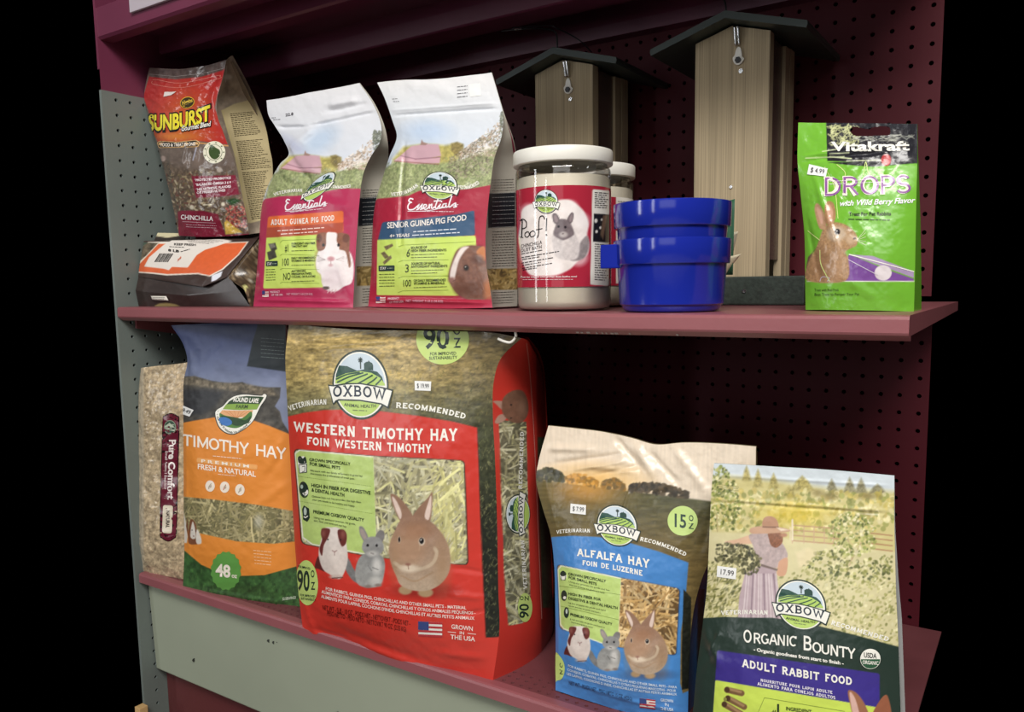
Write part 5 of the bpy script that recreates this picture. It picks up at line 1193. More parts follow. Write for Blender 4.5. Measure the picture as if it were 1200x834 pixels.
# ================================================================== alfalfa bag
z5 = lambda x, y: (640+x/6.417, 570+y/6.417)
z6a = lambda x, y: (640+x/5.789, 690+y/5.789)
L = [(651, 808.5), (651.3, 770), (651, 737), (650.5, 700), (649.7, 667), (645, 625), (636.5, 597), (628.5, 564), (631, 541), (642.7, 498.5)]
R = [(806, 853), (806.5, 815), (808, 775), (810, 738), (815, 705), (828, 665), (846, 632), (868, 597), (883, 560), (886, 523)]
G = [(826, 848), (827, 815), (828, 775), (830, 738), (834, 705), (843, 665), (858, 632), (874, 597), (885.5, 560), (887, 523)]
v = Pouch('hay_bag', 'blue hay bag with cream sunset top, right of the big red bag', 'hay bag', (-487, 822, -507.5), (-313, 834, -507.5), 7, L, R, G,
          bul=((0, 5), (.1, 20), (.35, 27), (.6, 20), (.82, 7), (1, 0)), pw=2.8, depth=((0, 62), (.5, 55), (.8, 14), (1, 1)), res=.9, wav=1.2, matf=M['foil'], seed=33, fold=.1, wsc=36,
          top=[(676, 502), (710, 506.5), (740, 513), (768, 520.5), (800, 518.5), (850, 520)], bot=[(700, 822), (750, 838)],
          ridges=[(640, 525, 700, 526, 4, 3.4), (652, 543, 730, 532, 3.5, -3.4), (672, 550, 735, 540, 3, 2.6), (700, 556, 752, 545, 3, -2.4), (690, 545, 745, 552, 4, 2.6), (745, 520, 770, 560, 5, 3.2), (720, 512, 752, 548, 4, -3.4), (762, 530, 800, 570, 4, -2.4), (790, 525, 830, 575, 5, 2.6), (640, 560, 655, 620, 4, 1.6), (825, 590, 800, 640, 6, 1.8), (845, 570, 822, 650, 4, -2), (652, 720, 660, 800, 4, 1.6), (740, 575, 735, 595, 2, 1.4), (655, 790, 800, 832, 3, 1.4)])
s, a = v.front, v.art; X, Y = s.X, s.Y
hz = 562+(X-640)*.125
s.col[:] = h('#e4d4bf'); s.col *= (.94+.1*fbm(X/2.2, Y/22, 3, 3))[:, None]
s.ell(690, 566, 55, 18, h('#e6b25e'), soft=24, al=.75)
fld = np.clip((Y-hz)/2, 0, 1); k = np.clip((Y-hz)/75, 0, 1)
fc = (np.array(h('#5a5a40'))[None]*(1-k)[:, None]+np.array(h('#7a673f'))[None]*k[:, None])*(.72+.45*fbm(X/13, Y/2.6, 8, 4))[:, None]
gl = np.exp(-(((X-688)/42)**2+((Y-572)/20)**2))[:, None]; fc = np.clip(fc*(1-gl)+gl*np.array(h('#b98a45')), 0, 1)
s.mix(fld, fc)
rg = np.random.RandomState(41)
def trees(x0, x1, hgt, n, cols):
    for q in range(n):
        x = x0+rg.rand()*(x1-x0); b = 563+(x-640)*.125; y = b-rg.rand()**.7*hgt*(.5+.5*math.sin((x-x0)/(x1-x0)*3.14)); s.ell(x, y, 1+rg.rand()*2.2, 1+rg.rand()*1.8, np.asarray(cols[rg.randint(len(cols))]), soft=1.4, al=.9)
trees(629, 660, 15, 160, [h('#4d4a34'), h('#5c5a3c'), h('#383626')]); trees(664, 700, 13, 90, [h('#b07f38'), h('#8c6a34'), h('#d19a48')]); trees(706, 732, 12, 70, [h('#9a7238'), h('#6f5a34')]); trees(738, 806, 13, 260, [h('#453d30'), h('#5a4c38'), h('#352f26')])
for k in range(500):
    x = 760+rg.rand()*110; y = 600+rg.rand()*230; c = np.array((x, y)); e = np.array([rg.randn()*2, -1-rg.rand()*3]); s.line(c, c+e, .7, np.array([(.42, .36, .22), (.3, .28, .18), (.52, .44, .28)][rg.randint(3)]), .5)
BL = h('#4a86c8')
s.poly([(640, 631), (648, 629), (671, 627.6), (702, 629), (738, 636), (772, 646), (806.7, 659), (803.5, 700), (798, 740), (797, 800), (800, 812), (830, 800), (830, 870), (640, 870)], BL, 1)
s.grad([(801, 690), (810, 700), (809, 806), (799, 808), (799, 760)], h('#2a2b22'), h('#1d1f1b'), tex=.4, ts=2.5)
win = [(653.4, 667), (657, 662), (728, 677), (789, 688), (795.5, 694), (792.6, 757), (788, 765), (780, 766.5), (720, 757), (660, 737), (656, 732)]
w2 = rq([(653.4, 661.3), (728, 677), (796.3, 689.5), (792, 767.5), (720, 757), (656.2, 736)], 5); c0 = w2.mean(0); s.poly(c0+(w2-c0)*1.014, h('#2f4f78'), 1); s.strands(w2, 620, [h('#d8b67e'), h('#c49f66'), h('#e3c795'), h('#a88452')], 17, 2.3, 14, base=(h('#4c3a26'), h('#84663f')))
s.poly([(653.4, 667.2), (657, 662), (727.8, 676.8), (724.3, 757.2), (709, 755.2), (660.4, 737.2), (656.2, 731.5)], h('#eef0d8'), .8)
s.poly([(654.5, 667.5), (658, 663.4), (727.5, 678), (724, 756), (709, 754), (661, 736), (657.5, 731)], h('#bcd37c'), .9, tex=.03)
aff = lambda m, x0, y0, kx, ky, X0, Y0: (lambda x, y: (X0+(m(x, y)[0]-x0)*kx, Y0+(m(x, y)[1]-y0)*ky))
print_chin(s, a, aff(zA, 404, 616, .79, .68, 690, 736.6)); print_pig(s, a, aff(zA, 368.5, 617, .80, .69, 660.7, 733)); print_rabbit(s, a, aff(zB, 455.5, 578.5, .71, .665, 731, 714.5))
oxbow(a, 723.4, 615.5, 24, 24.5, .145, -.02)
a.text('VETERINARIAN', (652.5, 625.4), (692.3, 624), 4.3, WH, 'slab', pm=(672, 623.4)); a.text('RECOMMENDED', (749.9, 633.4), (803.5, 651.8), 4.6, WH, 'slab', pm=(777, 640.5), arc=True)
a.text('ALFALFA HAY', (676.6, 651), (761.8, 665.8), 8.6, h('#f2efe6'), 'slab', pm=(719, 657.4), h1=10.4); a.text('FOIN DE LUZERNE', (682.8, 661.8), (753.6, 674.6), 5.8, h('#f2efe6'), 'slab', pm=(718, 667.4), h1=6.4)
a.ell(800, 610, 17.6, 17.4, h('#c3da86'), 2, rot=10); a.text('15', (787.6, 616.4), (805, 618.5), 15, h('#30463a'), 'bold', layer=3); a.text('O', (807.4, 610), (813, 610.5), 6.6, h('#30463a'), 'bold', layer=3); a.text('Z', (807, 619), (812.8, 619.6), 6.4, h('#30463a'), 'bold', layer=3)
for t, p, q, hh in (('GROWN SPECIFICALLY', z5(168, 664), z5(450, 720), 3), ('FOR SMALL PETS', z5(170, 690), z5(382, 742), 3), ('HIGH IN FIBER FOR', z6a(150, 38), z6a(372, 80), 3), ('DIGESTIVE & DENTAL HEALTH', z6a(152, 68), z6a(487, 137), 3), ('PREMIUM OXBOW QUALITY', z6a(165, 178), z6a(448, 246), 3)): a.text(t, p, q, hh, INK, 'bold')
for k, (p, q) in enumerate(((z5(172, 718), z5(480, 785)), (z5(176, 740), z5(440, 805)), (z6a(150, 95), z6a(410, 150)), (z6a(155, 115), z6a(370, 165)), (z6a(165, 205), z6a(400, 265)), (z6a(168, 225), z6a(320, 265)))): a.text('Using our process we grade and hand sort our hay'[k:k+34], p, q, 1.7, INK, 'sans')
for p, q in ((z5(100, 745), z5(560, 812)), (z6a(100, 115), z6a(495, 208))): a.line([p, q], .4, h('#7d9040'), 1)
a.ell(660.3, 674.5, 3.7, 5.2, WH, 1); a.poly([(657, 671), (660, 668.5), (663.5, 671), (663.4, 674), (660, 675), (657.4, 674)], DK, 2, True); a.line([(657.5, 675), (658, 679), (662.5, 679.4), (663, 675)], .7, DK, 2)
a.ell(661.2, 697.5, 3.4, 6.2, DK, 1); a.ell(662, 700, 1.8, 1.8, WH, 2); a.ell(664, 717.5, 3, 6.4, DK, 1); a.ell(664.4, 716, 1.2, 3, h('#c4cfc4'), 2)
a.poly([(651.5, 766), (656, 768), (661, 776), (662, 786), (658.5, 795), (653, 797), (651.6, 797)], LIME, 2, True); a.text('O', (656, 781), (660, 782), 5, DK, 'bold'); a.text('Z', (656, 789), (660, 790), 5, DK, 'bold')
Lb = h('#d6e4f0')
for k, t in enumerate(('FOR RABBITS, GUINEA PIGS, CHINCHILLAS AND OTHER SMALL PETS - PARA', 'CONEJOS, COBAYAS, CHINCHILLAS Y OTRAS PEQUENAS MASCOTAS - POUR', 'LES LAPINS, COCHONS D INDE, CHINCHILLAS ET AUTRES PETITS ANIMAUX')): a.text(t, (666-k*.8, 780.6+k*4.6), (793-(k % 2), 806+k*4.2), 2.7, Lb, 'bold', pm=(728, 797.5+k*4.4))
a.text('NET WT - POIDS NET - PESO NETO 15 OZ. (425G)', (666.8, 801.5), (741.2, 820.6), 4.2, h('#1f2f4c'), 'sans'); flag(a, (749.7, 817.3), 18.5, 11, .12, 2)
for k, t in enumerate(('GROWN', 'IN', 'THE USA')): a.text(t, (774+(k == 1)*5, 821+k*5), (789-(k == 1)*5, 822.6+k*5), 3.2, Lb, 'bold')
v.gus.grad([(790, 500), (900, 500), (900, 870), (790, 870)], h('#6a5d40'), h('#3f74b0'), y0=640, y1=670)
v.gus.poly([(818, 690), (826, 690), (822, 812), (816, 812)], h('#3b3a2c'), 1.2, tex=.35, ts=2.5)
v.finish(side=h('#41709f'), backc=h('#6a5d46'))
sticker(s, [z5(187, 127), z5(303, 139), z5(300, 212), z5(183, 199)], v.root, '$ 7.99')

# ================================================================== clear bag of bedding against the end panel
z8b = lambda x, y: (160+x/5.958, 440+y/5.958)
z8 = lambda x, y: (155+x/2.455, 360+y/2.455)
zt_ = lambda x, y: (160+x/6.95, 580+y/6.95)
L = [(166, 668.5), (163.5, 640), (163, 580), (162.5, 500), (163, 450), (165.5, 431)]
R = [(225, 677), (226, 640), (226, 580), (225, 500), (224, 450), (220, 424.5)]
v = Pouch('bedding_bag', 'clear bag of beige small animal bedding with upright maroon label, far left', 'bag', (-1333, 803, -507.4), (-1228, 820, -507.4), 2, L, R, None,
          bul=((0, 2), (.06, 9), (.5, 11), (.94, 8), (1, 0)), pw=4, depth=((0, 150), (.9, 150), (1, 100)), res=.8, wav=1.5, matf=M['gloss'], seed=51, fold=-.04, wsc=12, top=[(180, 429), (205, 426.5)], bot=[(190, 674), (212, 678)],
          ridges=[(168, 440, 168.5, 660, 2, -1.6), (172, 435, 215, 432, 3, 1.5), (214, 640, 214, 676, 3, 1.2)])
s, a = v.front, v.art; X, Y = s.X, s.Y
f1 = fbm(X/3.2, Y/3.2, 4, 4); f2 = fbm(X/1.3, Y/1.6, 14, 3); s.col = np.clip(h('#ac9a7e')[None]*(.5+.65*f1+.4*f2)[:, None], 0, 1)
rg = np.random.RandomState(6)
for k in range(900):
    c = np.array((163+rg.rand()*70, 432+rg.rand()*245)); th = rg.rand()*6.3; e = np.array([math.cos(th), math.sin(th)])*(.5+rg.rand()*1.4); s.line(c-e, c+e, .8, np.array([(.82, .75, .62), (.60, .52, .41), (.74, .65, .52), (.50, .42, .33)][rg.randint(4)]), .55)
s.poly([(160, 428), (168.5, 428), (168.5, 672), (160, 672)], h('#b3a895'), 2, al=.7)
lab = [(190.6, 494), (192.5, 487), (200.5, 483.8), (208, 487), (210.4, 495), (208.8, 560), (207.2, 622), (204, 631), (197, 634.2), (190, 630.5), (187.3, 622), (188.6, 560)]
MR = h('#651f30'); a.poly(crv(lab, 4, True), h('#2a1216'), 1); c0 = np.mean(lab, 0); a.poly(c0+(crv(lab, 4, True)-c0)*np.array([.9, .985]), MR, 2)
a.ell(199.5, 500.5, 7, 8.4, h('#8d9a86'), 3); a.ell(199.5, 500.5, 6.2, 7.6, h('#40584a'), 4); a.poly([(193.4, 499), (199, 495), (205.4, 501), (205, 505), (194.2, 503)], h('#c4ccb8'), 5); a.text('OXBOW', (194.2, 503.4), (205, 503.6), 3.2, DK, 'bold', layer=6)
a.text('Pure Comfort', (198.8, 514.5), (196.6, 584.5), 7.4, h('#efe4e0'), 'black', up=(1, 0), layer=4); a.text('Small Animal Bedding', (194.3, 528), (192.6, 573), 2.7, h('#dcc6c6'), 'bold', up=(1, 0), layer=4)
a.rquad([(191.4, 591.5), (203.2, 592), (201.6, 625), (190.4, 624)], 3, h('#d9cdb8'), 4); a.text('NATURAL', (195.4, 598), (195, 618), 3.8, h('#2e2220'), 'black', up=(1, 0), layer=6)
v.finish(side=h('#b5a184'), backc=h('#a8957a'))

# ================================================================== orange timothy hay bag
L = [(214.2, 691), (216, 645), (215.3, 600), (215.2, 563), (215, 520), (215, 482), (215.5, 445), (219.5, 421), (215, 404), (200.5, 381)]
R = [(351.5, 711), (349, 680), (346.4, 640), (343.5, 585), (341, 535), (339, 494), (336.5, 445), (335.5, 421), (335, 404), (334.5, 378)]
v = Pouch('hay_bag', 'orange banded hay bag with dark blue sky top, left of the biggest bag', 'hay bag', (-1199, 797, -507.5), (-975, 838, -507.5), 1.5, L, R, None,
          bul=((0, 4), (.12, 18), (.4, 24), (.7, 18), (.9, 7), (1, 0)), pw=2.8, depth=((0, 75), (.6, 60), (.85, 20), (1, 1)), res=.85, wav=1.2, matf=M['matte'], seed=61, fold=.1, wsc=34,
          top=[(240, 379), (290, 377)], bot=[(232, 696), (256, 699.5), (285, 705), (330, 713)],
          ridges=[(204, 384, 232, 440, 5, 2.2), (220, 400, 222, 470, 3, -1.6), (225, 420, 260, 400, 8, -2), (300, 600, 345, 560, 5, 1.8), (318, 560, 342, 520, 4, -1.5), (325, 540, 340, 500, 4, 1.4), (220, 500, 226, 660, 4, 1.2), (240, 690, 340, 705, 3, 1.6), (260, 430, 330, 425, 8, 1.2), (296, 470, 300, 640, 12, 1.4)])
s, a = v.front, v.art; X, Y = s.X, s.Y
k = np.clip((Y-380)/75, 0, 1)[:, None]; s.col = np.array(h('#262f55'))*(1-k)+np.array(h('#7d86a0'))*k; s.col *= (.9+.2*fbm(X/20, Y/12, 3))[:, None]
s.poly([(302, 376), (301.5, 383), (296, 400), (289.5, 429), (312, 432), (340, 436), (340, 374)], h('#1b2328'), 1.2)
for q in range(6): a.fine((306, 396+q*4.4), (333, 398+q*4.4), 1.1, h('#66706e'), 70+q)
rock = [(210, 446), (217, 441), (228, 440.5), (248, 446), (268, 449), (284, 447.5), (292, 452), (310, 453.5), (329, 453.6), (328, 466), (322, 476), (328, 482), (331, 494), (338, 505), (342, 512), (342, 520), (210, 520)]
s.poly(rock, h('#4b4843'), 1.2, tex=.45, ts=5, seed=3); s.poly([(215, 442), (228, 441), (250, 448), (286, 449), (320, 456), (326, 464), (300, 462), (262, 456), (230, 452), (214, 450)], h('#6d6455'), 3, tex=.5, ts=3, seed=8); s.poly([(214, 456), (240, 456), (262, 460), (252, 476), (236, 486), (214, 486)], h('#36373a'), 5, tex=.3, ts=4)
OR = h('#e08a35')
s.poly([(210, 496), (226, 493), (250, 489), (270, 487.8), (294, 491.5), (316, 499), (338, 508), (345, 512), (352, 640), (350, 668), (300, 676), (277, 675.5), (256, 671), (236, 662), (214, 643)], OR, 1)
s.poly([(214, 643), (236, 661.4), (256, 670.3), (277, 674.6), (310, 673.5), (352, 662), (356, 720), (210, 720)], h('#36592e'), 1, tex=.45, ts=4, seed=4)
for q in range(260):
    c = np.array((214+rg.rand()*140, 655+rg.rand()*55)); e = np.array([rg.randn()*.9, -1.5-rg.rand()*4]); 
    if c[1] > 679 or (c[0] < 236 and c[1] > 668): s.line(c, c+e, .8, np.array([(.32, .5, .24), (.18, .32, .16), (.42, .58, .32)][rg.randint(3)]), .5)
s.poly([(214, 643), (236, 661.4), (256, 670.3), (277, 674.6), (310, 673.5), (352, 662), (352, 655), (310, 668), (277, 670), (256, 665), (236, 655), (214, 634)], OR, .8)
s.strands([(212, 581.5), (250, 585), (300, 591), (346, 599), (348, 634), (320, 637), (277, 634), (240, 626), (212, 620)], 420, [h('#a3976a'), h('#8a8258'), h('#bdb184'), h('#6f6a48')], 24, 1.6, 8, base=(h('#4a4630'), h('#7a7350')))
s.ell(303, 611, 5, 8, h('#c9cbc4'), soft=6, al=.5)
W = h('#ded6cc'); Bn = h('#7a4a30')
s.poly([(215.5, 600), (218, 612), (220, 628), (219, 636), (216, 636)], W, 1); s.poly([(218, 616), (220, 606), (220.5, 630)], Bn, 1)
s.poly([(224, 608), (229, 613), (231, 624), (234, 632), (233, 637), (222, 637), (220.5, 628), (221.5, 616)], Bn, 1, True); s.poly([(225.6, 611), (228.6, 620), (229, 630), (225, 631), (223, 626)], W, 1, True); s.poly([(231, 620), (235, 628), (236, 636), (231, 637), (229.4, 630)], W, 1, True); s.ell(227, 628, .9, .7, h('#8a5f58')); s.ell(225, 621, .6, .6, BLK); s.ell(229.6, 622, .6, .6, BLK)
# farm emblem shaped like a curling leaf
o_ = [z8b(*q) for q in [(545, 270), (558, 238), (600, 212), (640, 168), (690, 138), (760, 128), (830, 134), (880, 136), (896, 124), (914, 132), (906, 160), (872, 210), (846, 262), (818, 315), (780, 356), (730, 390), (672, 412), (612, 396), (568, 350)]]
def sh(pts, kx, ky=None): P = np.array(pts); c = P.mean(0); return c+(P-c)*np.array([kx, ky or kx])
a.poly(crv(o_, 5, True), h('#2c3230'), 1); a.poly(sh(crv(o_, 5, True), .965), WH, 2)
a.poly([z8b(*q) for q in [(606, 230), (648, 180), (700, 150), (770, 142), (870, 146), (890, 150), (858, 205), (842, 236), (720, 238)]], h('#31482f'), 3)
a.poly([z8b(*q) for q in [(604, 234), (628, 200), (700, 196), (860, 198), (842, 236), (720, 240)]], h('#86a84a'), 4); a.text('ROUND LAKE', z8b(676, 180), z8b(852, 190), 30/5.958, WH, 'black', layer=5, slant=.2); a.text('FARM', z8b(694, 228), z8b(778, 229), 24/5.958, h('#2c3a22'), 'bold', layer=5, slant=.2)
a.poly([z8b(*q) for q in [(600, 240), (720, 244), (815, 240), (800, 290), (600, 292), (584, 262)]], h('#e0a878'), 3)
for q in range(6): a.line([z8b(700, 300), z8b(612+q*36, 244)], .5, h('#c87f52'), 4)
a.poly([z8b(*q) for q in [(582, 262), (620, 278), (690, 290), (740, 296), (800, 250), (806, 290), (770, 330), (700, 366), (620, 350), (590, 310)]], h('#4c7a3a'), 4, True); a.poly([z8b(*q) for q in [(590, 280), (640, 286), (690, 292), (760, 310), (800, 280), (780, 330), (700, 350), (640, 320)]], h('#2d4a30'), 5, True)
a.poly([z8b(*q) for q in [(580, 296), (620, 290), (662, 310), (668, 336), (640, 350), (600, 342), (584, 320)]], h('#3f74b8'), 6, True)
a.text('Grow it naturally. We pelletize it.', z8b(560, 290), z8b(800, 318), 2.6, h('#3a4438'), 'bold', pm=z8b(670, 404), arc=True)
CRM = h('#f6ecdf')
a.text('TIMOTHY HAY', (214.5, 521.5), (335.5, 538.5), 13.4, CRM, 'round', pm=(275, 530.3), h1=13.8); a.fine(z8b(535, 560), z8b(738, 580), 1.2, CRM, 3)
a.poly(rq([z8b(424, 572), z8b(846, 622), z8b(844, 656), z8b(420, 604)], 2), h('#eaa862'), 2); a.text('P R E M I U M', z8b(452, 604), z8b(790, 642), 3.4, CRM, 'bold', layer=4)
a.text('FRESH & NATURAL', z8b(428, 650), z8b(834, 706), 6, CRM, 'bold', layer=4); a.fine(z8b(570, 688), z8b(700, 700), .9, CRM, 4)
for q, (x, y) in enumerate(((515, 770), (617, 778), (723, 796))):
    c = z8b(x, y); a.ell(c[0], c[1], 5.5, 6.6, h('#efe3d4'), 2); a.line([(c[0]-1.5, c[1]+3.5), (c[0]-1+q*.6, c[1]), (c[0]+1.5, c[1]-3)], .9, h('#9c8d7c') if q != 1 else h('#c4654a'), 3); a.ell(c[0]+.5, c[1], 1.4, 2, h('#b9ab98'), 3)
bd = [(265+18*(1+.09*(i % 2))*math.cos(i*math.pi/16)*.93, 668.5+21.5*(1+.08*(i % 2))*math.sin(i*math.pi/16)) for i in range(32)]
a.poly(bd, h('#5f9a48'), 2); a.text('48', (253.5, 674), (270.3, 676), 13.5, CRM, 'black', layer=4); a.text('oz', (271.8, 676.2), (278, 677), 5, CRM, 'bold', layer=4)
for q in range(5): a.fine((297+q*.4, 644.5+q*3.8), (318, 646.6+q*3.8), 1.2, h('#f1d0a6'), 80+q)
a.text('32 SERVINGS', (331, 703), (347, 701), 3, h('#c9d6bf'), 'bold')
v.finish(side=h('#c47c34'), backc=h('#3a3f44'))
sticker(s, [(215, 475), (227.5, 480.3), (222.6, 488), (210.6, 483.6)], v.root, '9.49')

# ================================================================== rabbit food pouch with the garden photo
zo = lambda x, y: (825+x/5.214, 540+y/5.214)
zp = lambda x, y: (820+x/5.4545, 690+y/5.4545)
L = [(805, 884), (808, 858), (812, 832), (816.5, 785), (823, 735), (828.3, 690), (830.3, 650), (832, 610), (834, 570), (836.8, 542.5)]
R = [(1060, 962), (1058, 900), (1056, 850), (1054, 790), (1052, 735), (1050, 690), (1049, 650), (1048, 610), (1048, 575), (1048, 557)]
v = Pouch('food_pouch', 'dark green rabbit food pouch with a garden photo of a person in straw hat', 'pouch', (-305, 796, -507.5), (-101, 800, -507.5), 4, L, R, None,
          bul=((0, 4), (.15, 20), (.4, 24), (.6, 15), (.85, 3), (1, 0)), pw=2.8, depth=((0, 34), (.5, 30), (.8, 6), (1, 1)), res=.8, wav=.9, matf=M['foil'], seed=71, fold=.1, wsc=44,
          top=[(900, 546), (960, 549.5), (1010, 553.5)], ridges=[(836, 588, 1046, 602, 2, -1.2), (836, 584, 1046, 598, 2, 1), (836, 556, 1046, 569, 2, .9), (824, 735, 850, 775, 6, 1.8), (815, 790, 838, 760, 5, -1.6), (848, 735, 836, 760, 4, 1.5), (1030, 700, 1046, 760, 6, -1), (868, 735, 880, 800, 8, 1)])
s, a = v.front, v.art; X, Y = s.X, s.Y
rg = np.random.RandomState(77)
u = (X-825)*5.214; w_ = (Y-540)*5.214-.045*u            # photo print coordinates
s.col[:] = h('#cfd8de'); 
def dabs(reg, n, cols, r, al=.8, el=1.):
    P = np.array([zo(*q) for q in reg]); lo = P.min(0); hi = P.max(0); pts = lo+(hi-lo)*rg.rand(n, 2)
    for q in pts:
        ins = False
        for i in range(len(P)):
            x1, y1 = P[i-1]; x2, y2 = P[i]
            if (y1 > q[1]) != (y2 > q[1]) and q[0] < (x2-x1)*(q[1]-y1)/(y2-y1)+x1: ins = not ins
        if ins: s.ell(q[0], q[1], r*(.5+rg.rand()), r*el*(.5+rg.rand()), np.clip(np.asarray(cols[rg.randint(len(cols))])*(.9+.2*rg.rand()), 0, 1), rot=rg.rand()*90, soft=1.1, al=al)
Yl = h('#d6c274'); Gn = h('#8f9650'); Pd = h('#e6deac')
s.poly([zo(*q) for q in [(40, 120), (120, 90), (240, 100), (420, 120), (640, 150), (760, 165), (1000, 175), (1200, 190), (1250, 1300), (0, 1300)]], h('#cfc488'), 8)
for (x, y, w0, hh_) in ((260, 30, 46, 90), (330, 50, 50, 110), (425, 75, 56, 100), (600, 90, 120, 90), (780, 110, 60, 80), (890, 100, 60, 90), (960, 105, 60, 90), (1060, 140, 90, 60), (420, 130, 40, 90), (520, 150, 70, 70)):
    P = [zo(x-w0*.6, y+hh_), zo(x-w0*.3, y+hh_*.35), zo(x, y), zo(x+w0*.3, y+hh_*.35), zo(x+w0*.6, y+hh_)]; s.poly(P, h('#8f8a6c') if x > 700 else h('#b0a468'), 3, tex=.25, ts=2)
dabs([(40, 170), (1200, 190), (1200, 420), (40, 430)], 520, [Yl, Gn, Pd, h('#bfae5a'), h('#f0e6b8'), h('#848a4a'), h('#a59c5c')], 2.8, .6)
s.ell(*zo(560, 330), 34, 12, h('#dcc248'), soft=16, al=.7)
for (x, y, rx, ry) in ((690, 195, 40, 22), (770, 215, 44, 26), (1000, 215, 60, 20), (1000, 320, 40, 12)): s.ell(*zo(x, y), rx/5.2, ry/5.2, h('#84764a'), soft=5, al=.7)
s.poly([zo(*q) for q in [(0, 430), (300, 440), (560, 480), (820, 510), (1200, 560), (1250, 1300), (-30, 1300)]], h('#d6cda0'), 4)
for yy in (400, 430, 462, 494): s.line(zo(540, yy-8), zo(830, yy+14), 1.5, h('#b98f72'), .8); s.line(zo(1020, yy+40), zo(1150, yy+56), 1.5, h('#a8785c'), .8)
for xx in (540, 610, 672, 735, 790): s.line(zo(xx, 400), zo(xx, 500), 1.3, h('#c8a68a'), .8)
s.line(zo(540, 360), zo(540, 480), 2.2, h('#e6d8bc')); s.line(zo(527, 405), zo(527, 480), 1.5, h('#e0d0b0'))
dabs([(40, 40), (130, 30), (200, 150), (230, 300), (180, 420), (40, 420)], 330, [h('#7a8446'), h('#b9b878'), h('#5a6434'), h('#e2dcae'), h('#98a054')], 1.5, .85)
s.line(zo(78, 330), zo(82, 430), 1.3, h('#b8a878'))
s.line(zo(870, 690), zo(905, 590), 2, h('#c9b58e')); s.line(zo(905, 590), zo(880, 480), 1.3, h('#b8a27c')); s.line(zo(905, 600), zo(960, 500), 1.2, h('#b8a27c'))
dabs([(760, 380), (860, 310), (1000, 340), (1060, 430), (1040, 540), (900, 600), (800, 540), (750, 450)], 420, [h('#8a9650'), h('#c2c280'), h('#616c3c'), h('#ece4bc'), h('#a6aa62')], 1.5, .85)
dabs([(600, 640), (680, 550), (820, 540), (900, 620), (1150, 570), (1150, 720), (960, 740), (780, 700), (640, 700)], 420, [h('#8f9050'), h('#6a7040'), h('#c4c080'), h('#4c5430'), h('#e0daac')], 1.6, .8)
s.poly([zo(*q) for q in [(560, 560), (640, 530), (700, 560), (620, 640), (580, 650)]], h('#e6d6ae'), 4, al=.7)
dabs([(430, 720), (620, 660), (800, 700), (1180, 730), (1200, 1150), (430, 1060)], 1000, [h('#b8b478'), h('#e8e2b8'), h('#98985a'), h('#d0c994'), h('#7c7e4a')], 1.2, .75, 1.4)
dabs([(0, 620), (220, 620), (230, 960), (0, 960)], 380, [h('#a8a264'), h('#7a7a44'), h('#dcd4a0'), h('#5c5e36')], .9, .8, 2.8)
# person seen from behind, straw hat, striped skirt, bunch of greens on the arm
sk = h('#d8b294'); lil = h('#b9a6a4')
s.poly([zo(*q) for q in [(128, 492), (200, 478), (292, 452), (310, 500), (240, 508), (160, 512)]], sk, 1, True)
s.poly([zo(*q) for q in [(250, 690), (340, 640), (440, 662), (452, 760), (470, 840), (478, 1000), (205, 1000), (215, 830)]], h('#bba6ac'), 1.2)
for q, (x0, x1) in enumerate(((262, 236), (300, 285), (335, 330), (365, 372), (395, 412), (425, 450))): s.line(zo(x0, 690), zo(x1, 990), 1.5, h('#86727c') if q % 2 else h('#ddd0d0'), .8); s.line(zo(x0+14, 690), zo(x1+18, 990), 1.2, h('#dccfd0'), .8)
s.poly([zo(*q) for q in [(275, 455), (330, 440), (400, 446), (450, 470), (490, 520), (512, 580), (480, 612), (452, 650), (400, 652), (350, 632), (315, 580), (300, 520)]], lil, 1.2, True, tex=.12, ts=3)
s.poly([zo(*q) for q in [(462, 610), (506, 590), (512, 630), (500, 690), (470, 705), (446, 690), (452, 640)]], h('#cf9f80'), 1, True)
s.poly([zo(*q) for q in [(395, 440), (470, 440), (482, 480), (470, 510), (440, 530), (410, 515), (398, 480)]], h('#8d5f48'), 1.2, True, tex=.2, ts=2); s.ell(*zo(488, 452), 4, 2.4, h('#b98a70'), soft=1.5)
s.poly([zo(*q) for q in [(350, 628), (452, 660), (446, 672), (346, 642)]], h('#7b6a64'), 1)
s.poly([zo(*q) for q in [(278, 430), (290, 408), (350, 398), (450, 402), (520, 418), (516, 432), (440, 440), (350, 444), (300, 444)]], h('#c79f84'), 1, True); s.poly([zo(*q) for q in [(358, 402), (362, 356), (385, 338), (420, 340), (446, 362), (454, 404), (410, 412)]], h('#b98e74'), 1, True); s.line(zo(360, 402), zo(454, 404), 1.2, h('#7a5a4a')); s.poly([zo(*q) for q in [(440, 404), (520, 420), (470, 428)]], h('#ead8c0'), 1.5)
dabs([(80, 510), (160, 500), (280, 520), (350, 600), (330, 680), (240, 700), (200, 640), (110, 620), (62, 610)], 420, [h('#4c4a34'), h('#6b6844'), h('#38382a'), h('#8a8560'), h('#5a5a3e')], 1.5, .85)
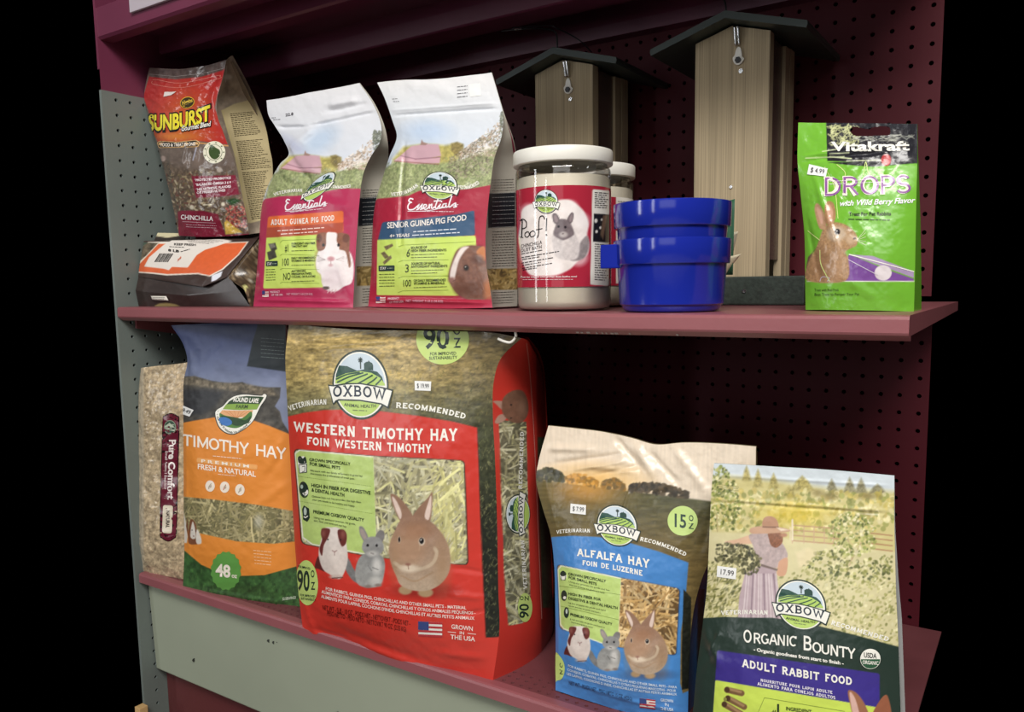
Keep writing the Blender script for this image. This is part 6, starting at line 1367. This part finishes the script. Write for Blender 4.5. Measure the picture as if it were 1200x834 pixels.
# dark green lower part
DG = h('#2b3a33')
s.poly([(800, 722), (823.7, 724), (850, 722.5), (875, 723.5), (905, 723.5), (940, 729), (966.7, 735), (1003, 744), (1038, 753.5), (1070, 762), (1070, 970), (790, 970)], DG, 1)
PU = h('#40348a')
s.poly(rq([(840.3, 761.5), (1030.8, 789), (1031, 850), (836, 830)], 3), PU, .9)
s.poly(rq([(838.2, 796.5), (1034, 829.5), (1036, 920), (832, 890)], 2), h('#cbe05e'), .8)
for (p, q) in (((852, 808), (869, 812)), ((853, 818), (872, 828)), ((849, 825), (868, 836))): s.line(p, q, 7, h('#7a5c3e')); s.line((p[0]+1, p[1]-1.4), (q[0]-1, q[1]-1.4), 3, h('#a5845e')); s.ell(p[0], p[1], 3, 3.4, h('#4f3a28'))
s.poly([(994, 809), (1004, 812), (1014, 826), (1018, 842), (1002, 842), (996, 824)], h('#9c6a4e'), 1, True); s.poly([(995.5, 812), (1002, 818), (1008, 842), (1001, 842)], h('#d8b0a4'), 1, True); s.poly([(1040, 815), (1030, 822), (1022, 842), (1044, 845)], h('#9a5f46'), 1, True)
oxbow(a, 938.7, 708.5, 30, 30, .15, -.01)
a.text('VETERINARIAN', zp(138, 166), zp(440, 164), 5, WH, 'slab', pm=zp(290, 160)); a.text('RECOMMENDED', zp(838, 226), (1041, 751.5), 5.4, WH, 'slab', pm=zp(1015, 278), arc=True)
a.text('O', zp(282, 338), zp(332, 346), 15, WH, 'round', layer=3); a.text('RGANIC', zp(344, 345), zp(622, 368), 12.4, WH, 'round', layer=3); a.text('B', zp(662, 388), zp(716, 396), 17, WH, 'round', layer=3); a.text('OUNTY', zp(722, 403), zp(996, 448), 12.6, WH, 'round', layer=3)
a.text('- Organic goodness from start to finish -', zp(345, 394), zp(920, 484), 3.8, WH, 'black')
a.text('ADULT RABBIT FOOD', zp(272, 496), zp(977, 614), 9.4, h('#f2efe9'), 'slab', pm=zp(625, 560)); a.text('NOURRITURE POUR LAPIN ADULTE', zp(390, 590), zp(850, 669), 3.5, h('#e9e4ee'), 'slab'); a.text('ALIMENTO PARA CONEJOS ADULTOS', zp(370, 613), zp(868, 703), 3.7, h('#e9e4ee'), 'slab')
a.text('#', (904.5, 838), (909.5, 838), 7, INK, 'bold'); a.text('1', (908.6, 838), (915.5, 838), 13, INK, 'black'); a.text('INGREDIENT', (921, 831.5), (951, 835.5), 4, INK, 'bold'); a.line([(884, 845), (896, 817), (990, 833)], .4, h('#6f8038'), 2); a.ell(850, 819, 2, 2.4, h('#8d8a4a'), 1)
a.ell(1019.8, 771.6, 12.8, 12.6, DK, 2); a.ell(1019.8, 771.6, 11.8, 11.8, WH, 3); a.poly([(1019.8+11.2*math.cos(t), 771.6+11.2*math.sin(t)) for t in np.linspace(.02, math.pi-.02, 18)], h('#2f5a40'), 4)
a.text('USDA', (1012, 769.5), (1026.8, 771), 5.6, h('#2b2f2b'), 'bold', layer=5); a.text('ORGANIC', (1010.6, 777), (1029, 778.4), 4, WH, 'bold', layer=6)
for q in range(3): a.fine((840.5, 567+q*2.2), (866, 570.5+q*2.2), .8, h('#8a8c5c'), 7+q)
v.finish(side=h('#26332c'), backc=h('#3a4a3c'))
sticker(s, [(841, 662.6), (863.6, 665.6), (862.8, 678.6), (840.4, 675.4)], v.root, '17.99')

# ================================================================== brown bag lying down, and the chinchilla mix standing on it
root = empty('food_bag', (-1210, 880, float(zu(-1210))), 'dark brown bag with orange panel and white barcode label, lying flat at the far left', 'bag')
za = float(zu(-1200))+.6
A = np.array([-1341, 826, 25.]); B = np.array(atY(237, 336, 834)); Cc = np.array([-1086, 884, 83.]); D = np.array([-1341, 842, 88.]); E = np.array(atY(265, 325, 850))
g = np.linspace(0, 1, 150)[None, :, None]; gv = np.linspace(0, 1, 62)[:, None, None]
bot = np.where(g < .82, A*(1-g/.82)+B*(g/.82), B*(1-(g-.82)/.18)+E*((g-.82)/.18))
top_ = D*(1-g)+Cc*g
P = bot*(1-gv)+top_*gv; nrm = np.cross(B-A, D-A); nrm /= np.linalg.norm(nrm); nrm = nrm*(-1 if nrm[1] > 0 else 1)
q0 = proj(P); P = P+nrm*((np.sin(np.pi*np.clip(gv, 0, 1))**.7*np.sin(np.pi*np.clip(g, 0, 1))**.5*7)+2.2*(fbm(q0[..., 0]/30, q0[..., 1]/14, 5)-.5)[..., None])
P[..., 0] = np.maximum(P[..., 0], XL+3)
s = Surf(P); a = Art(s); BRN = h('#40322e'); s.fill(BRN)
zl = lambda x, y: (160+x/7.5, 260+y/7.5)
s.poly([zl(*q) for q in [(0, 400), (10, 250), (100, 175), (500, 170), (830, 178), (985, 172), (900, 290), (760, 420), (645, 480), (540, 458), (270, 470), (140, 455), (0, 445)]], h('#e9e2d6'), .8)
s.poly([zl(*q) for q in [(0, 435), (0, 395), (140, 245), (190, 192), (830, 186), (970, 180), (890, 288), (750, 412), (640, 470), (540, 448), (270, 458), (140, 444)]], h('#d9653a'), .8, tex=.05)
s.poly([zl(*q) for q in [(0, 372), (0, 270), (90, 180), (200, 184), (140, 245)]], h('#5d5344'), .8, tex=.6, ts=3); s.line(zl(0, 392), zl(190, 190), 1, h('#e6dccb')); s.poly([zl(*q) for q in [(0, 250), (0, 200), (60, 178), (100, 180)]], h('#47574a'), 1)
s.poly([zl(*q) for q in [(66, 392), (110, 310), (240, 200), (330, 150), (420, 128), (560, 122), (840, 165), (700, 215), (600, 245), (530, 290), (450, 400), (310, 395), (285, 424), (235, 410)]], h('#e4dcd4'), .8)
for k in range(13):
    x = 178+k*9.4; a.line([zl(x+30, 277), zl(x-18, 352)], [.9, .5, .7, .4][k % 4], BLK, 1)
a.text('KEEP FRESH', zl(330, 205), zl(525, 212), 2.4, BLK, 'bold'); a.fine(zl(290, 218), zl(420, 224), 1.2, BLK, 2); a.text('8 LB', zl(280, 258), zl(375, 268), 2.6, BLK, 'black'); a.fine(zl(390, 262), zl(470, 240), 1.4, BLK, 5)
for k in range(4): a.fine(zl(430+k*10, 150+k*9), zl(760-k*40, 168+k*8), .8, h('#9a948e'), 9+k)
a.text('28', zl(360, 350), zl(395, 318), 2.4, h('#d9653a'), 'bold')
s.poly([zl(*q) for q in [(658, 525), (662, 470), (715, 450), (755, 432), (740, 480), (700, 510)]], h('#dfe3ee'), .7)
printed('label_panel', s, a, M['foil'], root)
# body below and behind the label panel
def loft(name, rows, n, col, par, mt, bulge=0, paint=None, nn=None):
    rows = [np.array(r, float) for r in rows]
    g = np.linspace(0, 1, n)
    R_ = [np.array([[np.interp(t, np.linspace(0, 1, len(r)), r[:, k]) for k in range(3)] for t in g]) for r in rows]
    tt = np.linspace(0, 1, len(R_)); m = np.linspace(0, 1, max(12, n//3)); P = np.array([[[np.interp(x, tt, [R_[j][i, k] for j in range(len(R_))]) for k in range(3)] for i in range(n)] for x in m])
    s = Surf(P); s.fill(col); a = Art(s)
    if paint: paint(s, a)
    return printed(name, s, a, mt, par)
Fl = np.array([-1341, 824, za]); Fr = np.array(atY(293, 359, 858)); Fr[2] = za
Rb = np.array([-1096, 962, za]); Rt = np.array([-1100, 958, 80.])
def lower_print(s, a):
    s.grad([(150, 315), (310, 315), (310, 365), (150, 365)], h('#3c302d'), h('#2d2422'), tex=.15, ts=4)
    s.poly([zl(*q) for q in [(160, 735), (200, 715), (260, 708), (340, 722), (400, 748), (160, 750)]], h('#8d7f52'), 1.5)
loft('lower_gusset', [[Fl, Fl*.5+Fr*.5, Fr], [Fl+[0, -4, 28], (Fl+Fr)/2+[0, -9, 18], Fr+[-22, -3, 26]], [A+[0, 2, 3], (A+B)/2+[0, 3, 3], E+[2, 2, 3]]], 100, BRN, root, M['foil'], paint=lower_print)
def pellets_print(s, a):
    s.strands([(255, 275), (325, 275), (325, 362), (255, 362)], 260, [h('#7d6a50'), h('#5d4c3a'), h('#a08c70'), h('#463a2e')], 8, 2, 3, base=(h('#352b22'), h('#5a4a3a'))); s.poly([zl(*q) for q in [(940, 560), (985, 530), (960, 605), (942, 600)]], h('#d6d48c'), 1); s.line(zl(985, 520), zl(1050, 508), .8, h('#c9c2b0'))
loft('side_window', [[Fr, Rb], [(Fr+E)/2+[16, 0, 4], (Rb+Rt)/2+[10, 0, 0]], [E+[1, 1, 0], Cc], [Cc, Rt]], 60, BRN, root, M['gloss'], paint=pellets_print)
loft('upper_side', [[D+[0, 0, 0], Cc+[0, 0, 0]], [np.array([-1341, 880, 90.]), np.array([-1098, 900, 89.])], [np.array([-1341, 955, 89.]), Rt+[0, 0, 6]], [np.array([-1341, 962, za]), Rb]], 60, BRN, root, M['foil'])
g1 = np.linspace(0, 1, 40); P = np.array([[[-1341+62*u, 862+20*u+8*w0, 89.6+(14-3*u)*w0] for u in g1] for w0 in np.linspace(0, 1, 8)]); s = Surf(P); s.fill(h('#2e2723')); s.poly([(150, 268), (185, 268), (212, 270), (212, 276), (196, 278.5), (160, 273)], h('#cfc6a2'), 1); printed('end_seal', s, Art(s), M['foil'], root)
q = [zl(128, 650), zl(262, 652), zl(282, 690), zl(140, 682)]
fo = [o for o in root.children if o.name.startswith('lower_gusset')][0]
P = np.array([[np.array(atY(*((np.array(q[0])*(1-u)+np.array(q[1])*u)*(1-w0)+(np.array(q[3])*(1-u)+np.array(q[2])*u)*w0), 822+ (u*6))) for u in np.linspace(0, 1, 8)] for w0 in np.linspace(0, 1, 4)]); s = Surf(P); s.fill(h('#d8d2c8')); a = Art(s)
for k in range(2): a.fine(zl(150, 662+k*12), zl(250, 666+k*12), .8, h('#55504a'), k)
o = printed('tag_sticker', s, a, M['paper'], root); md = o.modifiers.new('thickness', 'SOLIDIFY'); md.thickness = .0008

zs1 = lambda x, y: (165+x/6.95, 60+y/6.95)
zs2 = lambda x, y: (165+x/6.95, 160+y/6.95)
L = [(209.6, 276), (206, 258), (202.4, 240.6), (197, 218), (191.6, 197.4), (183.7, 168.6), (178.7, 152), (171.5, 128), (168.8, 113), (171.5, 95), (175, 79.4)]
R = [(292, 274.5), (289.5, 260), (287.3, 246), (280.5, 218), (274, 188), (268, 171), (261.5, 154), (254.5, 134), (254.5, 115), (260, 95), (265.5, 70)]
G = [(306, 272.5), (315, 258), (318, 246), (319.5, 218), (319.3, 190), (316, 174), (312, 152), (304, 128), (297.5, 113), (287.5, 92), (272.4, 64.6)]
v = Pouch('food_bag', 'clear chinchilla mix bag with red top print, standing on the lying brown bag', 'bag', atY(209.6, 276, 866), atY(292, 274.5, 874), 0, L, R, G,
          bul=((0, 3), (.1, 12), (.4, 15), (.65, 9), (.85, 2), (1, 0)), pw=2.6, depth=((0, 60), (.6, 55), (.9, 10), (1, 1)), res=.75, wav=1.6, matf=M['gloss'], seed=91, fold=.12, wsc=22, top=[(195, 80.5), (215, 81), (232, 78.5), (248, 75.2)], bot=[(240, 277.5), (270, 276.5)],
          ridges=[(256, 84, 240, 118, 4, -2.4), (250, 100, 256, 140, 4, 2.4), (205, 178, 212, 240, 3, 1.8), (226, 168, 222, 196, 2, 1.6), (233, 178, 230, 200, 2, -1.5), (178, 150, 196, 215, 4, 1.6), (185, 100, 215, 110, 6, 1.2), (196, 215, 212, 250, 4, -1.8), (263, 150, 266, 168, 3, 1.4)])
s, a = v.front, v.art; X, Y = s.X, s.Y; rg = np.random.RandomState(19)
s.col = np.array(h('#6e6058'))[None]*(.8+.4*fbm(X/8, Y/8, 6))[:, None]
# seed mix behind the clear film
msk = [zs2(*q) for q in [(150, 180), (300, 250), (480, 290), (780, 250), (860, 560), (880, 790), (315, 800), (250, 500)]]
s.poly(msk, h('#5d4f43'), 8, tex=.4, ts=2)
P_ = np.array(msk); lo, hi = P_.min(0), P_.max(0)
for k in range(800):
    c = lo+(hi-lo)*rg.rand(2); th = rg.rand()*6.3; e = np.array([math.cos(th), math.sin(th)])*(.6+rg.rand()*1.8)
    if c[0] < 200 and c[1] > 250 or c[1] < 200+abs(c[0]-235)*.12: continue
    s.line(c-e, c+e, .8+rg.rand()*1.1, np.array([(.66, .59, .46), (.50, .43, .34), (.38, .30, .25), (.74, .69, .58), (.45, .40, .28), (.42, .25, .22)][rg.randint(6)])*(.85+.2*rg.rand()), .8)
for (x, y, r0, c) in ((640, 270, 22, '#a59a90'), (500, 268, 18, '#8d8478'), (415, 575, 18, '#d6cdb8'), (670, 550, 16, '#d9d0bc'), (600, 300, 14, '#7d6f64'), (180, 180, 22, '#b09a92'), (560, 560, 10, '#cdbf9c')): s.ell(*zs2(x, y), r0/6.95, r0/6.95, h(c), soft=1.6)
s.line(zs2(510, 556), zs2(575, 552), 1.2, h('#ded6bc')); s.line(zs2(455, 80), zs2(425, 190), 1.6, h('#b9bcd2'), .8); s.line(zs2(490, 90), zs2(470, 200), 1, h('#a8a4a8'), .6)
RD = h('#a62a2b'); OG = h('#cf7f30')
redp = [zs1(*q) for q in [(20, 370), (75, 185), (280, 205), (500, 180), (690, 135), (660, 240), (620, 370), (600, 460), (640, 560), (700, 740), (710, 760), (470, 730), (140, 745), (110, 680), (60, 480)]]
s.poly(redp, RD, .8)
idx = s.sub(redp); d = np.clip(.5+s.sd(redp, idx)/.8, 0, 1); g_ = np.exp(-(((X[idx]-218)/30)**2+((Y[idx]-136)/34)**2)); s.mix(d*g_*.5, OG, idx); g_ = np.exp(-(((X[idx]-205)/34)**2+((Y[idx]-160)/7)**2)); s.mix(d*g_*.65, h('#d0903a'), idx)
s.line(zs1(480, 748), zs1(712, 770), 1.2, h('#d99a5a'))
a.line(crv([zs1(*q) for q in [(100, 240), (130, 232), (330, 260), (620, 200), (645, 205), (630, 226), (340, 296), (110, 270)]], 5, True), .5, h('#d07a6e'), 1)
a.ell(*zs1(380, 418), 8.6, 6.6, h('#d9b23c'), 2, rot=-18); a.ell(*zs1(380, 418), 7.9, 5.9, h('#3b3220'), 3, rot=-18); a.text('Higgins', zs1(338, 440), zs1(425, 412), 4.4, h('#e2c04a'), 'bold', layer=5)
YL = h('#e6d83c')
a.text('SUNBURST', zs1(62, 648), zs1(572, 566), 19, BLK, 'fat', pm=zs1(310, 636), layer=4, h1=18.5); a.text('SUNBURST', zs1(68, 640), zs1(566, 558), 17.2, YL, 'black', pm=zs1(310, 628), layer=6, h1=16.6)
a.text('Gourmet Blend', zs1(330, 656), zs1(574, 614), 6.4, BLK, 'fat', layer=7, slant=.15); a.text('Gourmet Blend', zs1(333, 653), zs1(571, 611), 5.6, h('#eeeae4'), 'bold', layer=8, slant=.15)
a.poly(rq([zs1(132, 742), zs1(160, 730), zs1(300, 738), zs1(455, 722), zs1(484, 745), zs1(470, 780), zs1(300, 784), zs1(150, 788)], 1.5), h('#d9b07a'), 2); a.poly(rq([zs1(140, 744), zs1(162, 735), zs1(300, 743), zs1(454, 728), zs1(476, 747), zs1(464, 775), zs1(300, 779), zs1(152, 782)], 1.5), BLK, 3); a.text('FOOD & TREAT IN ONE!', zs1(165, 774), zs1(450, 766), 3.6, h('#e8ddd0'), 'black', pm=zs1(310, 774), layer=5)
a.ell(*zs2(600, 128), 13, 13, h('#e0dcc6'), 2); a.ell(*zs2(600, 128), 9.4, 9.4, h('#3c4a30'), 3, n=40); a.ell(*zs2(600, 128), 8.9, 8.9, h('#e0dcc6'), 4); a.poly(crv([zs2(*q) for q in [(578, 68), (556, 110), (565, 160), (605, 186), (645, 160), (646, 115), (615, 92)]], 5, True), h('#3f5230'), 5)
for k in range(9): t = k*.7; a.ell(zs2(600, 128)[0]+11.2*math.cos(t), zs2(600, 128)[1]+11.2*math.sin(t), 1, .7, h('#6c7458'), 5)
MA = h('#7a2236')
s.poly([zs2(*q) for q in [(412, 322), (730, 316), (770, 312), (802, 470), (640, 490), (450, 498)]], MA, .8)
for k, (t, y0, y1) in enumerate((('*PROTECTED PROBIOTICS', 365, 345), ('*BALANCED OMEGA 3 6 9', 402, 382), ('*NO ARTIFICIAL FLAVORS', 442, 414), ('OR PRESERVATIVES', 466, 446))): a.text(t, zs2(440+k*6, y0), zs2(735-(k == 3)*45, y1), 2.6, h('#e9d8dc'), 'black')
s.poly([zs2(*q) for q in [(300, 612), (340, 602), (500, 604), (625, 630), (650, 690), (690, 800), (880, 790), (890, 830), (310, 830)]], MA, .8)
a.text('CHINCHILLA', zs2(328, 672), zs2(590, 686), 5.2, h('#eadfe0'), 'bold', h1=5); a.line([zs2(340, 692), zs2(610, 704)], .5, h('#c9a2ac'), 1); a.fine(zs2(370, 716), zs2(620, 726), 1, h('#c9a2ac'), 3); a.fine(zs2(370, 734), zs2(615, 744), 1, h('#c9a2ac'), 4)
for k in range(170):
    c = np.array(zs2(690+rg.rand()*180, 560+rg.rand()*180)); s.ell(c[0], c[1], 1.1, 1.0, np.array([(.55, .2, .2), (.66, .33, .3), (.4, .13, .15), (.74, .5, .4)][rg.randint(4)]), soft=.8)
s.poly([zs2(*q) for q in [(680, 700), (700, 680), (760, 730), (830, 780), (690, 796)]], h('#c9a84e'), 1.2, tex=.2, ts=2); s.poly([zs2(*q) for q in [(690, 520), (760, 500), (820, 520), (740, 560)]], h('#2e4a2c'), 2, tex=.4, ts=2)
s.poly([(160, 70), (176, 79), (205, 82), (230, 79), (264, 69), (275, 64), (262, 82), (236, 90), (205, 93), (176, 90)], h('#584b48'), 1.2, tex=.25, ts=4)
a.line([zs1(72, 186), zs1(280, 206), zs1(500, 182), zs1(690, 136)], .35, h('#a39a96'), 1)
# gusset: clear film over the mix, tan back label folding round
g2, ga = v.gus, v.gart
g2.col = np.array(h('#a39484'))[None]*(.75+.45*fbm(g2.X/7, g2.Y/9, 16))[:, None]
tan = [zs1(*q) for q in [(655, 482), (760, 430), (915, 388), (985, 520), (1045, 700), (1075, 930), (1076, 1110), (1010, 1370), (890, 1400), (840, 1250), (770, 830), (715, 640)]]
g2.poly(tan, h('#cdbd92'), 1)
g2.line(zs1(664, 484), zs1(770, 840), 2.2, h('#cfc08e')); g2.line(zs1(770, 840), zs1(880, 1390), 2.2, h('#cfc08e'))
for k in range(58):
    y = 505+k*15; x0 = 700+ (y-505)*.205; x1 = min(1068, 930+(y-505)*.30) if y < 900 else 1060
    if 690 < y < 725 or 960 < y < 975: continue
    ga.fine(zs1(x0+25, y+6), zs1(x1-rg.rand()*60, y-12), 1.05, h('#3d3527'), 300+k)
g2.ell(*zs1(710, 210), 5, 3, h('#d0c8be'), soft=2, al=.6); g2.line(zs1(700, 120), zs1(690, 250), 1.2, h('#c9bfb6'), .7)
v.finish(side=h('#6b5c50'), backc=h('#6b5c50'))
for c in list(v.root.children): pass
sticker(s, [zs1(196, 332), zs1(292, 330), zs1(250, 358), zs1(188, 372)], v.root, None, col=(.86, .82, .80))

bpy.data.objects.remove(_ob)
